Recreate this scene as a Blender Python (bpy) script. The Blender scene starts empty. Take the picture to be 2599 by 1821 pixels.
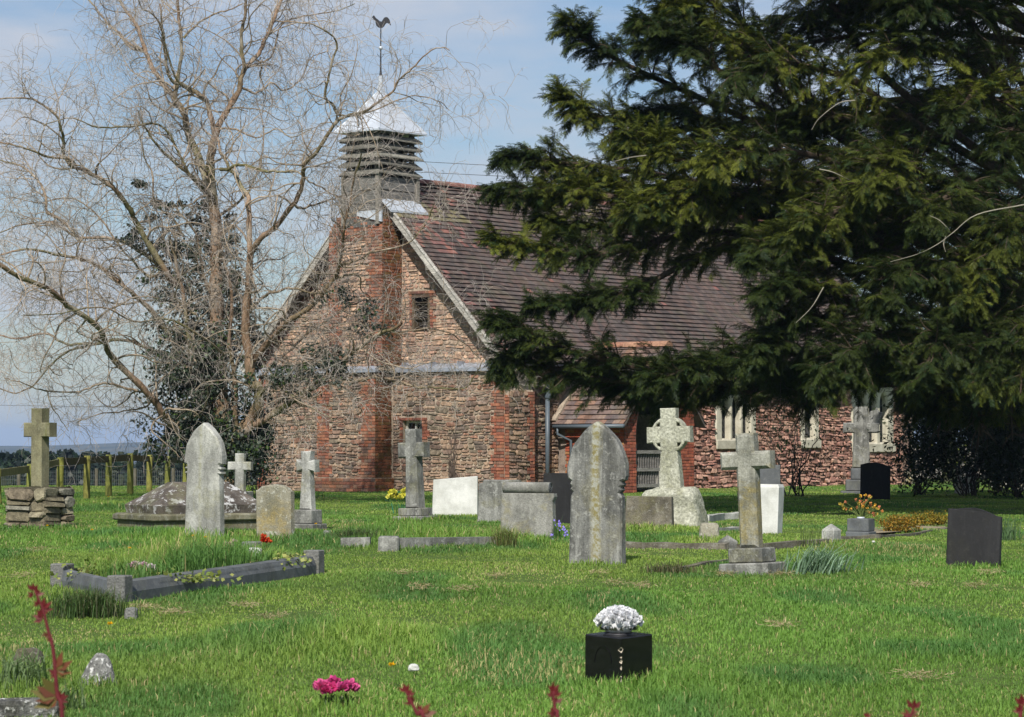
import bpy, bmesh, math
import numpy as np
from mathutils import Vector, Matrix
from mathutils.geometry import tessellate_polygon

# ------------------------------------------------------------ camera, sky, sun
scene = bpy.context.scene
FPX = 7200.0          # focal length in photo pixels (photo 2599 x 1821)
EYE = 1.2
PITCH = math.atan((1122 - 910.5) / FPX)
cam_d = bpy.data.cameras.new('camera')
cam = bpy.data.objects.new('camera', cam_d)
scene.collection.objects.link(cam)
cam.location = (0, 0, EYE)
cam.rotation_euler = (math.radians(90) + PITCH, 0, 0)
cam_d.sensor_width = 36
cam_d.lens = 36 * FPX / 2599
cam_d.clip_start = 0.1
cam_d.clip_end = 30000
cam_d.dof.use_dof = True
cam_d.dof.focus_distance = 40
cam_d.dof.aperture_fstop = 18
scene.camera = cam
scene.render.resolution_x = 1024
scene.render.resolution_y = 717
SUN_EL = 43.0
SUN_AZ = math.atan2(-0.17, -0.985)      # compass (x east, y north) of the horizontal direction TOWARDS the sun
sun_d = bpy.data.lights.new('sun', 'SUN')
sun_d.energy = 5.0
sun_d.angle = math.radians(0.5)
sun_d.color = (1.0, 0.95, 0.86)
sun = bpy.data.objects.new('sun', sun_d)
scene.collection.objects.link(sun)
ce = math.cos(math.radians(SUN_EL))
sdir = Vector((math.sin(SUN_AZ) * ce, math.cos(SUN_AZ) * ce, math.sin(math.radians(SUN_EL))))
sun.rotation_euler = sdir.to_track_quat('Z', 'Y').to_euler()
sun.location = (0, 0, 60)
world = bpy.data.worlds.new('World')
scene.world = world
world.use_nodes = True
wn = world.node_tree
wn.nodes.clear()
w_out = wn.nodes.new('ShaderNodeOutputWorld')
w_bg = wn.nodes.new('ShaderNodeBackground')
w_sky = wn.nodes.new('ShaderNodeTexSky')
w_sky.sky_type = 'NISHITA'
w_sky.sun_disc = False
w_sky.sun_elevation = math.radians(SUN_EL)
w_sky.sun_rotation = SUN_AZ
w_sky.air_density = 1.1
w_sky.dust_density = 0.4
w_sky.ozone_density = 1.5
w_bg.inputs['Strength'].default_value = 0.1
w_tc = wn.nodes.new('ShaderNodeTexCoord')
w_map = wn.nodes.new('ShaderNodeMapping')
w_map.inputs['Scale'].default_value = (2.0, 2.0, 8.0)
w_map.inputs['Rotation'].default_value = (0, 0.10, 0)
w_map.inputs['Location'].default_value = (0.35, 0.2, 0.4)
w_n = wn.nodes.new('ShaderNodeTexNoise')
w_n.inputs['Scale'].default_value = 3.2
w_n.inputs['Detail'].default_value = 7
w_n.inputs['Roughness'].default_value = 0.5
w_n.inputs['Distortion'].default_value = 0.3
w_ramp = wn.nodes.new('ShaderNodeValToRGB')
w_ramp.color_ramp.elements[0].position = 0.42
w_ramp.color_ramp.elements[0].color = (0.06, 0.06, 0.06, 1)
w_ramp.color_ramp.elements[1].position = 0.60
w_ramp.color_ramp.elements[1].color = (0.95, 0.95, 0.95, 1)
w_mix = wn.nodes.new('ShaderNodeMix')
w_mix.data_type = 'RGBA'
w_mix.inputs['B'].default_value = (5.2, 5.6, 6.4, 1)     # thin cloud, in the physical units of the sky texture
L = wn.links.new
L(w_tc.outputs['Generated'], w_map.inputs['Vector'])
L(w_map.outputs['Vector'], w_n.inputs['Vector'])
L(w_n.outputs['Fac'], w_ramp.inputs['Fac'])
L(w_ramp.outputs['Color'], w_mix.inputs['Factor'])
w_tint = wn.nodes.new('ShaderNodeMix')
w_tint.data_type = 'RGBA'
w_tint.blend_type = 'MULTIPLY'
w_tint.inputs['Factor'].default_value = 1.0
w_tint.inputs['B'].default_value = (0.62, 0.70, 0.84, 1)
L(w_sky.outputs['Color'], w_tint.inputs['A'])
L(w_tint.outputs['Result'], w_mix.inputs['A'])
L(w_mix.outputs['Result'], w_bg.inputs['Color'])
L(w_bg.outputs['Background'], w_out.inputs['Surface'])
scene.view_settings.view_transform = 'Standard'
scene.view_settings.look = 'None'
scene.view_settings.exposure = 0.12
scene.view_settings.gamma = 1.0

# ------------------------------------------------------------ helpers
rng = np.random.RandomState(7)
COL = scene.collection
PI = math.pi


def R(d):
    return math.radians(d)


def W(px, py, D):
    """world point seen at photo pixel (px, py), D metres in front of the camera"""
    a = (px - 1299.5) / FPX
    b = (910.5 - py) / FPX
    cy = math.cos(PITCH) - b * math.sin(PITCH)
    cz = math.sin(PITCH) + b * math.cos(PITCH)
    return Vector((a * D / cy, D, EYE + cz * D / cy))


def DG(py):
    """distance of flat ground at photo row py"""
    return EYE * FPX / (py - 1122.0)


def GP(px, py):
    p = W(px, py, DG(py))
    return Vector((p.x, p.y, ground(p.x, p.y)))


def ground(x, y):
    z = 0.018 * math.sin(x * 1.1 + 0.6) * math.sin(y * 0.7) + 0.012 * math.sin(x * 2.3 + y * 1.7)
    e = y - 76 - 1.1 * max(0.0, x + 6)
    if e > 0:
        z -= 0.075 * e * min(1.0, e / 12) if e < 260 else 19.5
    return z


def groundv(x, y):
    z = 0.018 * np.sin(x * 1.1 + 0.6) * np.sin(y * 0.7) + 0.012 * np.sin(x * 2.3 + y * 1.7)
    e = y - 76 - 1.1 * np.maximum(0.0, x + 6)
    return z - np.where(e > 0, np.where(e < 260, 0.075 * e * np.minimum(1.0, e / 12), 19.5), 0)


def link(o, parent=None):
    COL.objects.link(o)
    if parent is not None:
        o.parent = parent
    return o


def tag(o, label=None, cat=None, group=None, kind=None):
    if label:
        o['label'] = label
    if cat:
        o['category'] = cat
    if group:
        o['group'] = group
    if kind:
        o['kind'] = kind
    return o


def empty(name, loc=(0, 0, 0), rz=0.0, ry=0.0, rx=0.0):
    o = bpy.data.objects.new(name, None)
    o.empty_display_size = 0.2
    o.location = loc
    o.rotation_euler = (rx, ry, rz)
    return link(o)


def hash01(i, j, k=0):
    h = (i * 374761393 + j * 668265263 + k * 2147483647) & 0xffffffff
    h = ((h ^ (h >> 13)) * 1274126177) & 0xffffffff
    return ((h ^ (h >> 16)) & 0xffff) / 65535.0


def vnoise(x, y, seed=0):
    """smooth value noise, arrays"""
    x = np.asarray(x, dtype=np.float64)
    y = np.asarray(y, dtype=np.float64)
    xi = np.floor(x).astype(np.int64)
    yi = np.floor(y).astype(np.int64)
    fx = x - xi
    fy = y - yi
    fx = fx * fx * (3 - 2 * fx)
    fy = fy * fy * (3 - 2 * fy)

    def h(i, j):
        v = (i * 374761393 + j * 668265263 + seed * 974634777) & 0xffffffff
        v = ((v ^ (v >> 13)) * 1274126177) & 0xffffffff
        return ((v ^ (v >> 16)) & 0xffff) / 65535.0
    a = h(xi, yi) * (1 - fx) + h(xi + 1, yi) * fx
    b = h(xi, yi + 1) * (1 - fx) + h(xi + 1, yi + 1) * fx
    return a * (1 - fy) + b * fy


def np_mesh(name, V, F, mats, parent=None, tint=None, smooth=False, midx=None):
    """V (n,3), F (m,4) or (m,3) int -> one mesh object; tint per vertex (n,3)"""
    V = np.ascontiguousarray(V, dtype=np.float32)
    F = np.ascontiguousarray(F, dtype=np.int32)
    me = bpy.data.meshes.new(name)
    n, m, k = len(V), len(F), F.shape[1]
    me.vertices.add(n)
    me.vertices.foreach_set('co', V.ravel())
    me.loops.add(m * k)
    me.loops.foreach_set('vertex_index', F.ravel())
    me.polygons.add(m)
    me.polygons.foreach_set('loop_start', np.arange(0, m * k, k, dtype=np.int32))
    me.polygons.foreach_set('loop_total', np.full(m, k, dtype=np.int32))
    if smooth:
        me.polygons.foreach_set('use_smooth', np.ones(m, dtype=bool))
    if midx is not None:
        me.polygons.foreach_set('material_index', np.ascontiguousarray(midx, dtype=np.int32))
    if tint is not None:
        at = me.attributes.new('tint', 'FLOAT_COLOR', 'POINT')
        c = np.ones((n, 4), dtype=np.float32)
        c[:, :3] = tint
        at.data.foreach_set('color', c.ravel())
    me.update()
    me.validate()
    for mm in (mats if isinstance(mats, (list, tuple)) else [mats]):
        me.materials.append(mm)
    return link(bpy.data.objects.new(name, me), parent)


class MB:
    """collects polygons of any size, with a tint per polygon"""

    def __init__(self):
        self.v = []
        self.f = []
        self.c = []

    def add(self, vs, fs, col=(1, 1, 1)):
        b = len(self.v)
        self.v += [tuple(p) for p in vs]
        self.f += [tuple(b + i for i in f) for f in fs]
        self.c += [tuple(col)] * len(vs)

    def box(self, x0, x1, y0, y1, z0, z1, col=(1, 1, 1), M=None, b=0.0):
        if b > 0:
            pts, fs = bevel_box(x0, x1, y0, y1, z0, z1, b)
        else:
            pts = [(x, y, z) for z in (z0, z1) for y in (y0, y1) for x in (x0, x1)]
            fs = [(0, 2, 3, 1), (4, 5, 7, 6), (0, 1, 5, 4), (2, 6, 7, 3), (0, 4, 6, 2), (1, 3, 7, 5)]
        if M is not None:
            pts = [M @ Vector(p) for p in pts]
        self.add(pts, fs, col)

    def beam(self, p0, p1, w, h, up=(0, 0, 1), col=(1, 1, 1)):
        p0 = Vector(p0)
        p1 = Vector(p1)
        d = (p1 - p0).normalized()
        s = d.cross(Vector(up)).normalized()
        u = s.cross(d).normalized()
        pts = []
        for p in (p0, p1):
            for a, b in ((-1, -1), (1, -1), (1, 1), (-1, 1)):
                pts.append(p + s * (a * w / 2) + u * (b * h / 2))
        self.add(pts, [(0, 3, 2, 1), (4, 5, 6, 7), (0, 1, 5, 4), (1, 2, 6, 5), (2, 3, 7, 6), (3, 0, 4, 7)], col)

    def tube(self, pts, rad, k=8, col=(1, 1, 1), caps=True):
        P = np.array([tuple(p) for p in pts], dtype=float)
        Rr = np.array(rad if hasattr(rad, '__len__') else [rad] * len(P), dtype=float)
        V, F = tubes(P[None], Rr[None], k)
        self.add([tuple(v) for v in V], [tuple(f) for f in F], col)
        if caps:
            b = len(self.v) - len(V)
            self.f.append(tuple(b + i for i in range(k))[::-1])
            self.f.append(tuple(b + len(V) - k + i for i in range(k)))

    def lathe(self, prof, c=(0, 0, 0), k=16, col=(1, 1, 1)):
        vs = []
        for r, z in prof:
            for i in range(k):
                a = 2 * PI * i / k
                vs.append((c[0] + r * math.cos(a), c[1] + r * math.sin(a), c[2] + z))
        fs = []
        for j in range(len(prof) - 1):
            for i in range(k):
                fs.append((j * k + i, j * k + (i + 1) % k, (j + 1) * k + (i + 1) % k, (j + 1) * k + i))
        fs.append(tuple(range(k))[::-1])
        fs.append(tuple((len(prof) - 1) * k + i for i in range(k)))
        self.add(vs, fs, col)

    def build(self, name, mats, parent=None, smooth=False):
        me = bpy.data.meshes.new(name)
        me.from_pydata(self.v, [], self.f)
        at = me.attributes.new('tint', 'FLOAT_COLOR', 'POINT')
        c = np.ones((len(self.v), 4), dtype=np.float32)
        if self.c:
            c[:, :3] = np.array(self.c)[:, :3]
        at.data.foreach_set('color', c.ravel())
        me.update()
        for mm in (mats if isinstance(mats, (list, tuple)) else [mats]):
            me.materials.append(mm)
        if smooth:
            me.polygons.foreach_set('use_smooth', [True] * len(me.polygons))
        return link(bpy.data.objects.new(name, me), parent)


def bevel_box(x0, x1, y0, y1, z0, z1, b):
    vs = []
    idx = {}
    X, Y, Z = (x0, x1), (y0, y1), (z0, z1)
    sg = (1, -1)
    for i in (0, 1):
        for j in (0, 1):
            for k in (0, 1):
                for ax in range(3):
                    p = [X[i], Y[j], Z[k]]
                    for a2, q in enumerate((i, j, k)):
                        if a2 != ax:
                            p[a2] += sg[q] * b
                    idx[(i, j, k, ax)] = len(vs)
                    vs.append(tuple(p))
    f = []
    for ax in range(3):
        o = [a for a in range(3) if a != ax]
        for s in (0, 1):
            q = []
            for (m, n) in ((0, 0), (1, 0), (1, 1), (0, 1)):
                key = [0, 0, 0]
                key[ax] = s
                key[o[0]] = m
                key[o[1]] = n
                q.append(idx[(key[0], key[1], key[2], ax)])
            f.append(tuple(q))
        for m in (0, 1):
            for n in (0, 1):
                q = []
                for (s, fa) in ((0, 0), (1, 0), (1, 1), (0, 1)):
                    key = [0, 0, 0]
                    key[ax] = s
                    key[o[0]] = m
                    key[o[1]] = n
                    q.append(idx[(key[0], key[1], key[2], o[fa])])
                f.append(tuple(q))
    for i in (0, 1):
        for j in (0, 1):
            for k in (0, 1):
                f.append((idx[(i, j, k, 0)], idx[(i, j, k, 1)], idx[(i, j, k, 2)]))
    return vs, f


def tubes(P, Rd, k=3, twist=None):
    """P (m,n,3), Rd (m,n) -> V, F of m tubes"""
    m, n = P.shape[:2]
    T = np.gradient(P, axis=1)
    T /= np.linalg.norm(T, axis=2, keepdims=True) + 1e-9
    ref = np.zeros_like(T)
    ref[..., 0] = 0.31
    ref[..., 1] = 0.87
    ref[..., 2] = 0.38
    A = np.cross(T, ref)
    A /= np.linalg.norm(A, axis=2, keepdims=True) + 1e-9
    B = np.cross(T, A)
    ang = np.arange(k) * 2 * PI / k
    V = P[:, :, None, :] + Rd[:, :, None, None] * (np.cos(ang)[None, None, :, None] * A[:, :, None, :] + np.sin(ang)[None, None, :, None] * B[:, :, None, :])
    V = V.reshape(-1, 3)
    base = (np.arange(m) * n * k)[:, None, None]
    i = np.arange(n - 1)[None, :, None] * k
    j = np.arange(k)[None, None, :]
    j2 = (j + 1) % k
    F = np.stack([base + i + j, base + i + j2, base + i + k + j2, base + i + k + j], axis=-1).reshape(-1, 4)
    return V, F


def inset(loop, b, sign):
    n = len(loop)
    out = []
    for i in range(n):
        p0, p1, p2 = Vector(loop[i - 1]), Vector(loop[i]), Vector(loop[(i + 1) % n])
        d1 = (p1 - p0)
        d2 = (p2 - p1)
        if d1.length < 1e-7 or d2.length < 1e-7:
            out.append(tuple(p1))
            continue
        d1.normalize()
        d2.normalize()
        n1 = Vector((-d1.y, d1.x))
        n2 = Vector((-d2.y, d2.x))
        m = (n1 + n2)
        if m.length < 1e-5:
            m = n1
        m.normalize()
        c = max(0.35, m.dot(n1))
        out.append(tuple(p1 + m * (b / c * sign)))
    return out


def area2(loop):
    return sum(loop[i - 1][0] * loop[i][1] - loop[i][0] * loop[i - 1][1] for i in range(len(loop)))


def plate(mb, loops, t, b=0.0, col=(1, 1, 1), M=None, back=True):
    """outline loops[0] with holes loops[1:], in the x,z plane; front at y=-t/2, chamfer b"""
    L2 = []
    for i, lp in enumerate(loops):
        lp = [tuple(p) for p in lp]
        ccw = area2(lp) > 0
        if (i == 0) != ccw:
            lp = lp[::-1]
        L2.append(lp)
    levels = [(-t / 2, b), (-t / 2 + b, 0.0), (t / 2 - b, 0.0), (t / 2, b)] if b > 0 else [(-t / 2, 0.0), (t / 2, 0.0)]
    vs = []
    fs = []
    starts = []
    for (y, ins) in levels:
        st = []
        for i, lp in enumerate(L2):
            q = inset(lp, ins, 1) if ins > 0 else lp
            st.append(len(vs))
            vs += [(p[0], y, p[1]) for p in q]
        starts.append(st)
    for li in range(len(levels) - 1):
        for i, lp in enumerate(L2):
            n = len(lp)
            a, c = starts[li][i], starts[li + 1][i]
            for j in range(n):
                fs.append((a + j, a + (j + 1) % n, c + (j + 1) % n, c + j))
    for li, flip in ((0, False), (len(levels) - 1, True)):
        if li and not back:
            continue
        y = levels[li][0]
        polys = []
        order = []
        for i, lp in enumerate(L2):
            s = starts[li][i]
            polys.append([Vector((vs[s + j][0], vs[s + j][2], 0)) for j in range(len(lp))])
            order += [s + j for j in range(len(lp))]
        if len(L2) == 1 and len(L2[0]) < 5:
            fs.append(tuple(order) if not flip else tuple(order[::-1]))
        else:
            for tri in tessellate_polygon(polys):
                tt = tuple(order[q] for q in tri)
                fs.append(tt[::-1] if not flip else tt)
    if M is not None:
        vs = [M @ Vector(p) for p in vs]
    mb.add(vs, fs, col)


def fix_normals(o):
    bm = bmesh.new()
    bm.from_mesh(o.data)
    bmesh.ops.recalc_face_normals(bm, faces=bm.faces)
    bm.to_mesh(o.data)
    bm.free()
    return o


# ------------------------------------------------------------ materials
def new_mat(name, rough=0.85, spec=0.3):
    m = bpy.data.materials.new(name)
    m.use_nodes = True
    nt = m.node_tree
    b = nt.nodes['Principled BSDF']
    b.inputs['Roughness'].default_value = rough
    b.inputs['Specular IOR Level'].default_value = spec
    return m, nt, b


def node(nt, typ, ins=None, **attrs):
    n = nt.nodes.new(typ)
    for k, v in attrs.items():
        setattr(n, k, v)
    for k, v in (ins or {}).items():
        if isinstance(v, bpy.types.NodeSocket):
            nt.links.new(v, n.inputs[k])
        else:
            n.inputs[k].default_value = v
    return n


def c4(c):
    return (c[0], c[1], c[2], 1)


def mixc(nt, fac, a, b, blend='MIX'):
    n = nt.nodes.new('ShaderNodeMix')
    n.data_type = 'RGBA'
    n.blend_type = blend
    for s, v in (('Factor', fac), ('A', a), ('B', b)):
        if isinstance(v, bpy.types.NodeSocket):
            nt.links.new(v, n.inputs[s])
        elif s == 'Factor':
            n.inputs[s].default_value = v
        else:
            n.inputs[s].default_value = c4(v)
    return n.outputs['Result']


def noise(nt, vec, scale, detail=4, rough=0.55, dist=0.0):
    n = node(nt, 'ShaderNodeTexNoise', {'Scale': scale, 'Detail': detail, 'Roughness': rough, 'Distortion': dist})
    nt.links.new(vec, n.inputs['Vector'])
    return n.outputs['Fac']


def ramp(nt, fac, lo, hi, a=0.0, b=1.0):
    n = node(nt, 'ShaderNodeMapRange', {'From Min': lo, 'From Max': hi, 'To Min': a, 'To Max': b})
    nt.links.new(fac, n.inputs['Value'])
    return n.outputs['Result']


def coords(nt, scale=(1, 1, 1), rnd=True, kind='Object'):
    tc = nt.nodes.new('ShaderNodeTexCoord')
    mp = node(nt, 'ShaderNodeMapping', {'Scale': scale})
    nt.links.new(tc.outputs[kind], mp.inputs['Vector'])
    if rnd:
        oi = nt.nodes.new('ShaderNodeObjectInfo')
        vm = node(nt, 'ShaderNodeVectorMath', {1: (37.0, 19.0, 0.0)}, operation='SCALE')
        cb = node(nt, 'ShaderNodeCombineXYZ')
        for q in ('X', 'Y', 'Z'):
            nt.links.new(oi.outputs['Random'], cb.inputs[q])
        nt.links.new(cb.outputs[0], vm.inputs[0])
        vm.inputs['Scale'].default_value = 31.0
        ad = node(nt, 'ShaderNodeVectorMath', operation='ADD')
        nt.links.new(mp.outputs[0], ad.inputs[0])
        nt.links.new(vm.outputs[0], ad.inputs[1])
        return ad.outputs[0]
    return mp.outputs[0]


def tint(nt):
    a = nt.nodes.new('ShaderNodeAttribute')
    a.attribute_name = 'tint'
    return a.outputs['Color']


def bump(nt, bsdf, h, strength=0.5, dist=0.02):
    n = node(nt, 'ShaderNodeBump', {'Strength': strength, 'Distance': dist})
    nt.links.new(h, n.inputs['Height'])
    nt.links.new(n.outputs['Normal'], bsdf.inputs['Normal'])


def stone_mat(name, base, dark, lichen=(0.42, 0.42, 0.36), lich_amt=0.5, algae=(0.16, 0.15, 0.04), algae_amt=0.3, streak=0.5, rough=0.9, bstr=0.5, spot=0.5, grain=60, lscale=14.0, lth=0.56):
    m, nt, b = new_mat(name, rough)
    v = coords(nt)
    vs = coords(nt, (7, 7, 0.7))
    n1 = noise(nt, v, 3.0, 6, 0.65)
    n2 = noise(nt, v, lscale, 5, 0.7)
    n3 = noise(nt, vs, 1.6, 5, 0.7)
    n4 = noise(nt, v, grain, 3, 0.6)
    c = mixc(nt, ramp(nt, n1, 0.40, 0.62), dark, base)
    c = mixc(nt, ramp(nt, n3, 0.5, 0.72, 0, streak), c, tuple(x * 0.45 for x in dark))
    c = mixc(nt, ramp(nt, n3, 0.47, 0.3, 0, streak * 0.8), c, lichen)
    c = mixc(nt, ramp(nt, n2, lth, lth + 0.06, 0, lich_amt), c, lichen)
    n5 = noise(nt, v, 2.1, 4, 0.6, 1.0)
    mul = node(nt, 'ShaderNodeMath', {0: ramp(nt, n5, 0.52, 0.62), 1: ramp(nt, n2, 0.35, 0.55, 0, algae_amt)}, operation='MULTIPLY')
    c = mixc(nt, mul.outputs[0], c, algae)
    c = mixc(nt, ramp(nt, n4, 0.3, 0.75, 0.0, spot), c, (0, 0, 0), 'MULTIPLY') if False else mixc(nt, spot, c, mixc(nt, ramp(nt, n4, 0.3, 0.7), (0.45, 0.45, 0.45), (1.35, 1.35, 1.35)), 'MULTIPLY')
    nt.links.new(c, b.inputs['Base Color'])
    hs = node(nt, 'ShaderNodeMath', {0: n2, 1: n4}, operation='ADD')
    bump(nt, b, hs.outputs[0], bstr, 0.012)
    return m


def tint_mat(name, rough=0.85, spec=0.3, nscale=9.0, lo=0.6, hi=1.35, bstr=0.4, bdist=0.01, patch=None, patch_amt=0.5, fine=50, streakscale=None):
    """surface coloured per piece by the 'tint' attribute, broken up by noise"""
    m, nt, b = new_mat(name, rough, spec)
    v = coords(nt, streakscale or (1, 1, 1), rnd=False)
    n1 = noise(nt, v, nscale, 5, 0.65)
    n2 = noise(nt, v, fine, 3, 0.6)
    c = mixc(nt, 1.0, tint(nt), mixc(nt, ramp(nt, n1, 0.3, 0.7), (lo, lo, lo), (hi, hi, hi)), 'MULTIPLY')
    c = mixc(nt, 0.6, c, mixc(nt, ramp(nt, n2, 0.3, 0.7), (0.6, 0.6, 0.6), (1.3, 1.3, 1.3)), 'MULTIPLY')
    if patch:
        n3 = noise(nt, v, nscale * 0.35, 5, 0.7, 0.5)
        c = mixc(nt, ramp(nt, n3, 0.52, 0.62, 0, patch_amt), c, patch)
    nt.links.new(c, b.inputs['Base Color'])
    hs = node(nt, 'ShaderNodeMath', {0: n1, 1: n2}, operation='ADD')
    bump(nt, b, hs.outputs[0], bstr, bdist)
    return m


def leaf_mat(name, transl=0.3, rough=0.55, spec=0.3, thru=(1.1, 1.25, 0.6)):
    m, nt, b = new_mat(name, rough, spec)
    c = tint(nt)
    nt.links.new(c, b.inputs['Base Color'])
    tr = nt.nodes.new('ShaderNodeBsdfTranslucent')
    nt.links.new(mixc(nt, 1.0, c, thru, 'MULTIPLY'), tr.inputs['Color'])
    mx = nt.nodes.new('ShaderNodeMixShader')
    mx.inputs[0].default_value = transl
    nt.links.new(b.outputs[0], mx.inputs[1])
    nt.links.new(tr.outputs[0], mx.inputs[2])
    nt.links.new(mx.outputs[0], nt.nodes['Material Output'].inputs['Surface'])
    return m


def plain_mat(name, col, rough=0.6, metal=0.0, spec=0.4, var=0.25, scale=12, bstr=0.15):
    m, nt, b = new_mat(name, rough, spec)
    v = coords(nt)
    n1 = noise(nt, v, scale, 5, 0.6)
    c = mixc(nt, ramp(nt, n1, 0.3, 0.7), tuple(x * (1 - var) for x in col), tuple(x * (1 + var) for x in col))
    nt.links.new(c, b.inputs['Base Color'])
    b.inputs['Metallic'].default_value = metal
    bump(nt, b, n1, bstr, 0.01)
    return m


M = {}
M['rubble'] = tint_mat('rubble_stone', 0.92, 0.2, 9, 0.42, 1.5, 0.7, 0.02, fine=45)
M['mortar'] = tint_mat('lime_mortar', 0.95, 0.1, 7, 0.55, 1.25, 0.5, 0.02)
M['brick'] = tint_mat('red_brick', 0.9, 0.2, 9, 0.6, 1.35, 0.4, 0.01, patch=(0.10, 0.09, 0.05), patch_amt=0.35)
M['tile'] = tint_mat('clay_roof_tile', 0.8, 0.3, 4, 0.65, 1.3, 0.35, 0.01, fine=25, patch=(0.12, 0.12, 0.05), patch_amt=0.2)
M['lead'] = plain_mat('lead_sheet', (0.33, 0.36, 0.42), 0.5, 0.25, 0.5, 0.2, 4, 0.3)
M['zinc'] = plain_mat('bright_lead_sheet', (0.50, 0.54, 0.60), 0.42, 0.12, 0.6, 0.12, 3, 0.25)
M['old_wood'] = tint_mat('weathered_oak', 0.9, 0.2, 5, 0.55, 1.35, 0.6, 0.01, fine=20, streakscale=(1, 1, 6))
M['dressed'] = stone_mat('dressed_limestone', (0.62, 0.58, 0.47), (0.46, 0.42, 0.33), (0.5, 0.48, 0.4), 0.2, algae_amt=0.15, streak=0.2, bstr=0.25, spot=0.3)
M['glass'] = plain_mat('leaded_glass', (0.03, 0.035, 0.04), 0.12, 0.0, 0.7, 0.5, 9, 0.2)
M['lead_line'] = plain_mat('lead_came', (0.05, 0.05, 0.055), 0.6)
M['dark_iron'] = plain_mat('dark_iron', (0.035, 0.035, 0.04), 0.5, 0.3)
M['pipe'] = plain_mat('grey_painted_pipe', (0.10, 0.125, 0.15), 0.45, 0.0, 0.4, 0.1)
M['white_paint'] = plain_mat('flaking_white_paint', (0.6, 0.58, 0.52), 0.7, 0, 0.3, 0.25, 20)
M['plaster'] = plain_mat('white_plaster', (0.6, 0.57, 0.5), 0.9)
M['dark_room'] = plain_mat('unlit_interior', (0.03, 0.025, 0.02), 0.9)
M['bark'] = tint_mat('tree_bark', 0.9, 0.15, 6, 0.55, 1.4, 0.8, 0.02, fine=30, streakscale=(3, 3, 1))
M['twig'] = tint_mat('bare_twigs', 0.85, 0.2, 3, 0.8, 1.2, 0.0)
M['leaf'] = leaf_mat('broad_leaves', 0.22, 0.5, 0.3)
M['ivy'] = leaf_mat('ivy_leaves', 0.10, 0.42, 0.4)
M['needle'] = leaf_mat('yew_needles', 0.2, 0.6, 0.25)
M['grass'] = leaf_mat('grass_blades', 0.32, 0.6, 0.25)
M['petal'] = leaf_mat('petals', 0.25, 0.7, 0.2, (1, 1, 1))
M['grave_grey'] = stone_mat('weathered_grey_stone', (0.265, 0.265, 0.245), (0.115, 0.115, 0.105), (0.44, 0.44, 0.41), 0.5, streak=0.6)
M['grave_pale'] = stone_mat('pale_weathered_marble', (0.50, 0.50, 0.465), (0.24, 0.24, 0.22), (0.6, 0.6, 0.57), 0.4, algae=(0.22, 0.21, 0.09), algae_amt=0.5, streak=0.45)
M['grave_buff'] = stone_mat('lichened_buff_stone', (0.31, 0.29, 0.225), (0.19, 0.18, 0.13), (0.5, 0.5, 0.44), 0.75, algae=(0.33, 0.24, 0.06), algae_amt=0.6, streak=0.25)
M['grave_green'] = stone_mat('green_tinged_sandstone', (0.25, 0.235, 0.14), (0.14, 0.13, 0.08), (0.3, 0.3, 0.2), 0.3, algae=(0.12, 0.13, 0.03), algae_amt=0.5, streak=0.4)
M['granite'] = stone_mat('coarse_grey_granite', (0.46, 0.46, 0.37), (0.31, 0.31, 0.24), (0.5, 0.5, 0.45), 0.25, algae=(0.2, 0.2, 0.08), algae_amt=0.3, streak=0.1, bstr=0.9, spot=0.9, grain=28)
M['rock'] = stone_mat('speckled_rough_rock', (0.24, 0.24, 0.225), (0.05, 0.05, 0.045), (0.65, 0.65, 0.63), 0.9, algae_amt=0.2, streak=0.1, bstr=1.0, spot=0.95, grain=50, lscale=34, lth=0.55)
M['tomb'] = stone_mat('blotched_tomb_stone', (0.135, 0.115, 0.095), (0.06, 0.05, 0.042), (0.50, 0.50, 0.49), 0.9, lscale=9.0, lth=0.535, algae=(0.13, 0.13, 0.05), algae_amt=0.5, streak=0.15)
M['tomb_base'] = stone_mat('mossy_tomb_base', (0.20, 0.185, 0.12), (0.10, 0.095, 0.06), (0.4, 0.4, 0.36), 0.35, algae=(0.10, 0.11, 0.03), algae_amt=0.7, streak=0.3)
M['white_marble'] = stone_mat('white_marble', (0.68, 0.68, 0.65), (0.5, 0.5, 0.47), (0.7, 0.7, 0.68), 0.2, algae_amt=0.08, streak=0.15, bstr=0.15, spot=0.15, rough=0.6)
M['slate'] = stone_mat('dark_grey_slate', (0.135, 0.145, 0.155), (0.09, 0.095, 0.10), (0.22, 0.22, 0.2), 0.25, algae_amt=0.1, streak=0.2, rough=0.7, bstr=0.2, spot=0.3)
M['black_granite'] = stone_mat('black_granite', (0.014, 0.014, 0.016), (0.009, 0.009, 0.010), (0.05, 0.05, 0.046), 0.2, algae_amt=0.03, streak=0.25, rough=0.6, bstr=0.06, spot=0.4)
M['kerb_post'] = stone_mat('rough_kerb_granite', (0.21, 0.21, 0.20), (0.15, 0.15, 0.145), (0.25, 0.25, 0.23), 0.3, algae_amt=0.1, streak=0.1, bstr=0.9, spot=0.6)
M['dirty_kerb'] = stone_mat('stained_kerb_stone', (0.20, 0.18, 0.14), (0.09, 0.08, 0.06), (0.35, 0.34, 0.3), 0.4, algae_amt=0.3, streak=0.2, bstr=0.8, spot=0.5)
M['fence_wood'] = tint_mat('mossy_fence_timber', 0.9, 0.2, 6, 0.6, 1.3, 0.5, 0.01, streakscale=(4, 4, 1))
M['wire'] = plain_mat('galvanised_wire', (0.09, 0.10, 0.10), 0.6, 0.2)
M['gravel'] = stone_mat('grave_gravel', (0.35, 0.30, 0.2), (0.2, 0.16, 0.1), (0.55, 0.5, 0.4), 0.6, algae_amt=0.2, streak=0, bstr=1.0, spot=0.8, grain=40)

# ------------------------------------------------------------ masonry helpers
def jit(a):
    return rng.uniform(-a, a)


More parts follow.
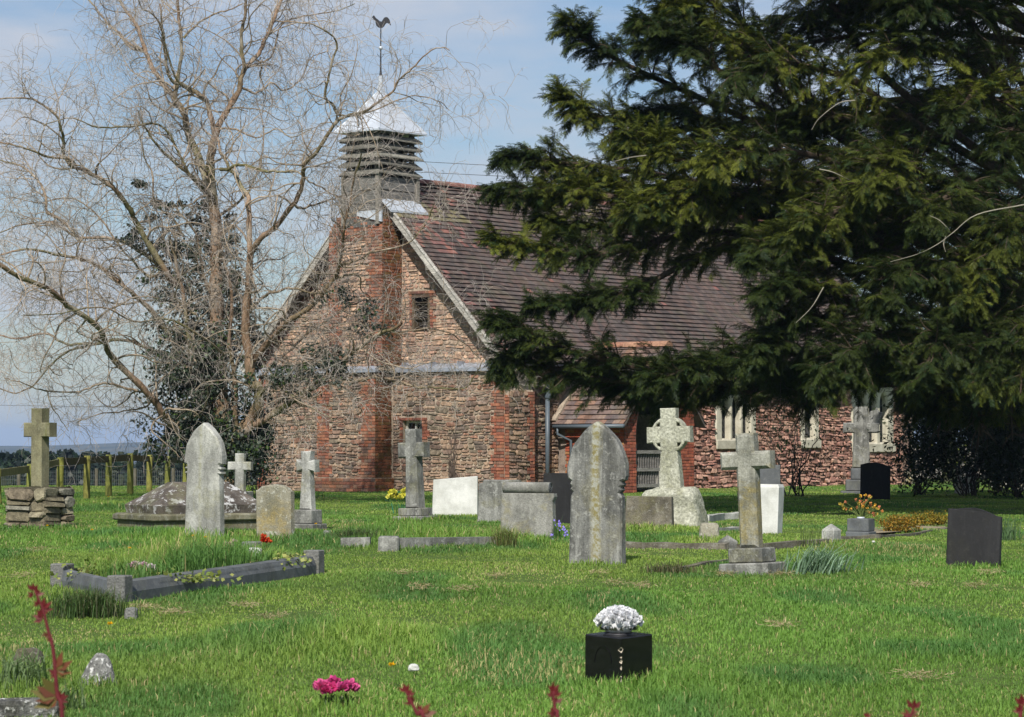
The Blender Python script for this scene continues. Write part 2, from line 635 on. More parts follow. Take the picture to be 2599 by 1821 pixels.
def pick(cols, v=0.12):
    c = cols[rng.randint(len(cols))]
    k = 1 + rng.uniform(-v, v)
    return tuple(x * k for x in c)


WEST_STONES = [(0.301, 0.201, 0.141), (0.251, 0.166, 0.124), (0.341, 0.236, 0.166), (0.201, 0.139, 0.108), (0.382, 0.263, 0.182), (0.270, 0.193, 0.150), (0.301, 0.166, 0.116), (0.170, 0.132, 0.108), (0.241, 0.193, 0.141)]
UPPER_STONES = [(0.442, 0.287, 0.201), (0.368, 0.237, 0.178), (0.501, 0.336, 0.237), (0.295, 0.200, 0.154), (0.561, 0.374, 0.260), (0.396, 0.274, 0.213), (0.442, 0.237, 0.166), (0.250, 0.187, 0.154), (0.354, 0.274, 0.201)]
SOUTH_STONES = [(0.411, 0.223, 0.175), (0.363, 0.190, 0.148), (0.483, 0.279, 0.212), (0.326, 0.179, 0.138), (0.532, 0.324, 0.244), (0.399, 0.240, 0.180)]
BRICKS = [(0.33, 0.12, 0.075), (0.27, 0.10, 0.065), (0.36, 0.15, 0.09), (0.22, 0.09, 0.065), (0.30, 0.15, 0.10), (0.18, 0.09, 0.07), (0.26, 0.17, 0.12)]
MORTAR_C = (0.45, 0.365, 0.28)


def stone_fill(mb, intervals, z0, z1, O, S, N, rows=(0.06, 0.15), wid=(0.10, 0.34), cols=WEST_STONES, depth=0.035, gap=0.022, wob=0.03, seed=1):
    O, S, N = Vector(O), Vector(S), Vector(N)
    z = z0
    while z < z1 - 0.03:
        h = min(rng.uniform(*rows), z1 - z)
        if z1 - (z + h) < 0.05:
            h = z1 - z
        for (a, b) in intervals(z + h / 2):
            x = a
            while x < b - 0.03:
                w = rng.uniform(*wid) * (0.7 + 0.5 * (h / rows[1]))
                if b - (x + w) < 0.08:
                    w = b - x
                sub = [(0, 1)] if (h < 0.105 or rng.rand() < 0.6) else [(0, 0.5), (0.5, 1)]
                for (f0, f1) in sub:
                    x0, x1 = x + gap / 2, x + w - gap / 2
                    y0, y1 = z + h * f0 + gap / 2, z + h * f1 - gap / 2
                    if x1 - x0 < 0.02 or y1 - y0 < 0.015:
                        continue
                    d = depth * rng.uniform(0.45, 1.35)
                    cx, cy = (x0 + x1) / 2, (y0 + y1) / 2
                    ring = []
                    cr = min(x1 - x0, y1 - y0) * rng.uniform(0.25, 0.42)
                    for (px, py) in ((x0 + cr, y0), (x1 - cr, y0), (x1, y0 + cr), (x1, y1 - cr), (x1 - cr, y1), (x0 + cr, y1), (x0, y1 - cr), (x0, y0 + cr)):
                        ring.append((px + jit(0.015), py + jit(0.013)))
                    vs = []
                    for (px, py) in ring:
                        py2 = py + wob * (2 * hash01(int(px * 2 + 50), int(py * 3 + 50), seed) - 1) * 0.0 + wob * math.sin(px * 2.7 + seed + py) * math.sin(py * 1.9 + px * 0.8)
                        vs.append(O + S * px + Vector((0, 0, py2)))
                    base_n = len(vs)
                    mid = [p + N * d * 0.75 for p in vs]
                    c = sum(vs, Vector()) / 8
                    tx = rng.uniform(-0.3, 0.3) * d
                    tz = rng.uniform(-0.4, 0.15) * d
                    front = []
                    for i, p in enumerate(vs):
                        q = c + (p - c) * 0.80
                        s = (q - c).dot(S) / max(0.02, (x1 - x0) / 2)
                        u = (q - c).z / max(0.02, (y1 - y0) / 2)
                        front.append(q + N * (d + tx * s + tz * u))
                    allv = vs + mid + front
                    fs = []
                    for i in range(8):
                        j = (i + 1) % 8
                        fs.append((i, j, 8 + j, 8 + i))
                        fs.append((8 + i, 8 + j, 16 + j, 16 + i))
                    fs.append(tuple(range(16, 24)))
                    mb.add(allv, fs, pick(cols))
                x += w
        z += h


def brick_fill(mb, intervals, z0, z1, O, S, N, L=0.225, H=0.075, cols=BRICKS, depth=0.012, gap=0.011, quoin=0.0):
    O, S, N = Vector(O), Vector(S), Vector(N)
    n = max(1, int(round((z1 - z0) / H)))
    hh = (z1 - z0) / n
    for r in range(n):
        z = z0 + r * hh
        for (a, b) in intervals(z + hh / 2):
            x = a - (L / 2 if r % 2 else 0) * rng.uniform(0.9, 1.0)
            while x < b - 0.02:
                w = L if rng.rand() < 0.75 else L / 2
                x0, x1 = max(a, x) + gap / 2, min(b, x + w) - gap / 2
                x += w
                if x1 - x0 < 0.03:
                    continue
                d = depth * rng.uniform(0.5, 1.3)
                c = 0.005
                zz0, zz1 = z + gap / 2, z + hh - gap / 2
                vs = []
                for dd, ins in ((0.0, 0.0), (d, 0.0), (d + 0.004, c)):
                    for px, pz in ((x0 + ins, zz0 + ins), (x1 - ins, zz0 + ins), (x1 - ins, zz1 - ins), (x0 + ins, zz1 - ins)):
                        vs.append(O + S * px + Vector((0, 0, pz + jit(0.001))) + N * dd)
                fs = []
                for k in (0, 4):
                    for i in range(4):
                        j = (i + 1) % 4
                        fs.append((k + i, k + j, k + 4 + j, k + 4 + i))
                fs.append((8, 9, 10, 11))
                mb.add(vs, fs, pick(cols, 0.15))


def sub_iv(iv, holes):
    out = list(iv)
    for (h0, h1) in holes:
        nx = []
        for (a, b) in out:
            if h1 <= a or h0 >= b:
                nx.append((a, b))
            else:
                if h0 - a > 0.02:
                    nx.append((a, h0))
                if b - h1 > 0.02:
                    nx.append((h1, b))
        out = nx
    return out


def rect(a, b, c, d):
    return [(a, c), (b, c), (b, d), (a, d)]


def plane_M(O, S, N):
    """maps plate coordinates (x, y=depth with front at -y, z) onto a wall plane; front faces N"""
    O, S, N = Vector(O), Vector(S), Vector(N)
    m = Matrix.Identity(4)
    for i in range(3):
        m[i][0] = S[i]
        m[i][1] = -N[i]
        m[i][2] = (0, 0, 1)[i]
        m[i][3] = O[i]
    return m


# ------------------------------------------------------------ the church (local x: east along the nave, y: north, origin at its south west corner)
CH = empty('church', (-0.18, 66.0, 0.0), math.atan2(0.784, 0.621))
tag(CH, 'small red stone church with tiled roof and louvred wooden bell turret', 'church')
WD, LEN = 7.87, 18.6
RZ, TAN = 7.55, 1.07
WZ = 3.34                      # roof plane height over the wall face
MID = WD / 2


def roofz(y):
    return RZ - TAN * abs(y - MID)


SX, SY = Vector((1, 0, 0)), Vector((0, 1, 0))
LEDGE = 2.93
# west wall: lower stage is 0.12 thicker than the gable above it
WIN_LO = (2.50, 3.10, 0.95, 1.70)
WIN_UP = (2.36, 2.92, 3.82, 4.72)
mb = MB()
plate(mb, [rect(0.0, WD, -0.3, LEDGE), rect(*WIN_LO)], 0.5, 0, MORTAR_C, plane_M((0.26, 0, 0), SY, -SX))
gable = [(0.0, LEDGE), (WD, LEDGE), (WD, WZ - 0.06), (MID, RZ - 0.06), (0.0, WZ - 0.06)]
plate(mb, [gable, rect(*WIN_UP)], 0.45, 0, MORTAR_C, plane_M((0.355, 0, 0), SY, -SX))
ww = fix_normals(mb.build('west_wall', M['mortar'], CH))
mb = MB()


def iv_low(z):
    q = [(0.0, 0.30 + 0.10 * (int(z / 0.15) % 2)), (3.42, 5.36), (WD - 0.26, WD)]
    if WIN_LO[2] - 0.02 < z < WIN_LO[3] + 0.08:
        q.append((WIN_LO[0] - (0.16 + 0.08 * (int(z / 0.15) % 2)), WIN_LO[1] + 0.1))
    return sub_iv([(0.0, WD)], q)


def gable_iv(z):
    half = (RZ - 0.07 - z) / TAN
    return (max(0.0, MID - half), min(WD, MID + half))


def iv_up(z):
    a, b = gable_iv(z)
    q = [(3.24, 4.95)]
    if WIN_UP[2] - 0.02 < z < WIN_UP[3] + 0.10:
        q.append((WIN_UP[0] - (0.10 + 0.10 * (int(z / 0.15) % 2)), WIN_UP[1] + 0.08))
    q.append((b - 0.30 - 0.1 * (int(z / 0.15) % 2), b))
    q.append((a, a + 0.12))
    return sub_iv([(a, b)], q)


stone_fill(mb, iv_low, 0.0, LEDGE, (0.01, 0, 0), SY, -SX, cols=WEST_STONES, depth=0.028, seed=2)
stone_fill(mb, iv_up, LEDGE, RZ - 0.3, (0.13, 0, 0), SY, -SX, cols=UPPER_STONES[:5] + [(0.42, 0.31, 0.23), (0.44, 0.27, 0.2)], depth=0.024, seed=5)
mb.build('west_rubble_facing', M['rubble'], ww)
mb = MB()
brick_fill(mb, lambda z: [(0.0, 0.30 + 0.10 * (int(z / 0.15) % 2)), (WD - 0.26, WD)], 0.0, LEDGE, (0.01, 0, 0), SY, -SX, depth=0.03, cols=BRICKS[:3] + [(0.2, 0.12, 0.09), (0.25, 0.14, 0.1)])
brick_fill(mb, lambda z: [(WIN_LO[0] - (0.16 + 0.08 * (int(z / 0.15) % 2)), WIN_LO[0]), (WIN_LO[1], WIN_LO[1] + 0.1)] if z < WIN_LO[3] else [(WIN_LO[0] - 0.15, WIN_LO[1] + 0.1)], WIN_LO[2], WIN_LO[3] + 0.08, (0.01, 0, 0), SY, -SX, depth=0.03)
brick_fill(mb, lambda z: [(WIN_UP[0] - (0.10 + 0.10 * (int(z / 0.15) % 2)), WIN_UP[0]), (WIN_UP[1], WIN_UP[1] + 0.08)] if z < WIN_UP[3] else [(WIN_UP[0] - 0.18, WIN_UP[1] + 0.12)], WIN_UP[2], WIN_UP[3] + 0.09, (0.13, 0, 0), SY, -SX, depth=0.03)


def rake_iv(z):
    a, b = gable_iv(z)
    return [(b - 0.30 - 0.1 * (int(z / 0.15) % 2), b), (a, a + 0.12)]


brick_fill(mb, rake_iv, LEDGE, 6.3, (0.13, 0, 0), SY, -SX, depth=0.025)
mb.build('west_brick_dressing', M['brick'], ww)

# west windows
for (wn_, x_, col_) in ((WIN_LO, 0.12, 'white_paint'), (WIN_UP, 0.24, 'old_wood')):
    a, b_, c, d = wn_
    f = MB()
    if col_ == 'white_paint':
        for (p, q) in ((a, a + 0.05), (b_ - 0.05, b_), ((a + b_) / 2 - 0.02, (a + b_) / 2 + 0.02)):
            f.box(x_, x_ + 0.06, p, q, c, d)
        f.box(x_ + 0.003, x_ + 0.055, a + 0.05, b_ - 0.05, d - 0.05, d)
        f.box(x_ + 0.003, x_ + 0.055, a + 0.05, b_ - 0.05, c, c + 0.05)
        f.box(x_ + 0.01, x_ + 0.045, a + 0.05, b_ - 0.05, (c + d) / 2, (c + d) / 2 + 0.025)
    else:
        f.box(x_ - 0.12, x_ + 0.1, a, a + 0.07, c, d - 0.07, (0.12, 0.09, 0.06))
        f.box(x_ - 0.12, x_ + 0.1, b_ - 0.07, b_, c, d - 0.07, (0.12, 0.09, 0.06))
        f.box(x_ - 0.14, x_ + 0.1, a, b_, d - 0.07, d, (0.10, 0.07, 0.05))
        for k in range(4):
            zz = c + 0.08 + k * 0.2
            f.beam((x_ - 0.06, a + 0.08, zz), (x_ - 0.06, b_ - 0.08, zz), 0.10, 0.018, (0.7, 0, 0.7), (0.09, 0.07, 0.05))
    win = f.build('window', M[col_], CH)
    g = MB()
    g.box(x_ + 0.065, x_ + 0.09, a, b_, c, d)
    g.build('pane', M['glass'] if col_ == 'white_paint' else M['dark_room'], win)  # behind the slats: near-black sheet, the unlit inside put into its colour

# west pier carrying the turret
mb = MB()
PL = (3.45, 5.33)
PU = (3.24, 4.95)
XP = -0.62
mb.box(XP + 0.03, 0.20, PL[0] + 0.03, PL[1] - 0.03, -0.3, 2.93, MORTAR_C)
up = [(PU[0] + 0.03, 2.9), (PU[1] - 0.03, 2.9), (PU[1] - 0.03, 6.25), (PU[1] - 0.30, 6.62), (PU[0] + 0.03, 6.68)]
plate(mb, [up], 0.75, 0, MORTAR_C, plane_M((XP + 0.03 + 0.375, 0, 0), SY, -SX))
mb.box(XP - 0.06, 0.1, PL[0] - 0.06, PL[1] + 0.06, -0.3, 0.34, MORTAR_C)
pier = fix_normals(mb.build('bell_pier', M['mortar'], CH))
mb = MB()
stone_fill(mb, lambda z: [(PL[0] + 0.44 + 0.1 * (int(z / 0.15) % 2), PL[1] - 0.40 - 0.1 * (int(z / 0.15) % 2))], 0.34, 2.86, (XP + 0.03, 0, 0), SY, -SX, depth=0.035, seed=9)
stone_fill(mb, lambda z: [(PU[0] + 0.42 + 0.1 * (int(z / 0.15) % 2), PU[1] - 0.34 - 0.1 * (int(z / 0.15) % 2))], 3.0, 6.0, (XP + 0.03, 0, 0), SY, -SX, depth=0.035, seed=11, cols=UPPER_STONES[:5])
mb.build('pier_rubble', M['rubble'], pier)
mb = MB()


def pier_top(z):
    b = PU[1] if z < 6.25 else PU[1] - (z - 6.25) * 0.73
    if z > 6.02:
        return [(PU[0], b)]
    return [(PU[0], PU[0] + 0.42 + 0.1 * (int(z / 0.15) % 2)), (PU[1] - 0.34 - 0.1 * (int(z / 0.15) % 2), PU[1])]


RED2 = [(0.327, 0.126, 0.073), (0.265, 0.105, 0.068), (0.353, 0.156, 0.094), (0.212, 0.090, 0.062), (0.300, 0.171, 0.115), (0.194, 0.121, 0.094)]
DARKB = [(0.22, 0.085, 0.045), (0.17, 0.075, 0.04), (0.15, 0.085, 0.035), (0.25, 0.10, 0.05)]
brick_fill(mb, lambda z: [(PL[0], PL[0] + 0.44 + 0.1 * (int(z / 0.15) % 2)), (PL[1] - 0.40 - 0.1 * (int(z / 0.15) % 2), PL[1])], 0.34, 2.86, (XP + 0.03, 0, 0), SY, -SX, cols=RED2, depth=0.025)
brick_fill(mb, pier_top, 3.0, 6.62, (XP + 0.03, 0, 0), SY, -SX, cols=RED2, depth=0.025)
brick_fill(mb, lambda z: [(PL[0] - 0.06, PL[1] + 0.06)], 0.0, 0.33, (XP - 0.06, 0, 0), SY, -SX, cols=RED2, depth=0.015)
# south and north flanks
for (yy, n_, z0_, z1_, lo) in ((PL[0] + 0.03, -SY, 0.34, 2.86, XP + 0.01), (PU[0] + 0.03, -SY, 3.0, 6.68, XP + 0.01), (PL[1] - 0.03, SY, 0.34, 2.86, XP + 0.01), (PU[1] - 0.03, SY, 3.0, 6.2, XP + 0.01)):
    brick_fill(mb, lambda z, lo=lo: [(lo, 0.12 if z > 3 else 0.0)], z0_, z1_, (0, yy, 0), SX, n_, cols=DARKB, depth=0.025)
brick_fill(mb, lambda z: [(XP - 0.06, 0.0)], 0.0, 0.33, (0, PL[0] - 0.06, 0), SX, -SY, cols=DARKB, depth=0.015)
mb.build('pier_brick', M['brick'], pier)

# lead covered ledge, wrapping the pier
mb = MB()


def ledge_piece(p0, p1, out, w=0.2, z=2.86, h=0.16):
    p0, p1, out = Vector(p0), Vector(p1), Vector(out)
    a = [p0, p1]
    vs = []
    for p in a:
        q = Vector((p.x, p.y, 0))
        vs += [q + out * 0 + Vector((0, 0, z + h + 0.05)), q + out * (w - 0.02) + Vector((0, 0, z + 0.10)), q + out * w + Vector((0, 0, z + 0.085)), q + out * w + Vector((0, 0, z)), q + Vector((0, 0, z))]
    mb.add(vs, [(0, 1, 6, 5), (1, 2, 7, 6), (2, 3, 8, 7), (3, 4, 9, 8), (0, 4, 3, 2, 1), (5, 6, 7, 8, 9)])


ledge_piece((0.14, -0.04, 0), (0.14, PL[0] - 0.10, 0), -SX, 0.24)
ledge_piece((0.14, PL[1] + 0.10, 0), (0.14, WD + 0.05, 0), -SX, 0.24)
ledge_piece((XP + 0.10, PL[0] - 0.10, 0), (XP + 0.10, PL[1] + 0.10, 0), -SX, 0.20)
ledge_piece((XP + 0.10, PL[0] + 0.004, 0), (0.13, PL[0] + 0.004, 0), -SY, 0.11)
for k in range(4):
    yy = 0.45 + k * 0.85
    mb.box(-0.12, 0.12, yy, yy + 0.03, 2.96, 3.10)
fix_normals(mb.build('lead_ledge', M['lead'], CH))

# south wall with three windows, door opening inside the porch
SW_Y = 0.12
W1, W2, W3 = (8.83, 10.72, 1.13, 2.62), (12.86, 13.80, 1.15, 2.66), (15.46, 17.72, 1.03, 2.78)
mb = MB()
plate(mb, [rect(0.1, LEN, -0.3, WZ + 0.02), rect(*W1), rect(*W2), rect(*W3)], 0.5, 0, (0.38, 0.27, 0.21), plane_M((0, SW_Y + 0.26, 0), SX, -SY))
sw = fix_normals(mb.build('south_wall', M['mortar'], CH))
mb = MB()


def iv_s(z):
    q = [(0.0, 1.0), (2.2, 5.1), (LEN - 0.30 - 0.1 * (int(z / 0.15) % 2), LEN)]
    for w in (W1, W2, W3):
        if w[2] - 0.05 < z < w[3] + 0.02:
            q.append((w[0] - 0.01, w[1] + 0.01))
    return sub_iv([(0, LEN)], q)


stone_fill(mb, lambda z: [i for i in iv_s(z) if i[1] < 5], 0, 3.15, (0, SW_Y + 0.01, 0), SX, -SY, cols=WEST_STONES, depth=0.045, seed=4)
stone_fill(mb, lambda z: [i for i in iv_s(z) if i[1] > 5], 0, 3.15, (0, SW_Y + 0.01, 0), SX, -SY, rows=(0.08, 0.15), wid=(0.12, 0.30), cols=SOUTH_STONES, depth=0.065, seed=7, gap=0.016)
mb.build('south_rubble_facing', M['rubble'], sw)
mb = MB()
brick_fill(mb, lambda z: [(LEN - 0.30 - 0.1 * (int(z / 0.15) % 2), LEN)], 0, 3.15, (0, SW_Y + 0.01, 0), SX, -SY, depth=0.05)
mb.build('south_brick_quoins', M['brick'], sw)
# corner buttress
mb = MB()
BY = -0.14
prof = [(BY + 0.03, -0.3), (0.3, -0.3), (0.3, 2.95), (SW_Y, 2.95), (BY + 0.03, 2.35)]
vs = [(x, y, z) for x in (0.05, 0.97) for (y, z) in prof]
n_ = len(prof)
mb.add(vs, [tuple(range(n_)), tuple(range(n_, 2 * n_))[::-1]] + [(i, i + n_, (i + 1) % n_ + n_, (i + 1) % n_) for i in range(n_)], MORTAR_C)
but = fix_normals(mb.build('buttress', M['mortar'], CH))
mb = MB()
stone_fill(mb, lambda z: [(0.02, 0.80 - 0.1 * (int(z / 0.15) % 2))], 0, 2.4, (0, BY + 0.03, 0), SX, -SY, depth=0.04, seed=13, cols=WEST_STONES)
stone_fill(mb, lambda z: [(0.05, 0.97)], 2.4, 2.85, (0, SW_Y - 0.02, 0), SX, -SY, depth=0.04, seed=13, cols=WEST_STONES)
mb.build('buttress_rubble', M['rubble'], but)
mb = MB()
brick_fill(mb, lambda z: [(0.80 - 0.1 * (int(z / 0.15) % 2), 0.98)], 0, 2.38, (0, BY + 0.03, 0), SX, -SY, depth=0.03)
brick_fill(mb, lambda z: [(BY + 0.01, 0.10)], 0, 2.30, (0.04, 0, 0), SY, -SX, depth=0.025)
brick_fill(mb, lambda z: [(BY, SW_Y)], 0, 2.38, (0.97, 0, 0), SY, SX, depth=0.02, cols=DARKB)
mb.build('buttress_quoin', M['brick'], but)
# other walls
mb = MB()
mb.box(0.1, LEN - 0.5, WD - 0.5, WD, -0.3, WZ, (0.3, 0.2, 0.16))
plate(mb, [[(0, -0.3), (WD, -0.3), (WD, WZ), (MID, RZ - 0.06), (0, WZ)]], 0.5, 0, (0.3, 0.2, 0.16), plane_M((LEN - 0.26, 0, 0), SY, SX))
fix_normals(mb.build('rear_walls', M['mortar'], CH))


# south windows
def pointed(cx, w, z0, zs, n=7):
    """pointed arch opening"""
    pts = [(cx - w / 2, z0), (cx + w / 2, z0)]
    r = w * 1.05
    for i in range(n + 1):
        a = math.acos(1 - w / 2 / r) * i / n
        pts.append((cx + w / 2 - r + r * math.cos(a), zs + r * math.sin(a)))
    for i in range(n - 1, -1, -1):
        a = math.acos(1 - w / 2 / r) * i / n
        pts.append((cx - w / 2 + r - r * math.cos(a), zs + r * math.sin(a)))
    return pts


for (w, cxs, lw) in ((W1, (9.30, 9.78, 10.26), 0.33), (W2, (13.33,), 0.46), (W3, (16.0, 16.58, 17.16), 0.36)):
    mb = MB()
    zs = w[3] - 0.18 - lw * 0.95
    zb = w[2] + 0.16
    plate(mb, [rect(w[0], w[1], w[2], w[3])] + [pointed(c, lw, zb, zs) for c in cxs], 0.20, 0.045, (1, 1, 1), plane_M((0, SW_Y + 0.05, 0), SX, -SY))
    win = fix_normals(mb.build('window', M['dressed'], CH))
    mb = MB()
    mb.box(w[0] - 0.02, w[1] + 0.02, SW_Y - 0.10, SW_Y - 0.052, w[2] - 0.12, w[2] + 0.12, b=0.015)
    mb.build('sill', M['dressed'], win)
    g = MB()
    g.box(w[0] + 0.05, w[1] - 0.05, SW_Y + 0.13, SW_Y + 0.16, w[2] + 0.05, w[3] - 0.05)
    g.build('pane', M['glass'], win)
    g = MB()
    for c in cxs:
        for k in range(-3, 12):
            for s in (-1, 1):
                x0 = c - lw / 2
                zz = zb + k * 0.16
                g.beam((c - lw / 2, SW_Y + 0.12, zz + (0 if s > 0 else lw)), (c + lw / 2, SW_Y + 0.12, zz + (lw if s > 0 else 0)), 0.008, 0.008) if zb <= zz and zz + lw < zs + lw * 0.5 else None
    g.build('came', M['lead_line'], win)

# ------------------------------------------------------------ roofs: every course is laid tile by tile
PURPLE = [(0.107, 0.077, 0.067), (0.091, 0.069, 0.063), (0.119, 0.081, 0.070), (0.079, 0.063, 0.059), (0.123, 0.092, 0.081), (0.099, 0.081, 0.074)]
REDT = [(0.23, 0.105, 0.09), (0.20, 0.10, 0.088), (0.26, 0.12, 0.095), (0.18, 0.095, 0.085)]
MOSST = [(0.20, 0.17, 0.09), (0.22, 0.19, 0.11), (0.17, 0.15, 0.10)]


def lay_tiles(mb, O, S, U, N, length, slope, colfn, gauge=0.15, tw=0.17, over=0.07, th=0.014, clip=None, sag=0.0):
    O, S, U, N = Vector(O), Vector(S), Vector(U), Vector(N)
    rows = int(slope / gauge)
    gauge = slope / rows
    for r in range(rows):
        off = (tw / 2) * (r % 2)
        y = r * gauge
        x = -off
        rj = 0.012 * math.sin(r * 1.7)
        while x < length:
            a, b = max(0, x), min(length, x + tw)
            x += tw
            if b - a < 0.03:
                continue
            if clip and not clip((a + b) / 2, y + gauge / 2):
                continue
            j = jit(0.004)
            lift = 0.040 + abs(jit(0.008)) + sag * math.sin(a * 0.9 + r * 0.06) * math.sin(y * 0.8)
            dz = sag * math.sin(a * 0.55 + 1) * math.sin(y * 0.7 + 0.5)
            c = colfn((a + b) / 2, y)
            y0 = y + j + 0.006 * math.sin(a * 2.1 + r)
            y1 = y + gauge + over
            vs = []
            for (xx, yy, zz) in ((a + 0.002, y0, lift), (b - 0.002, y0, lift + jit(0.003)), (b - 0.002, y1, 0.004), (a + 0.002, y1, 0.004)):
                vs.append(O + S * xx + U * yy + N * (zz + th + dz))
            for (xx, yy, zz) in ((a + 0.002, y0, lift), (b - 0.002, y0, lift), (b - 0.002, y1, 0.004), (a + 0.002, y1, 0.004)):
                vs.append(O + S * xx + U * yy + N * (zz + dz))
            mb.add(vs, [(0, 1, 2, 3), (4, 5, 1, 0), (0, 3, 7, 4), (1, 5, 6, 2)], c)


def nave_col(x, y):
    n = vnoise(x * 0.8 + 3, y * 0.9, 3)
    n2 = vnoise(x * 0.5, y * 0.5, 9)
    red = 0.0
    if x < 3.2 and y > 3.9:
        red = 0.75 * max(0, 1 - (x - 0.6) / 2.6)
    red = max(red, 0.35 * max(0.0, 1 - x / 1.4)) + 0.004
    if y > 4.8 and n2 > 0.42 and rng.rand() < 0.5:
        return pick(MOSST)
    if rng.rand() < red * (0.5 + n) * 0.8:
        return pick(REDT)
    return pick(PURPLE, 0.1)


SL = math.hypot(1, TAN)
Us = Vector((0, 1 / SL, TAN / SL))
Ns = Vector((0, -TAN / SL, 1 / SL))
EAVE = 0.28
slope_len = (MID + EAVE) * SL
mb = MB()
# boarding under the tiles, both slopes
for s in (1, -1):
    def P(x, d, off):
        y = MID - s * (MID + EAVE) + s * d / SL
        z = RZ - TAN * (MID + EAVE) + d * TAN / SL
        n = Vector((0, -s * TAN / SL, 1 / SL))
        return Vector((x, y, z)) + n * off
    vs = [P(-0.26, 0, -0.06), P(LEN + 0.3, 0, -0.06), P(LEN + 0.3, slope_len, -0.06), P(-0.26, slope_len, -0.06),
          P(-0.26, 0, 0), P(LEN + 0.3, 0, 0), P(LEN + 0.3, slope_len, 0), P(-0.26, slope_len, 0)]
    mb.add(vs, [(0, 3, 2, 1), (4, 5, 6, 7), (0, 1, 5, 4), (2, 3, 7, 6), (0, 4, 7, 3), (1, 2, 6, 5)], (0.12, 0.10, 0.09))
roof = fix_normals(mb.build('roof', M['tile'], CH))
mb = MB()
O_s = Vector((-0.28, -EAVE, RZ - TAN * (MID + EAVE)))
lay_tiles(mb, O_s, SX, Us, Ns, LEN + 0.6, slope_len - 0.02, nave_col, sag=0.02)
O_n = Vector((LEN + 0.32, WD + EAVE, RZ - TAN * (MID + EAVE)))
lay_tiles(mb, O_n, -SX, Vector((0, -1 / SL, TAN / SL)), Vector((0, TAN / SL, 1 / SL)), LEN + 0.6, slope_len - 0.02, nave_col, gauge=0.25, tw=0.5)
mb.build('roof_tiles', M['tile'], roof)
mb = MB()
x = 0.8
while x < LEN + 0.2:
    c = pick([(0.28, 0.125, 0.105), (0.24, 0.115, 0.10), (0.31, 0.15, 0.12), (0.20, 0.115, 0.10)])
    k = 7
    vs = []
    zz = RZ + 0.015 + 0.02 * math.sin(x * 0.55)
    for xx, rr in ((x, 0.15), (x + 0.44, 0.142)):
        for i in range(k):
            a = PI * (i / (k - 1)) * 1.1 - 0.157
            vs.append((xx, MID + rr * math.cos(a), zz + rr * 0.72 * math.sin(a) - 0.01))
    mb.add(vs, [(i, i + 1, k + i + 1, k + i) for i in range(k - 1)] + [tuple(range(k))], c)
    x += 0.45
mb.build('ridge_tiles', M['tile'], roof)
# verge boards
for s in (1, -1):
    mb = MB()
    e = MID - s * (MID + EAVE - 0.02)
    ez = RZ - TAN * (MID + EAVE - 0.02)
    a = Vector((-0.30, e, ez - 0.10))
    b = Vector((-0.30, MID - s * 0.45, RZ - TAN * 0.45 - 0.10))
    nseg = 9
    for i in range(nseg):
        p, q = a.lerp(b, i / nseg), a.lerp(b, (i + 1) / nseg)
        g = rng.uniform(0.30, 0.48)
        mb.beam(p, q, 0.05, 0.17, (0, 0, 1), (g, g * 0.95, g * 0.86))
    a2, b2 = a + Vector((0.10, 0, 0.095)), b + Vector((0.10, 0, 0.095))
    for i in range(28):
        p, q = a2.lerp(b2, i / 28), a2.lerp(b2, (i + 0.94) / 28)
        g = rng.uniform(0.35, 0.6)
        mb.beam(p + Vector((0, 0, jit(0.008))), q, 0.30, 0.03, (0, 0, 1), (g, g * 0.96, g * 0.88))
    if s == 1:
        pm = a.lerp(b, 0.62)
        mb.beam(pm + Vector((-0.02, 0, -0.10)), pm + Vector((0.42, 0, -0.10)), 0.14, 0.16, (0, 0, 1), (0.22, 0.2, 0.17))
    mb.build('verge_board', M['old_wood'], CH)
# gutter and downpipes
mb = MB()
gz = RZ - TAN * (MID + EAVE) - 0.06
mb.tube([(0.15, -EAVE - 0.03, gz), (LEN + 0.2, -EAVE - 0.03, gz + 0.02)], 0.055, 8)
mb.build('gutter', M['dark_iron'], CH)
mb = MB()
mb.tube([(1.62, -EAVE - 0.02, gz), (1.62, -0.2, gz - 0.18), (1.62, SW_Y - 0.14, gz - 0.40)], 0.045, 8)
mb.lathe([(0.05, 2.2), (0.085, 2.24), (0.085, 2.34), (0.055, 2.5), (0.035, 2.72)], (1.62, SW_Y - 0.14, 0), 10)
mb.tube([(1.62, SW_Y - 0.14, 2.24), (1.62, SW_Y - 0.14, 0.0)], 0.055, 10)
mb.build('downpipe', M['pipe'], CH, True)
mb = MB()
mb.tube([(LEN - 0.02, -EAVE, gz), (LEN - 0.02, SW_Y - 0.12, gz - 0.4), (LEN - 0.02, SW_Y - 0.12, 0)], 0.05, 8)
mb.build('downpipe', M['plaster'], CH, True)

# ------------------------------------------------------------ bell turret
TX0, TX1, TY0, TY1 = -0.62, 0.80, 3.35, 4.45
mb = MB()
g = 0
for (z0, z1) in ((6.35, 6.58), (6.60, 6.90), (6.92, 7.22), (7.24, 7.56)):
    c = rng.uniform(0.11, 0.19)
    mb.box(TX0, TX1, TY0 + 0.03, TY1 - 0.03, z0, z1, (c, c * 0.97, c * 0.9))
    mb.box(TX0 + 0.03, TX1 - 0.03, TY0, TY1, z0 + 0.003, z1 - 0.003, (c * 1.1, c * 1.05, c))
for (x, y) in ((TX0, TY0), (TX1, TY0), (TX0, TY1), (TX1, TY1)):
    mb.box(x - 0.05, x + 0.05, y - 0.05, y + 0.05, 6.4, 7.62, (0.24, 0.22, 0.19))
tur = mb.build('bell_turret', M['old_wood'], CH)
mb = MB()
mb.box(TX0 + 0.25, TX1 - 0.25, TY0 + 0.25, TY1 - 0.25, 7.50, 8.68, (0.05, 0.045, 0.04))  # near-black core box, the shade inside the louvres put into its colour
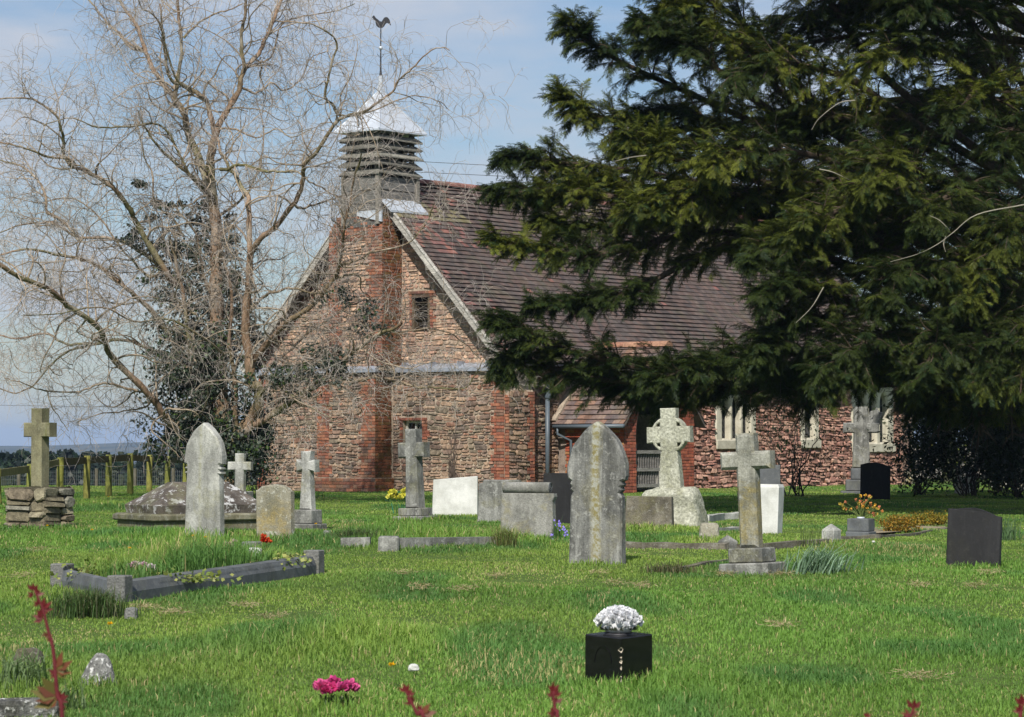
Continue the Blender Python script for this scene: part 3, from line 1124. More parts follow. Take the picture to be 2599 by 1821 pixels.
for (x, y) in ((TX0 + 0.09, TY0 + 0.09), (TX1 - 0.09, TY0 + 0.09), (TX0 + 0.09, TY1 - 0.09), (TX1 - 0.09, TY1 - 0.09), (TX0 + 0.07, MID), ((TX0 + TX1) / 2, TY0 + 0.07)):
    mb.box(x - 0.05, x + 0.05, y - 0.05, y + 0.05, 7.55, 8.68, (0.16, 0.15, 0.12))
mb.build('turret_posts_dark_core', M['old_wood'], tur)
cxT, cyT = (TX0 + TX1) / 2, (TY0 + TY1) / 2
hx, hy = (TX1 - TX0) / 2, (TY1 - TY0) / 2
for k in range(5):
    mb = MB()
    z = 7.60 + k * 0.205
    o, i_ = 0.10, -0.03
    c = rng.uniform(0.13, 0.22)
    for side in range(4):
        cc = c * rng.uniform(0.85, 1.2)
        tj = jit(0.03)
        oj = o + jit(0.02)
        if side in (0, 2):
            s = -1 if side == 0 else 1
            q = [(cxT - hx - oj, cyT + s * (hy + oj), z + tj), (cxT + hx + oj, cyT + s * (hy + oj), z - tj * 0.5), (cxT + hx + i_, cyT + s * (hy + i_), z + 0.12), (cxT - hx - i_, cyT + s * (hy + i_), z + 0.12)]
        else:
            s = -1 if side == 1 else 1
            q = [(cxT + s * (hx + oj), cyT - hy - oj, z + tj), (cxT + s * (hx + oj), cyT + hy + oj, z - tj), (cxT + s * (hx + i_), cyT + hy + i_, z + 0.12), (cxT + s * (hx + i_), cyT - hy - i_, z + 0.12)]
        vs = q + [(a, b, c_ + 0.028) for (a, b, c_) in q]
        mb.add(vs, [(3, 2, 1, 0), (4, 5, 6, 7), (0, 1, 5, 4), (1, 2, 6, 5), (2, 3, 7, 6), (3, 0, 4, 7)], (cc, cc * 0.96, cc * 0.82))
    fix_normals(mb.build('louvre', M['old_wood'], tur))
mb = MB()
lv = [(0.17, 0.17, 8.63), (0.17, 0.17, 8.67), (-0.27, -0.19, 9.17), (-hx + 0.075, -hy + 0.075, 9.64), (-hx + 0.045, -hy + 0.045, 9.82)]
vs = []
for (ox, oy, z) in lv:
    for sx, sy in ((-1, -1), (1, -1), (1, 1), (-1, 1)):
        vs.append((cxT + sx * (hx + ox), cyT + sy * (hy + oy), z))
fs = [(3, 2, 1, 0)]
for j in range(len(lv) - 1):
    for i in range(4):
        fs.append((j * 4 + i, j * 4 + (i + 1) % 4, j * 4 + 4 + (i + 1) % 4, j * 4 + 4 + i))
fs.append(tuple(range(len(vs) - 4, len(vs))))
mb.add(vs, fs)
for i in range(4):
    mb.tube([Vector(vs[j * 4 + i]) for j in range(1, 4)], 0.020, 6)
mb.lathe([(0.055, 9.72), (0.055, 10.06), (0.03, 10.07)], (cxT, cyT, 0), 10)
fix_normals(mb.build('spire_cap', M['zinc'], tur))
mb = MB()
# lead apron flashing at turret foot
y0 = TY0 - 0.26
mb.add([(TX0 + 0.1, TY0, roofz(TY0) + 0.10), (TX1 + 0.05, TY0, roofz(TY0) + 0.10), (TX1 + 0.12, y0, roofz(y0) + 0.09), (TX0 + 0.16, y0, roofz(y0) + 0.09),
        (TX0 + 0.1, TY0, roofz(TY0) + 0.05), (TX1 + 0.05, TY0, roofz(TY0) + 0.05), (TX1 + 0.12, y0, roofz(y0) + 0.04), (TX0 + 0.16, y0, roofz(y0) + 0.04)],
       [(0, 3, 2, 1), (4, 5, 6, 7), (3, 7, 6, 2), (0, 4, 7, 3), (1, 2, 6, 5)])
plate(mb, [[(PU[0] - 0.02, 6.45), (PU[0] + 0.75, 6.62), (PU[0] + 0.75, 6.72), (PU[0] - 0.02, 6.74)]], 0.04, 0, (1, 1, 1), plane_M((XP - 0.02, 0, 0), SY, -SX))
fix_normals(mb.build('lead_apron', M['zinc'], CH))
mb = MB()
mb.tube([(cxT, cyT, 10.05), (cxT, cyT, 10.2), (cxT, cyT, 10.7), (cxT, cyT, 11.32)], [0.04, 0.022, 0.016, 0.013], 8)
for s in (-1, 1):
    mb.tube([(cxT, cyT, 10.50), (cxT + s * 0.03, cyT - s * 0.03, 10.53), (cxT + s * 0.06, cyT - s * 0.06, 10.60)], 0.006, 5)
wv = mb.build('weather_vane', M['dark_iron'], CH)
mb = MB()
mb.lathe([(0.001, -0.05), (0.03, -0.042), (0.05, -0.018), (0.05, 0.018), (0.03, 0.042), (0.001, 0.05)], (cxT, cyT, 10.74), 14)
mb.build('ball', M['zinc'], wv, True)
ck = [(372, 90), (378, 80), (386, 76), (392, 84), (398, 93), (410, 102), (424, 114), (436, 116), (444, 102), (452, 90), (464, 85), (476, 88), (488, 103), (498, 142), (484, 130), (470, 124), (462, 132), (452, 148), (442, 157), (428, 160), (412, 154), (401, 144), (396, 128), (394, 112), (386, 105), (376, 103), (381, 97)]
mb = MB()
cl = [((x - 430) * 0.0037, (160 - y) * 0.0037) for x, y in ck]
# the cock faces across the view, to the left
ang = -math.atan2(0.784, 0.621) + R(8)
mm = Matrix.Translation((cxT, cyT, 11.22)) @ Matrix.Rotation(ang, 4, 'Z')
plate(mb, [cl], 0.012, 0, (1, 1, 1), mm)
fix_normals(mb.build('cockerel', M['dark_iron'], wv))

# ------------------------------------------------------------ porch
PX0, PX1, PY = 2.2, 5.1, -1.85
PC = (PX0 + PX1) / 2
PEZ, PRZ = 1.86, 3.50
PT = (PRZ - PEZ) / (PC - PX0)
mb = MB()
mb.box(PX0 + 0.02, PX0 + 0.22, PY + 0.22, SW_Y, -0.2, PEZ + 0.02, (0.3, 0.24, 0.2))
mb.box(PX1 - 0.22, PX1 - 0.02, PY + 0.22, SW_Y, -0.2, PEZ + 0.02, (0.3, 0.24, 0.2))
arch = pointed(3.50, 1.62, -0.1, 1.28, 10)
front = [(PX0 + 0.02, -0.2), (PX1 - 0.02, -0.2), (PX1 - 0.02, PEZ), (PC, PRZ - 0.05), (PX0 + 0.02, PEZ)]
plate(mb, [front, arch], 0.22, 0, (0.3, 0.24, 0.2), plane_M((0, PY + 0.13, 0), SX, -SY))
por = fix_normals(mb.build('porch', M['mortar'], CH))
mb = MB()
brick_fill(mb, lambda z: [(PY + 0.02, SW_Y - 0.22)], 0, PEZ, (PX0 + 0.02, 0, 0), SY, -SX, cols=[(0.42, 0.10, 0.055), (0.37, 0.09, 0.05), (0.45, 0.13, 0.07), (0.42, 0.2, 0.09)], depth=0.018)


def porch_iv(z):
    half = (PRZ - 0.06 - z) / PT if z > PEZ else 9
    a, b = max(PX0 + 0.02, PC - half), min(PX1 - 0.02, PC + half)
    q = []
    if z < 1.28:
        q = [(3.50 - 0.81, 3.50 + 0.81)]
    else:
        r = 1.62 * 1.05
        dz = z - 1.28
        if dz < r:
            xx = math.sqrt(r * r - dz * dz) - (r - 0.81)
            if xx > 0.02:
                q = [(3.50 - xx - 0.02, 3.50 + xx + 0.02)]
    return sub_iv([(a, b)], q)


brick_fill(mb, porch_iv, 0, PRZ - 0.2, (0, PY + 0.02, 0), SX, -SY, cols=[(0.33, 0.095, 0.06), (0.28, 0.085, 0.055), (0.37, 0.12, 0.07), (0.24, 0.085, 0.06)], depth=0.018)
mb.build('porch_brick', M['brick'], por)
mb = MB()
mb.box(PX1 - 0.26, PX1 - 0.222, PY + 0.25, SW_Y - 0.01, 0, PEZ)
mb.build('plastered_inner_wall', M['plaster'], por)
mb = MB()
mb.box(PX0 + 0.23, PX1 - 0.27, SW_Y - 0.06, SW_Y - 0.012, 0.0, 2.1)  # near-black sheet over the full width, painting the porch's dark interior
mb.build('porch_dark_back', M['dark_room'], por)
# porch roof
PSL = math.hypot(1, PT)
sl = (PC - PX0 + 0.24) * PSL
mb = MB()
for s in (1, -1):
    e = PC - s * (PC - PX0 + 0.24)
    ez = PRZ - PT * (PC - PX0 + 0.24)
    n = Vector((-s * PT / PSL, 0, 1 / PSL))
    vs = []
    for off in (-0.05, 0.0):
        for (x, z, y) in ((e, ez, PY - 0.16), (e, ez, SW_Y), (PC, PRZ, SW_Y), (PC, PRZ, PY - 0.16)):
            vs.append(Vector((x, y, z)) + n * off)
    mb.add(vs, [(0, 3, 2, 1), (4, 5, 6, 7), (0, 1, 5, 4), (1, 2, 6, 5), (2, 3, 7, 6), (3, 0, 4, 7)], (0.12, 0.1, 0.09))
pr = fix_normals(mb.build('porch_roof', M['tile'], CH))
mb = MB()
PT_COL = [(0.17, 0.12, 0.105), (0.15, 0.11, 0.105), (0.19, 0.13, 0.11), (0.13, 0.105, 0.10), (0.21, 0.15, 0.12), (0.22, 0.13, 0.095)]
Uw = Vector((1 / PSL, 0, PT / PSL))
Nw = Vector((-PT / PSL, 0, 1 / PSL))
ez = PRZ - PT * (PC - PX0 + 0.24)
lay_tiles(mb, (PX0 - 0.24, SW_Y - 0.01, ez), -SY, Uw, Nw, SW_Y - PY + 0.16, sl, lambda x, y: pick(PT_COL, 0.2), gauge=0.15, tw=0.2, sag=0.012)
lay_tiles(mb, (PX1 + 0.24, PY - 0.17, ez), SY, Vector((-1 / PSL, 0, PT / PSL)), Vector((PT / PSL, 0, 1 / PSL)), SW_Y - PY + 0.16, sl, lambda x, y: pick(PT_COL, 0.2), gauge=0.15, tw=0.2)
mb.build('porch_tiles', M['tile'], pr)
mb = MB()
y = SW_Y - 0.1
while y > PY - 0.1:
    c = pick([(0.34, 0.165, 0.11), (0.30, 0.15, 0.10), (0.36, 0.2, 0.13)])
    vs = []
    for yy in (y, y - 0.42):
        for i in range(7):
            a = PI * i / 6
            vs.append((PC + 0.15 * math.cos(a), yy, PRZ - 0.02 + 0.13 * math.sin(a)))
    mb.add(vs, [(i, 7 + i, 8 + i, i + 1) for i in range(6)] + [tuple(range(7))[::-1], tuple(range(7, 14))], c)
    y -= 0.43
mb.build('porch_ridge_tiles', M['tile'], pr)
mb = MB()
for i in range(6):
    f0, f1 = i / 6 * 0.55, (i + 1) / 6 * 0.55
    p = Vector((PX0 - 0.24, SW_Y - 0.07, ez + 0.09)).lerp(Vector((PC, SW_Y - 0.07, PRZ + 0.09)), f0)
    q = Vector((PX0 - 0.24, SW_Y - 0.07, ez + 0.09)).lerp(Vector((PC, SW_Y - 0.07, PRZ + 0.09)), f1)
    mb.beam(p, q, 0.16 + jit(0.03), 0.10, (0, 0, 1), (0.40, 0.33, 0.26))
mb.build('mortar_fillet', M['mortar'], pr)
mb = MB()
gy0, gy1 = SW_Y - 0.1, PY - 0.2
gx = PX0 - 0.30
mb.tube([(gx, gy0, ez - 0.03), (gx, gy1, ez - 0.02)], 0.05, 8)
pg = mb.build('porch_gutter', M['pipe'], CH, True)
mb = MB()
mb.tube([(gx, gy0 - 0.12, ez - 0.04), (gx, gy0 - 0.12, ez - 0.2), (gx + 0.22, gy0 - 0.35, ez - 0.36), (gx + 0.22, gy0 - 0.35, 0)], 0.034, 8)
mb.build('porch_downpipe', M['pipe'], pg, True)
# porch gate
mb = MB()
GW = (0.27, 0.26, 0.24)
gy = PY + 0.14
mb.box(2.72, 2.82, gy - 0.05, gy + 0.05, 0, 1.16, GW, b=0.008)
mb.box(4.20, 4.29, gy - 0.05, gy + 0.05, 0, 1.16, GW, b=0.008)
for z in (0.12, 0.50, 0.92):
    mb.box(2.84, 4.18, gy - 0.03, gy + 0.012, z, z + 0.08, GW)
for i in range(13):
    x = 2.87 + i * 0.10
    mb.box(x, x + 0.045, gy + 0.014, gy + 0.035, 0.08, 0.94, (0.2, 0.19, 0.18))
mb.build('porch_gate', M['old_wood'], CH)

# ------------------------------------------------------------ ground, far land
def axis(a, b, fine0, fine1, step, far):
    out = list(np.arange(fine0, fine1, step))
    x = fine0
    s = step
    while x > a:
        s *= far
        x -= s
        out.insert(0, x)
    x = out[-1]
    s = step
    while x < b:
        s *= far
        x += s
        out.append(x)
    return np.array(out)


gx_ = axis(-6000, 6000, -30, 34, 0.8, 1.35)
gy_ = axis(-400, 9000, -6, 120, 0.8, 1.25)
XX, YY = np.meshgrid(gx_, gy_)
ZZ = groundv(XX, YY)
far_ = np.clip((YY - 330) / 900, 0, 1)
ZZ = ZZ - 45 * far_ * far_ * (3 - 2 * far_)
nx, ny = len(gx_), len(gy_)
ii, jj = np.meshgrid(np.arange(nx - 1), np.arange(ny - 1))
b0 = (jj * nx + ii).ravel()
GF = np.stack([b0, b0 + 1, b0 + nx + 1, b0 + nx], axis=1)
gm, nt, bs = new_mat('turf_soil', 0.95, 0.1)
v = coords(nt, rnd=False)
n1 = noise(nt, v, 0.5, 5, 0.6)
n2 = noise(nt, v, 9, 5, 0.7)
c = mixc(nt, ramp(nt, n1, 0.35, 0.65), (0.075, 0.13, 0.025), (0.10, 0.155, 0.035))
c = mixc(nt, ramp(nt, n2, 0.4, 0.65, 0, 0.7), c, (0.045, 0.065, 0.018))
nt.links.new(c, bs.inputs['Base Color'])
bump(nt, bs, n2, 0.8, 0.05)
tag(np_mesh('ground', np.stack([XX.ravel(), YY.ravel(), ZZ.ravel()], 1), GF, gm, smooth=True), kind='structure')

# distant hills: a rounded wooded ridge a few kilometres away
hm, nt, bs = new_mat('distant_hillside', 0.95, 0.1)
v = coords(nt, rnd=False)
n1 = noise(nt, v, 0.012, 6, 0.65)
nt.links.new(mixc(nt, ramp(nt, n1, 0.42, 0.58), (0.03, 0.042, 0.03), (0.085, 0.085, 0.06)), bs.inputs['Base Color'])
hx_ = np.linspace(-2600, 2600, 260)
hy_ = np.linspace(2600, 4600, 40)
HX, HY = np.meshgrid(hx_, hy_)
prof_ = np.sin(np.clip((HY - 2600) / 1400, 0, 1) * PI / 2)
crest = 17 + 12 * vnoise(HX / 420 + 5, HX * 0 + 1, 4) + 5 * vnoise(HX / 110, HX * 0, 8) + 1.5 * vnoise(HX / 28, HY / 60, 2) + 9 * np.exp(-((HX + 420) / 190) ** 2)
HZ = -78 + prof_ * (crest + 52)
HZ = np.where(HY > 4000, HZ - (HY - 4000) * 0.12, HZ)
n_x, n_y = len(hx_), len(hy_)
ii, jj = np.meshgrid(np.arange(n_x - 1), np.arange(n_y - 1))
b0 = (jj * n_x + ii).ravel()
tag(np_mesh('hills', np.stack([HX.ravel(), HY.ravel(), HZ.ravel()], 1), np.stack([b0, b0 + 1, b0 + n_x + 1, b0 + n_x], 1), hm, smooth=True), kind='structure')


def far_wood(name, n, x0, x1, y0, y1, h0, h1, top, cols, seed):
    """a wood seen from afar: many small ragged crowns in one mass"""
    r = np.random.RandomState(seed)
    Vs, Fs, Cs = [], [], []
    k0 = 0
    for i in range(n):
        x, y = r.uniform(x0, x1), r.uniform(y0, y1)
        h = r.uniform(h0, h1)
        tz = top(x, y) + r.uniform(-1.2, 0.5)
        conifer = r.rand() < 0.55
        m = 380
        t = r.rand(m)
        rad = (h * 0.24 * (1 - t) + 0.2) if conifer else h * 0.34 * np.sqrt(np.clip(1 - (2 * t - 0.9) ** 2, 0.05, 1))
        a = r.rand(m) * 2 * PI
        px, py, pz = x + rad * np.cos(a), y + rad * np.sin(a), tz - h + h * t
        s = h * 0.024 * (0.6 + r.rand(m) * 0.8)
        dirs = r.normal(size=(m, 3))
        dirs /= np.linalg.norm(dirs, axis=1, keepdims=True)
        d2 = np.cross(dirs, r.normal(size=(m, 3)))
        d2 /= np.linalg.norm(d2, axis=1, keepdims=True)
        P0 = np.stack([px, py, pz], 1)
        q = np.stack([P0 - dirs * s[:, None] - d2 * s[:, None] * 0.6, P0 + dirs * s[:, None] - d2 * s[:, None] * 0.7, P0 + dirs * s[:, None] * 0.8 + d2 * s[:, None], P0 - dirs * s[:, None] * 0.7 + d2 * s[:, None] * 0.8], 1)
        Vs.append(q.reshape(-1, 3))
        Fs.append(np.arange(k0, k0 + 4 * m).reshape(-1, 4))
        k0 += 4 * m
        c = np.array(cols[r.randint(len(cols))]) * r.uniform(0.7, 1.3)
        Cs.append(np.tile(c, (4 * m, 1)))
        # solid heart
    return tag(np_mesh(name, np.vstack(Vs), np.vstack(Fs), M['leaf'], tint=np.vstack(Cs)), kind='stuff')


tag(far_wood('woodland', 700, -70, 30, 240, 330, 7, 15, lambda x, y: EYE - (1157 - 1122) / FPX * y, [(0.012, 0.03, 0.014), (0.018, 0.035, 0.014), (0.035, 0.045, 0.02), (0.015, 0.026, 0.018)], 3),
    'dark belt of trees beyond the green field, below the blue hills', 'woodland')

# thin overhead wires
for (x0, y0, x1, y1, D, lab) in ((0, 340, 1260, 421, 120, 'upper overhead wire crossing the sky behind the turret'), (0, 372, 1260, 447, 120.6, 'overhead wire just below the upper one, crossing behind the turret'), (-40, 1028, 700, 1034, 160, 'lowest overhead wire, over the distant hills behind the bare tree')):
    a, b = W(x0, y0, D), W(x1, y1, D)
    d = (b - a)
    pts = []
    for i in range(41):
        t = -0.8 + 4.2 * i / 40
        p = a + d * t
        p.z += 0.9 * ((t - 0.5) ** 2 - 0.25) * 0.3
        pts.append(p)
    mb = MB()
    mb.tube(pts, 0.012, 5)
    tag(mb.build('overhead_wire', M['dark_iron']), lab, 'wire', 'overhead wires')

# ------------------------------------------------------------ fence: round posts with a rail
PCOL = [(0.21, 0.215, 0.05), (0.24, 0.23, 0.06), (0.19, 0.20, 0.05)]
posts = [(-70, 1195, 50.0), (-5, 1188, 53.0), (75, 1178, 55.5), (152, 1161, 57.5), (220, 1157, 60.0), (276, 1154, 62.5), (331, 1151, 65.0), (379, 1155, 68.0), (425, 1158, 71.0), (470, 1160, 74.0)]
tops = []
fr = empty('post_and_rail_fence', (W(152, 1161, 57.5).x, 57.5, 0))
tag(fr, 'mossy timber fence of round posts and one rail beside the field', 'fence')
fo = Vector(fr.location)
for i, (px, py, D) in enumerate(posts):
    p = W(px, py, D)
    tops.append(p)
    if i < 3 and i != 1:
        pass
    mb = MB()
    gz_ = ground(p.x, p.y)
    lean = jit(0.03)
    H = p.z - gz_
    mb.lathe([(0.075, -0.2), (0.075, 0.1), (0.070, H * 0.6), (0.068, H - 0.01), (0.055, H)], (0, 0, 0), 12, PCOL[i % 3])
    for j, vv in enumerate(mb.v):
        mb.v[j] = (vv[0] + p.x - fo.x + lean * vv[2], vv[1] + p.y - fo.y, vv[2] + gz_)
    mb.build('post', M['fence_wood'], fr, True)
for i in range(len(tops) - 1):
    a, b = tops[i] - fo, tops[i + 1] - fo
    off = Vector((0.0, 0.085, -0.10))
    mb = MB()
    mb.beam(a + off, b + off + Vector((0, 0.0, -0.0)), 0.035, 0.14, (0, 0, 1), (0.11, 0.095, 0.04) if i > 2 else (0.26, 0.24, 0.12))
    mb.build('rail', M['fence_wood'], fr)

# wire netting fence along the far field edge
fr = empty('wire_netting_fence', (W(200, 1240, 80).x, 80, 0))
fo = Vector(fr.location)
tag(fr, 'low wire netting fence along the far edge of the green field', 'fence')
mb = MB()
A, B = W(-160, 1196, 79), W(640, 1192, 81)
for i in range(150):
    t = i / 149
    p = A.lerp(B, t)
    g_ = ground(p.x, p.y)
    mb.beam(Vector((p.x, p.y, g_)) - fo, Vector((p.x, p.y, p.z + jit(0.01))) - fo, 0.008, 0.008, (0, 1, 0))
for k in range(5):
    for i in range(10):
        p, q = A.lerp(B, i / 10), A.lerp(B, (i + 1) / 10)
        dz = (p.z - ground(p.x, p.y)) * (1 - k / 4.5)
        mb.beam(p - fo - Vector((0, 0, dz)), q - fo - Vector((0, 0, dz)), 0.007, 0.007)
mb.build('netting', M['wire'], fr)
for i in range(9):
    p = A.lerp(B, i / 8 * 0.98 + 0.01)
    mb = MB()
    mb.lathe([(0.05, ground(p.x, p.y) - 0.1), (0.05, p.z + 0.05)], (p.x - fo.x, p.y - fo.y, 0), 8, (0.13, 0.12, 0.09))
    mb.build('post', M['fence_wood'], fr)

# ------------------------------------------------------------ gravestones and the things around them
YAW = 0.60


def place(px, py, yaw=YAW, lean=0.0, tilt=0.0, sink=0.04):
    """location and rotation for a thing whose foot is seen at the photo pixel"""
    p = GP(px, py)
    return (p.x, p.y, p.z - sink), yaw, lean, tilt


def grave_root(name, px, py, label, cat, yaw=YAW, lean=0.0, tilt=0.0, sink=0.04, group=None):
    loc, yw, ln, tl = place(px, py, yaw, lean, tilt, sink)
    # front normal faces the camera's left for positive yaw
    e = empty(name, loc, -yw, ln, tl)
    tag(e, label, cat, group)
    return e


def slab_thing(name, outline, t, b, mat, px, py, label, cat, yaw=YAW, lean=0.0, tilt=0.0, sink=0.04, group=None, extra=None):
    mb = MB()
    plate(mb, [outline], t, b)
    if extra:
        extra(mb)
    o = fix_normals(mb.build(name, mat))
    loc, yw, ln, tl = place(px, py, yaw, lean, tilt, sink)
    o.location = loc
    o.rotation_euler = (tl, ln, -yw)
    tag(o, label, cat, group)
    rough_up(o)
    return o


def rough_up(o, amp=0.003):
    me = o.data
    for v_ in me.vertices:
        c_ = v_.co
        v_.co = (c_.x + amp * math.sin(c_.z * 31 + c_.y * 17), c_.y + amp * 0.6 * math.sin(c_.x * 23 + c_.z * 19), c_.z)


def arc_pts(cx, cz, r, a0, a1, n):
    return [(cx + r * math.cos(R(a0 + (a1 - a0) * i / n)), cz + r * math.sin(R(a0 + (a1 - a0) * i / n))) for i in range(n + 1)]


def ogive(w, h, spring, n=9, pull=1.25):
    """right then left flank of a pointed arch head, from spring height"""
    r = w * pull
    a1 = math.acos(1 - w / 2 / r)
    H = r * math.sin(a1)
    k = (h - spring) / H
    pts = []
    for i in range(n + 1):
        a = a1 * i / n
        pts.append((w / 2 - r + r * math.cos(a), spring + k * r * math.sin(a)))
    left = [(-x, z) for (x, z) in pts[:-1]][::-1]
    return pts + left


def PXM(py):
    return (py - 1122) / EYE      # photo pixels per metre at that ground row


# 1. large central gothic headstone with corbelled shoulders
h = (1432 - 1071) / PXM(1432) + 0.04
s = PXM(1432)
wf = 0.62
lo_w = 0.555
z_s = (1432 - 1225) / s + 0.04
right = [(lo_w / 2 + 0.005, 0), (lo_w / 2 - 0.005, z_s - 0.14), (lo_w / 2 - 0.03, z_s - 0.10), (lo_w / 2 - 0.004, z_s - 0.07), (lo_w / 2 - 0.02, z_s - 0.045), (wf / 2 - 0.03, z_s - 0.02), (wf / 2 - 0.045, z_s + 0.01), (wf / 2 - 0.01, z_s + 0.03), (wf / 2, z_s + 0.07)]
head = ogive(wf, h, z_s + 0.10, 12, 1.0)
left = [(-x, z) for (x, z) in right][::-1]
M['big_stone'] = stone_mat('streaked_grey_headstone', (0.24, 0.24, 0.225), (0.105, 0.105, 0.098), (0.44, 0.44, 0.41), 0.4, streak=0.85, algae=(0.18, 0.16, 0.06), algae_amt=0.25, rough=0.88, bstr=0.35)


def add_centre_stain(m, width, col, x0=0.0):
    """a run of ochre lichen down the middle of a stone"""
    nt_ = m.node_tree
    b_ = nt_.nodes['Principled BSDF']
    src = b_.inputs['Base Color'].links[0].from_socket
    tc = nt_.nodes.new('ShaderNodeTexCoord')
    sx = nt_.nodes.new('ShaderNodeSeparateXYZ')
    nt_.links.new(tc.outputs['Object'], sx.inputs[0])
    ab = node(nt_, 'ShaderNodeMath', {0: sx.outputs['X'], 1: -x0}, operation='ADD')
    ab2 = node(nt_, 'ShaderNodeMath', {0: ab.outputs[0]}, operation='ABSOLUTE')
    mp = node(nt_, 'ShaderNodeMapping', {'Scale': (28, 5, 1.5)})
    nt_.links.new(tc.outputs['Object'], mp.inputs['Vector'])
    nz = noise(nt_, mp.outputs[0], 1.0, 5, 0.7)
    nz2 = noise(nt_, tc.outputs['Object'], 22.0, 4, 0.7)
    w_ = node(nt_, 'ShaderNodeMath', {0: nz, 1: width * 2.0}, operation='MULTIPLY')
    d_ = node(nt_, 'ShaderNodeMath', {0: w_.outputs[0], 1: ab2.outputs[0]}, operation='SUBTRACT')
    f_ = ramp(nt_, d_.outputs[0], -0.01, 0.045, 0, 0.65)
    c_ = mixc(nt_, f_, src, mixc(nt_, ramp(nt_, nz2, 0.45, 0.58), col, (0.42, 0.42, 0.35)))
    nt_.links.new(c_, b_.inputs['Base Color'])


add_centre_stain(M['big_stone'], 0.06, (0.25, 0.205, 0.05))
slab_thing('gothic_headstone', right + head + left, 0.125, 0.018, M['big_stone'], 1516, 1432, 'tall grey pointed headstone with an ochre lichen streak down its middle', 'headstone', yaw=0.42, lean=0.01)

# 2. pale gothic headstone on the left
s = PXM(1368)
h = (1368 - 1074) / s + 0.04
wf = 0.56
z_s = (1368 - 1190) / s
right = [(wf / 2 + 0.02, 0), (wf / 2 - 0.005, 0.12), (wf / 2 - 0.03, z_s - 0.05), (wf / 2 - 0.03, z_s - 0.03), (wf / 2, z_s - 0.022), (wf / 2, z_s - 0.004), (wf / 2 - 0.03, z_s + 0.004), (wf / 2 - 0.03, z_s + 0.026), (wf / 2, z_s + 0.034), (wf / 2, z_s + 0.052), (wf / 2 - 0.03, z_s + 0.06), (wf / 2 - 0.03, z_s + 0.085), (wf / 2 + 0.01, z_s + 0.10)]
head = ogive(wf + 0.02, h, z_s + 0.16, 12, 1.05)
left = [(-x, z) for (x, z) in right][::-1]
M['pale_gothic'] = stone_mat('pale_streaked_headstone', (0.47, 0.47, 0.43), (0.25, 0.25, 0.23), (0.46, 0.46, 0.43), 0.3, streak=0.55, algae=(0.22, 0.21, 0.09), algae_amt=0.3, bstr=0.3)
add_centre_stain(M['pale_gothic'], 0.03, (0.26, 0.25, 0.13), -0.03)
slab_thing('gothic_headstone', right + head + left, 0.13, 0.02, M['pale_gothic'], 519, 1368, 'pale tall pointed headstone in front of the blotched chest tomb', 'headstone', yaw=0.55, lean=0.012)

# 3. small lichened headstone
s = PXM(1376)
h = (1376 - 1240) / s + 0.06
w = 0.50
out = [(w / 2, 0), (w / 2, h - 0.08)] + [(w / 2 - 0.03, h - 0.075), (w / 2 - 0.07, h - 0.03), (w * 0.2, h - 0.005), (0, h + 0.005), (-w * 0.2, h - 0.01), (-w / 2 + 0.08, h - 0.02), (-w / 2 + 0.03, h - 0.06)] + [(-w / 2, h - 0.07), (-w / 2, 0)]
slab_thing('small_headstone', out, 0.10, 0.012, M['grave_buff'], 700, 1374, 'small squat headstone spotted with orange and white lichen', 'headstone', yaw=0.5, tilt=0.03)


# crosses
def latin(w, h, arm_z, aw, sw, foot=None, ended=0.0):
    sw2 = sw / 2
    a2 = aw / 2
    f = (foot or sw) / 2
    e = ended
    return [(f, 0), (sw2, arm_z - a2), (w / 2, arm_z - a2 - e), (w / 2, arm_z + a2 + e), (sw2, arm_z + a2), (sw2 + e, h), (-sw2 - e, h), (-sw2, arm_z + a2), (-w / 2, arm_z + a2 + e), (-w / 2, arm_z - a2 - e), (-sw2, arm_z - a2), (-f, 0)]


def cross_thing(name, px, py, label, mat, mat_base, w, h, arm_z, aw, sw, t, steps, yaw=YAW, lean=0.0, tilt=0.0, foot=None, ended=0.0, bev=0.02, group=None):
    """steps: list of (width, depth, height) from the ground up; total cross height h over the top step"""
    root = grave_root(name, px, py, label, 'stone cross', yaw, lean, tilt, 0.05, group)
    z = 0.0
    for (a, b, c) in steps:
        mb = MB()
        mb.box(-a / 2, a / 2, -b / 2, b / 2, z, z + c, b=0.012)
        o = fix_normals(mb.build('plinth_step', mat_base, root))
        rough_up(o, 0.004)
        z += c + 0.001
    mb = MB()
    plate(mb, [latin(w, h, arm_z, aw, sw, foot, ended)], t, bev)
    for i, p in enumerate(mb.v):
        mb.v[i] = (p[0], p[1], p[2] + z)
    o = fix_normals(mb.build('cross', mat, root))
    rough_up(o)
    return root


# left cross on a rubble plinth
s = PXM(1345)
root = grave_root('stone_cross', 101, 1340, 'greenish sandstone cross on a rough rubble plinth beside the fence', 'stone cross', yaw=0.5)
mb = MB()
plate(mb, [latin(0.45, 1.10, 0.80, 0.20, 0.185)], 0.19, 0.012)
for i, p in enumerate(mb.v):
    mb.v[i] = (p[0], p[1], p[2] + 0.60)
fix_normals(mb.build('cross', M['grave_green'], root))
mb = MB()
GREYST = [(0.24, 0.22, 0.15), (0.19, 0.165, 0.11), (0.28, 0.25, 0.17), (0.20, 0.19, 0.15), (0.17, 0.14, 0.10)]
hw = 0.30
mb.box(-hw, hw, -hw, hw, -0.05, 0.60, (0.10, 0.09, 0.06))
for (O_, S_, N_) in (((-hw, -hw, 0), SX, -SY), ((hw, -hw, 0), SY, SX), ((-hw, hw, 0), SY * -1, -SX), ((hw, hw, 0), -SX, SY)):
    stone_fill(mb, lambda z: [(-0.04, 2 * hw + 0.04)], 0, 0.62, O_, S_, N_, rows=(0.09, 0.17), wid=(0.18, 0.42), cols=GREYST, depth=0.055, gap=0.012, seed=int(O_[0] * 10))
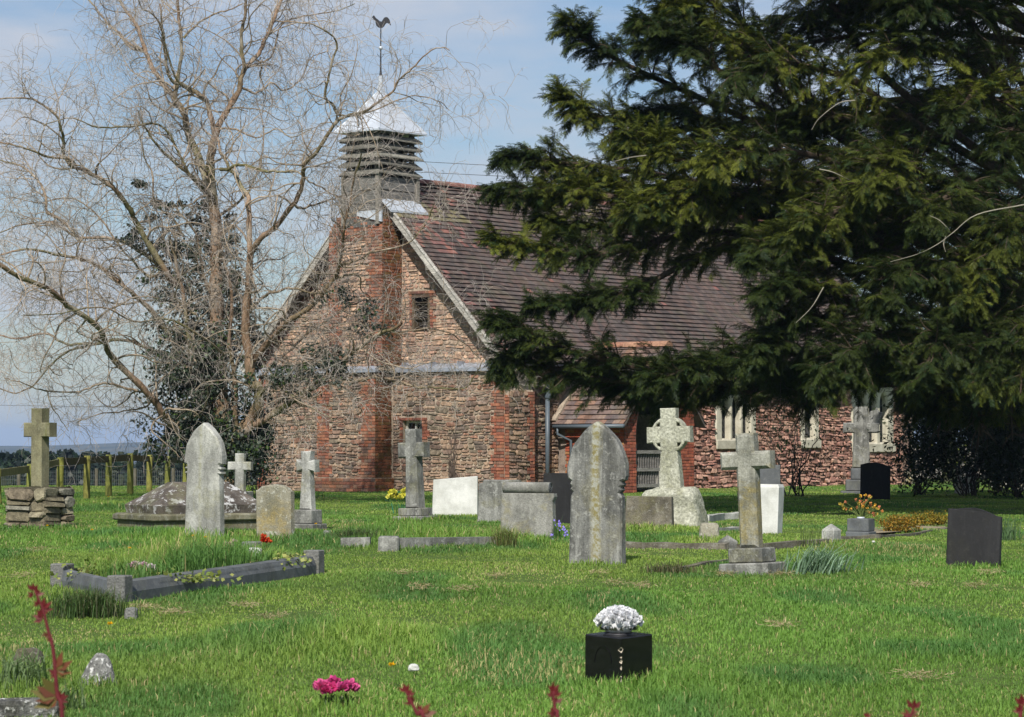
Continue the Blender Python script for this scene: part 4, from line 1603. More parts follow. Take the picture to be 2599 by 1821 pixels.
mb.build('rubble_plinth', M['rubble'], root)

# small pale cross behind the tomb, by the bare tree
cross_thing('stone_cross', 610, 1296, 'small pale cross just right of the bare tree, behind the tomb', M['grave_pale'], M['grave_grey'], 0.45, 0.66, 0.44, 0.15, 0.17, 0.12, [(0.5, 0.42, 0.20), (0.36, 0.3, 0.2)], yaw=0.35, bev=0.015)
# pale cross with flared ends, by the brick pier
cross_thing('stone_cross', 781, 1344, 'pale weathered cross with flared arm ends, on a dark stepped base', M['grave_pale'], M['grave_grey'], 0.31, 0.80, 0.60, 0.13, 0.13, 0.14, [(0.40, 0.36, 0.14), (0.30, 0.27, 0.19)], yaw=0.55, foot=0.20, ended=0.022, bev=0.018)
# grey leaning cross in the middle
cross_thing('stone_cross', 1055, 1322, 'grey cross with thick arms leaning left, in front of the white framed window', M['grave_grey'], M['grave_grey'], 0.46, 1.20, 0.88, 0.23, 0.19, 0.21, [(0.52, 0.48, 0.10), (0.40, 0.36, 0.12)], yaw=0.52, lean=-0.03, foot=0.24, bev=0.02)
# tall cross at right
s = PXM(1456)
M['cross_right'] = stone_mat('ochre_stained_cross', (0.38, 0.375, 0.32), (0.18, 0.18, 0.15), (0.5, 0.5, 0.46), 0.4, algae=(0.24, 0.19, 0.05), algae_amt=0.7, streak=0.6)
cross_thing('stone_cross', 1911, 1454, 'leaning cross with white and ochre stains on a two-step dark base', M['cross_right'], M['grave_grey'], 0.51, 1.05, 0.80, 0.165, 0.185, 0.15, [(0.50, 0.40, 0.155), (0.345, 0.30, 0.135)], yaw=0.55, lean=-0.045, foot=0.19, bev=0.028)
# cross by the chancel wall
root = grave_root('stone_cross', 2186, 1254, 'tall dark cross with a crown-like top, close to the church wall', 'stone cross', yaw=0.1)
z = 0
for (a, b, c) in ((0.95, 0.8, 0.12), (0.72, 0.6, 0.26), (0.48, 0.42, 0.26)):
    mb = MB()
    mb.box(-a / 2, a / 2, -b / 2, b / 2, z, z + c, b=0.02)
    mb.build('plinth_step', M['slate'], root)
    z += c + 0.001
mb = MB()
plate(mb, [latin(0.82, 1.42, 0.93, 0.24, 0.34, 0.42)], 0.24, 0.03)
plate(mb, [[(0.12, 1.05), (0.42, 1.0), (0.50, 1.28), (0.42, 1.30), (0.36, 1.40), (0.20, 1.30)]], 0.16, 0.02)
for i, p in enumerate(mb.v):
    mb.v[i] = (p[0], p[1], p[2] + z)
fix_normals(mb.build('cross', M['grave_grey'], root))

# 4. celtic cross on a boulder
s = PXM(1335)
root = grave_root('celtic_cross', 1708, 1335, 'rough granite ringed cross standing on a large boulder base', 'stone cross', yaw=0.36, lean=-0.03)
CZ0 = 0.58
hC = (1232 - 1022) / s
r_o, r_i = 0.262, 0.215
az = hC - 0.38
aw, sw = 0.215, 0.225
wa = 0.65
outl = []
# outer contour with ring between the arms
a2, s2 = aw / 2, sw / 2
t_a = math.degrees(math.asin(a2 / r_o))
t_s = math.degrees(math.acos(s2 / r_o))
outl += [(0.165, 0), (0.128, az - math.sqrt(r_o ** 2 - s2 ** 2) - 0.02)]
outl += arc_pts(0, az, r_o, -t_s, -t_a, 7)
outl += [(wa / 2, az - a2 - 0.01), (wa / 2, az + a2 + 0.01)]
outl += arc_pts(0, az, r_o, t_a, t_s, 7)
outl += [(s2 + 0.005, hC), (-s2 - 0.005, hC)]
outl += arc_pts(0, az, r_o, 180 - t_s, 180 - t_a, 7)
outl += [(-wa / 2, az + a2 + 0.01), (-wa / 2, az - a2 - 0.01)]
outl += arc_pts(0, az, r_o, 180 + t_a, 180 + t_s, 7)
outl += [(-0.128, az - math.sqrt(r_o ** 2 - s2 ** 2) - 0.02), (-0.165, 0)]
holes = []
for (sx_, sz_) in ((1, 1), (-1, 1), (-1, -1), (1, -1)):
    c0x, c0z = sx_ * (s2 + 0.0), sz_ * (a2 + 0.0)
    hp = [(c0x + sx_ * 0.012, az + c0z + sz_ * 0.012), (c0x + sx_ * 0.070, az + c0z + sz_ * 0.012), (c0x + sx_ * 0.055, az + c0z + sz_ * 0.05), (c0x + sx_ * 0.012, az + c0z + sz_ * 0.070)]
    holes.append(hp)
mb = MB()
plate(mb, [outl] + holes, 0.20, 0.012)
for i, p in enumerate(mb.v):
    mb.v[i] = (p[0], p[1] * (1.0 - 0.12 * p[2]), p[2] + CZ0 - 0.03)
fix_normals(mb.build('cross', M['granite'], root))


def boulder(name, parent, sx_, sy_, sz_, mat, seed=1, amp=0.06, top=0.8, zc=0.0, col=(1, 1, 1), sub=3, boxy=4.0):
    bm = bmesh.new()
    bmesh.ops.create_icosphere(bm, subdivisions=sub, radius=1)
    for v_ in bm.verts:
        p = v_.co.normalized()
        k = (abs(p.x) ** boxy + abs(p.y) ** boxy + abs(p.z) ** boxy) ** (-1 / boxy)
        p = p * k
        tp = 1 - (1 - top) * (p.z * 0.5 + 0.5)
        n = float(vnoise(p.x * 2.2 + seed * 3.1, p.y * 2.2 + p.z * 1.7, seed)) - 0.5
        n2 = float(vnoise(p.x * 6 + seed, p.z * 6 + p.y * 4, seed + 5)) - 0.5
        p = Vector((p.x * tp, p.y * tp, p.z)) * (1 + n * amp * 3 + n2 * amp)
        v_.co = Vector((p.x * sx_, p.y * sy_, p.z * sz_ + zc))
    me = bpy.data.meshes.new(name)
    bm.to_mesh(me)
    bm.free()
    me.materials.append(mat)
    at = me.attributes.new('tint', 'FLOAT_COLOR', 'POINT')
    for i in range(len(me.vertices)):
        at.data[i].color = (col[0], col[1], col[2], 1)
    return link(bpy.data.objects.new(name, me), parent)


boulder('boulder_base', root, 0.50, 0.36, 0.36, M['granite'], 4, 0.05, 0.80, 0.24, sub=4, boxy=5)

# low slab leaning at the boulder
s = PXM(1342)
h = (1342 - 1264) / s + 0.05
slab_thing('low_headstone', [(0.33, 0), (0.31, h - 0.01), (-0.33, h), (-0.36, 0)], 0.13, 0.01, M['dirty_kerb'], 1650, 1342, 'low pinkish grey slab in front of the boulder', 'headstone', yaw=0.3, tilt=-0.05)

# 5. white slab
h = (1310 - 1212) / PXM(1310) + 0.04
slab_thing('white_headstone', [(0.37, 0), (0.37, h + 0.02), (-0.35, h - 0.04), (-0.37, 0)], 0.09, 0.008, M['white_marble'], 1155, 1310, 'clean white rectangular headstone near the church wall', 'headstone', yaw=0.12, lean=0.0)
# scroll topped stone and the one behind it
h = (1324 - 1222) / PXM(1324) + 0.04
slab_thing('low_headstone', [(0.48, 0), (0.45, h - 0.04), (0.30, h - 0.03), (0.28, h + 0.03), (-0.1, h + 0.03), (-0.28, h + 0.03), (-0.30, h - 0.02), (-0.36, h - 0.03), (-0.38, 0.08), (-0.42, 0.0)], 0.12, 0.015, M['grave_grey'], 1275, 1326, 'grey headstone with mottled white top, behind the scroll-topped one', 'headstone', yaw=0.35)
s = PXM(1368)
hS = (1368 - 1252) / s + 0.05
root = grave_root('scroll_headstone', 1338, 1368, 'grey headstone topped by a carved stone scroll with yellow lichen', 'headstone', yaw=0.38, tilt=-0.02)
M['scroll'] = stone_mat('scroll_stone', (0.29, 0.285, 0.26), (0.17, 0.168, 0.15), (0.34, 0.34, 0.3), 0.4, algae=(0.25, 0.21, 0.05), algae_amt=0.4, streak=0.5)
mb = MB()
plate(mb, [[(0.375, 0), (0.355, 0.12), (0.365, 0.2), (0.35, hS - 0.1), (0.375, hS - 0.04), (0.37, hS), (-0.33, hS), (-0.34, 0)]], 0.12, 0.01)
fix_normals(mb.build('slab', M['scroll'], root))
mb = MB()
k = 14
rr_ = 0.072
vs = []
for xx in (-0.31, 0.30):
    for i in range(k):
        a = 2 * PI * i / k
        vs.append((xx, -0.005 + rr_ * math.cos(a), hS + rr_ * 0.95 + rr_ * math.sin(a)))
mb.add(vs, [(i, (i + 1) % k, k + (i + 1) % k, k + i) for i in range(k)] + [tuple(range(k))[::-1], tuple(range(k, 2 * k))])
o = fix_normals(mb.build('scroll_roll', M['scroll'], root, True))
mb = MB()
pts = []
for i in range(40):
    a = i * 0.42
    r_ = 0.068 * (1 - i / 42)
    pts.append((0.303, -0.005 + r_ * math.cos(a), hS + rr_ * 0.95 + r_ * math.sin(a)))
mb.tube(pts, 0.008, 5)
mb.build('scroll_spiral', M['slate'], root)

# black stones
h = (1326 - 1196) / PXM(1326) + 0.04
slab_thing('black_headstone', [(0.34, 0), (0.34, h - 0.02), (0.2, h), (-0.2, h), (-0.34, h - 0.005), (-0.34, 0)], 0.10, 0.006, M['black_granite'], 1438, 1326, 'plain black headstone half hidden behind the tall grey pointed one', 'headstone', yaw=0.12)
h = (1268 - 1172) / PXM(1268) + 0.04
w = 0.62
slab_thing('black_headstone', [(w / 2, 0), (w / 2, h - 0.10), (w / 4, h - 0.03), (0, h), (-w / 4, h - 0.01), (-w / 2, h - 0.05), (-w / 2, 0)], 0.09, 0.006, M['black_granite'], 2221, 1268, 'black headstone with a low wavy top, beside the dark cross by the church', 'headstone', yaw=0.15, lean=0.02)
s = PXM(1434)
h = (1434 - 1292) / s + 0.05
w = 0.52
top = [(w / 2, h - 0.075), (w * 0.42, h - 0.068), (w * 0.25, h - 0.03), (w * 0.1, h - 0.005), (0, h + 0.004), (-w * 0.15, h + 0.002), (-w * 0.35, h - 0.012), (-w / 2, h - 0.012)]
slab_thing('black_headstone', [(w / 2 - 0.0, 0)] + top + [(-w / 2, 0)], 0.08, 0.006, M['black_granite'], 2470, 1436, 'black headstone with a softly curved top, alone on the grass at the right', 'headstone', yaw=0.35, lean=0.03, tilt=-0.09)
h = 0.62
slab_thing('slate_headstone', [(0.22, 0), (0.22, 0.86), (-0.22, 0.86), (-0.22, 0)], 0.08, 0.006, M['slate'], 1944, 1320, 'dark slate headstone behind the white tapered pillar', 'headstone', yaw=0.1)
# white tapered pillar
s = PXM(1356)
mb = MB()
hP = (1356 - 1232) / s + 0.04
a, b = 0.165, 0.14
vs = []
for (z_, k_) in ((0, 0.86), (hP - 0.04, 1.0), (hP, 0.92)):
    for (sx_, sy_) in ((-1, -1), (1, -1), (1, 1), (-1, 1)):
        vs.append((sx_ * a * k_, sy_ * b * k_, z_))
mb.add(vs, [(3, 2, 1, 0), (8, 9, 10, 11)] + [(j + i, j + (i + 1) % 4, j + 4 + (i + 1) % 4, j + 4 + i) for j in (0, 4) for i in range(4)])
o = fix_normals(mb.build('white_pillar', M['white_marble']))
p = GP(1952, 1354)
o.location = (p.x, p.y, p.z - 0.03)
o.rotation_euler = (0, 0.01, -0.35)
tag(o, 'white tapered marble pillar right behind the leaning stained cross', 'grave pillar')

# chest tomb
s = PXM(1352)
pc = GP(393, 1352)
yawT = 0.60
root = empty('chest_tomb', (pc.x, pc.y, pc.z - 0.03), 0.56)
tag(root, 'chest tomb with a hipped lid blotched by white lichen', 'tomb')
TL, TW = 1.72, 1.20


def frustum(mb, levels):
    vs = []
    for (x0, x1, y0, y1, z_) in levels:
        vs += [(x0, y0, z_), (x1, y0, z_), (x1, y1, z_), (x0, y1, z_)]
    n = len(levels)
    fs = [(3, 2, 1, 0), tuple(4 * (n - 1) + i for i in range(4))]
    for j in range(n - 1):
        for i in range(4):
            fs.append((4 * j + i, 4 * j + (i + 1) % 4, 4 * j + 4 + (i + 1) % 4, 4 * j + 4 + i))
    mb.add(vs, fs)


mb = MB()
frustum(mb, [(0, TL, 0, TW, 0), (0.0, TL, 0.0, TW, 0.145)])
fix_normals(mb.build('plinth', M['tomb_base'], root))
mb = MB()
frustum(mb, [(-0.03, TL + 0.03, -0.03, TW + 0.03, 0.15), (-0.05, TL + 0.05, -0.05, TW + 0.05, 0.17), (-0.05, TL + 0.05, -0.05, TW + 0.05, 0.225), (-0.01, TL + 0.01, -0.01, TW + 0.01, 0.25)])
fix_normals(mb.build('slab', M['tomb_base'], root))
mb = MB()
c_ = 0.09
frustum(mb, [(c_, TL - c_, c_, TW - c_, 0.25), (c_ - 0.02, TL - c_ + 0.02, c_ - 0.02, TW - c_ + 0.02, 0.36), (c_ + 0.42, TL - c_ - 0.30, TW / 2 - 0.08, TW / 2 + 0.08, 0.665)])
o = fix_normals(mb.build('hipped_lid', M['tomb'], root))
bm = bmesh.new()
bm.from_mesh(o.data)
bmesh.ops.subdivide_edges(bm, edges=bm.edges, cuts=5, use_grid_fill=True)
for v_ in bm.verts:
    v_.co.z += 0.006 * (float(vnoise(v_.co.x * 9, v_.co.y * 9 + v_.co.z * 7, 3)) - 0.5) * 2
bm.to_mesh(o.data)
bm.free()


# pyramid capped small posts
def pyramid_post(px, py, w, h, hp, mat, label, yaw, cat='grave post', name='kerb_post', group=None, lean=0.0):
    mb = MB()
    vs = [(sx_ * w / 2, sy_ * w / 2, z_) for z_ in (-0.05, h) for (sx_, sy_) in ((-1, -1), (1, -1), (1, 1), (-1, 1))] + [(0, 0, h + hp)]
    mb.add(vs, [(3, 2, 1, 0)] + [(i, (i + 1) % 4, 4 + (i + 1) % 4, 4 + i) for i in range(4)] + [(4 + i, 4 + (i + 1) % 4, 8) for i in range(4)])
    o = fix_normals(mb.build(name, mat))
    bm = bmesh.new()
    bm.from_mesh(o.data)
    bmesh.ops.bevel(bm, geom=list(bm.edges), offset=0.008, segments=1, affect='EDGES')
    bm.to_mesh(o.data)
    bm.free()
    p = GP(px, py)
    o.location = p
    o.rotation_euler = (0, lean, yaw)
    return tag(o, label, cat, group)


pyramid_post(1847, 1396, 0.17, 0.09, 0.075, M['grave_grey'], 'small grey pyramid-topped post between the stained cross and the boulder', 0.4)
pyramid_post(2110, 1380, 0.17, 0.14, 0.08, M['grave_pale'], 'small white pyramid-topped post left of the orange flower vase', 0.9)
# foreground granite points
o = boulder('pointed_stone', None, 0.11, 0.10, 0.095, M['rock'], 12, 0.05, 0.30, 0.05, sub=4, boxy=4.5)
p = GP(250, 1738)
o.location = p
o.rotation_euler = (0, 0.1, 0.5)
tag(o, 'speckled black and white pointed stone in the left foreground', 'stone')
o = boulder('mossy_stone', None, 0.09, 0.09, 0.07, M['dirty_kerb'], 15, 0.08, 0.7, 0.04, sub=3, boxy=4)
o.location = GP(72, 1706)
tag(o, 'brownish stone overgrown by long grass at the left edge', 'stone')
o = boulder('broken_kerb', None, 0.24, 0.07, 0.055, M['rock'], 18, 0.05, 0.85, 0.03, sub=3, boxy=6)
o.location = GP(20, 1812)
o.rotation_euler = (0, 0, 0.5)
tag(o, 'speckled broken kerb stone in the bottom left corner', 'kerb stone')
o = boulder('stump_stone', None, 0.13, 0.11, 0.12, M['grave_buff'], 22, 0.05, 0.85, 0.08, sub=3, boxy=6)
o.location = GP(1800, 1372)
tag(o, 'short buff stone stump with a pale top, right of the boulder', 'stone')
o = boulder('small_stone', None, 0.06, 0.06, 0.07, M['grave_grey'], 25, 0.05, 0.85, 0.04, sub=3, boxy=6)
o.location = GP(831, 1370)
tag(o, 'small grey stone right of the pale flared cross', 'stone')
o = boulder('small_stone', None, 0.045, 0.04, 0.05, M['kerb_post'], 26, 0.05, 0.9, 0.02, sub=3, boxy=8)
o.location = GP(333, 1568)
tag(o, 'tiny grey stone stub below the near corner of the kerbed grave', 'stone')
o = boulder('white_pebble', None, 0.032, 0.028, 0.02, M['white_marble'], 27, 0.1, 0.8, 0.05, sub=2, boxy=3)
o.location = GP(1050, 1712)
tag(o, 'small white pebble lying in the grass, left of the black vase', 'stone')
o = boulder('white_pebble', None, 0.02, 0.02, 0.012, M['white_marble'], 28, 0.1, 0.8, 0.06, sub=2, boxy=3)
o.location = GP(2217, 1392)
tag(o, 'tiny white fleck on the grass below the orange flower vase', 'stone')


# kerb strips
def kerb(name, pts, w, h, mat, label, cat='grave kerb', group=None, col=(1, 1, 1)):
    """one low kerb through the photo pixels pts"""
    P3 = [GP(a, b) for a, b in pts]
    mb = MB()
    o0 = P3[0]
    for a, b in zip(P3[:-1], P3[1:]):
        mb.beam(a - o0 + Vector((0, 0, h / 2 - 0.05)), b - o0 + Vector((0, 0, h / 2 - 0.05)), w, h + 0.1, (0, 0, 1), col)
    o = fix_normals(mb.build(name, mat))
    o.location = o0
    bm = bmesh.new()
    bm.from_mesh(o.data)
    bmesh.ops.subdivide_edges(bm, edges=bm.edges, cuts=4, use_grid_fill=True)
    for v_ in bm.verts:
        v_.co += Vector((0, 0, 1)) * 0.016 * (float(vnoise(v_.co.x * 5, v_.co.y * 5, 7)) - 0.5) * 2
    bm.to_mesh(o.data)
    bm.free()
    return tag(o, label, cat, group)


kerb('stone_kerb', [(1580, 1392), (1845, 1398)], 0.10, 0.07, M['dirty_kerb'], 'low stained kerb running right from the tall grey pointed headstone')
kerb('stone_kerb', [(1880, 1400), (2095, 1385)], 0.10, 0.06, M['dirty_kerb'], 'low kerb between the stained cross and the white pyramid post')
kerb('stone_kerb', [(1700, 1448), (1850, 1428)], 0.07, 0.035, M['dirty_kerb'], 'sunken kerb edge left of the stained cross base')
kerb('stone_kerb', [(1790, 1330), (1830, 1322), (1885, 1320)], 0.12, 0.10, M['grave_pale'], 'pale curved kerb right of the boulder base')
kerb('stone_kerb', [(1790, 1352), (1885, 1345)], 0.10, 0.06, M['grave_pale'], 'pale straight kerb behind the buff stone stump')
root = empty('kerbed_grave', GP(986, 1398))
tag(root, 'middle grave with a low grey stone kerb and long grass inside', 'kerbed grave')
ro = Vector(root.location)


def kpart(name, a, b, w, h, mat):
    A_, B_ = GP(*a) - ro, GP(*b) - ro
    mb = MB()
    mb.beam(A_ + Vector((0, 0, h / 2 - 0.05)), B_ + Vector((0, 0, h / 2 - 0.05)), w, h + 0.1)
    o_ = fix_normals(mb.build(name, mat, root))
    rough_up(o_, 0.005)


kpart('kerb', (1020, 1394), (1280, 1384), 0.12, 0.115, M['grave_grey'])
kpart('kerb', (866, 1390), (940, 1390), 0.12, 0.10, M['grave_grey'])
mb = MB()
p = GP(986, 1399) - ro
mb.box(p.x - 0.115, p.x + 0.115, p.y - 0.0, p.y + 0.23, -0.05, 0.165, b=0.02)
o = mb.build('corner_post', M['grave_grey'], root)
rough_up(o, 0.006)

# big kerbed grave at left
c_near, c_left, c_right = GP(316, 1523), GP(169, 1492), GP(807, 1462)
c_back = c_left + (c_right - c_near)
root = empty('kerbed_grave', c_near)
tag(root, 'large kerbed grave with dark slate sides, grey corner blocks and flowers', 'kerbed grave')
ro = Vector(c_near)
ex = (c_right - c_near).normalized()
ang_k = math.atan2(ex.y, ex.x)
ey = (c_left - c_near).normalized()
for c0 in (c_near, c_left, c_right, c_back):
    mb = MB()
    w = 0.15
    Mx = Matrix.Translation(c0 - ro) @ Matrix.Rotation(ang_k, 4, 'Z')
    mb.box(-w / 2, w / 2, -w / 2 + 0.04, w / 2 + 0.04, -0.05, 0.205, M=Mx, b=0.008)
    mb.build('corner_block', M['kerb_post'], root)


def kerb_side(a, b, inward, label=None):
    d = (b - a).normalized()
    a2, b2 = a - ro + d * 0.07, b - ro - d * 0.07
    vs = []
    prof = [(-0.055, -0.05), (-0.055, 0.075), (-0.02, 0.15), (0.05, 0.16), (0.05, -0.05)]
    for q in (a2, b2):
        for (u_, z_) in prof:
            vs.append(q + inward * u_ + Vector((0, 0, z_)))
    mb = MB()
    n = len(prof)
    mb.add(vs, [tuple(range(n)), tuple(range(n, 2 * n))[::-1]] + [(i, n + i, n + (i + 1) % n, (i + 1) % n) for i in range(n)])
    return fix_normals(mb.build('kerb_side', M['slate'], root))


off_in = Vector((-ex.y, ex.x, 0)) * 0.04
kerb_side(c_near + off_in, c_right + off_in, Vector((-ex.y, ex.x, 0)))
kerb_side(c_left + off_in, c_back + off_in, -Vector((-ex.y, ex.x, 0)))
kerb_side(c_near + off_in, c_left + off_in, ex * (1 if ex.x > 0 else -1))
kerb_side(c_right + off_in, c_back + off_in, -ex)
mb = MB()
a_ = 0.10
q = [c_near, c_right, c_back, c_left]
cen = sum(q, Vector()) / 4
vs = [(p_ * 0.95 + cen * 0.05) - ro for p_ in q]
mb.add([(v_.x, v_.y, z_) for z_ in (-0.03, 0.09) for v_ in vs], [(4, 5, 6, 7), (0, 1, 5, 4), (1, 2, 6, 5), (2, 3, 7, 6), (3, 0, 4, 7)], (0.05, 0.045, 0.03))
mb.build('soil_bed', M['mortar'], root)
# worn lettering line on the long side: too faint to read, shallow incised strokes
mb = MB()
nrm = Vector((ex.y, -ex.x, 0))
tilt_n = (nrm * 0.9 + Vector((0, 0, 0.42))).normalized()
upv = (Vector((0, 0, 0.9)) - nrm * 0.42).normalized()
for row, (t0, t1) in enumerate(((0.16, 0.9), (0.62, 0.86))):
    t = t0
    while t < t1:
        p_ = c_near.lerp(c_right, t) + off_in - ro + nrm * 0.0405 + Vector((0, 0, 0.122 - row * 0.028))
        if rng.rand() > 0.16:
            mb.beam(p_ - upv * 0.008, p_ + upv * 0.008 + ex * jit(0.006), 0.003, 0.002, tilt_n)
            if rng.rand() < 0.6:
                mb.beam(p_ + upv * jit(0.008), p_ + upv * jit(0.008) + ex * 0.009, 0.003, 0.002, tilt_n)
        t += 0.0055
mb.build('worn_lettering', M['wire'], root)

# small far stones at the right, and fallen cross
root = grave_root('fallen_cross', 2292, 1232, 'small pale leaning cross at the church corner', 'stone cross', yaw=0.2, lean=0.75)
mb = MB()
plate(mb, [latin(0.46, 0.62, 0.36, 0.13, 0.14)], 0.1, 0.015)
fix_normals(mb.build('cross', M['grave_buff'], root))
for i, (px, py, w, h, lab) in enumerate(((2450, 1252, 0.5, 0.7, 'grey headstone behind the dark laurel bush, its left one'), (2592, 1246, 0.4, 0.75, 'brownish headstone at the right edge, behind the laurel bush'), (2535, 1240, 0.42, 0.6, 'pale grey headstone behind the right part of the laurel bush'))):
    slab_thing('headstone', [(w / 2, 0), (w / 2, h - 0.05), (0, h), (-w / 2, h - 0.05), (-w / 2, 0)], 0.09, 0.01, M['grave_pale' if i != 1 else 'grave_buff'], px, py, lab, 'headstone', yaw=0.1)
# low wall and drive beyond
mb = MB()
a_, b_ = Vector((12.5, 92, 0)), Vector((30, 95, 0))
mb.box(12.0, 34, 94, 94.35, -0.5, 1.05, (0.42, 0.39, 0.35))
o = mb.build('boundary_wall', M['mortar'])
tag(o, 'low pale boundary wall seen through the laurel bush at the right', 'wall')

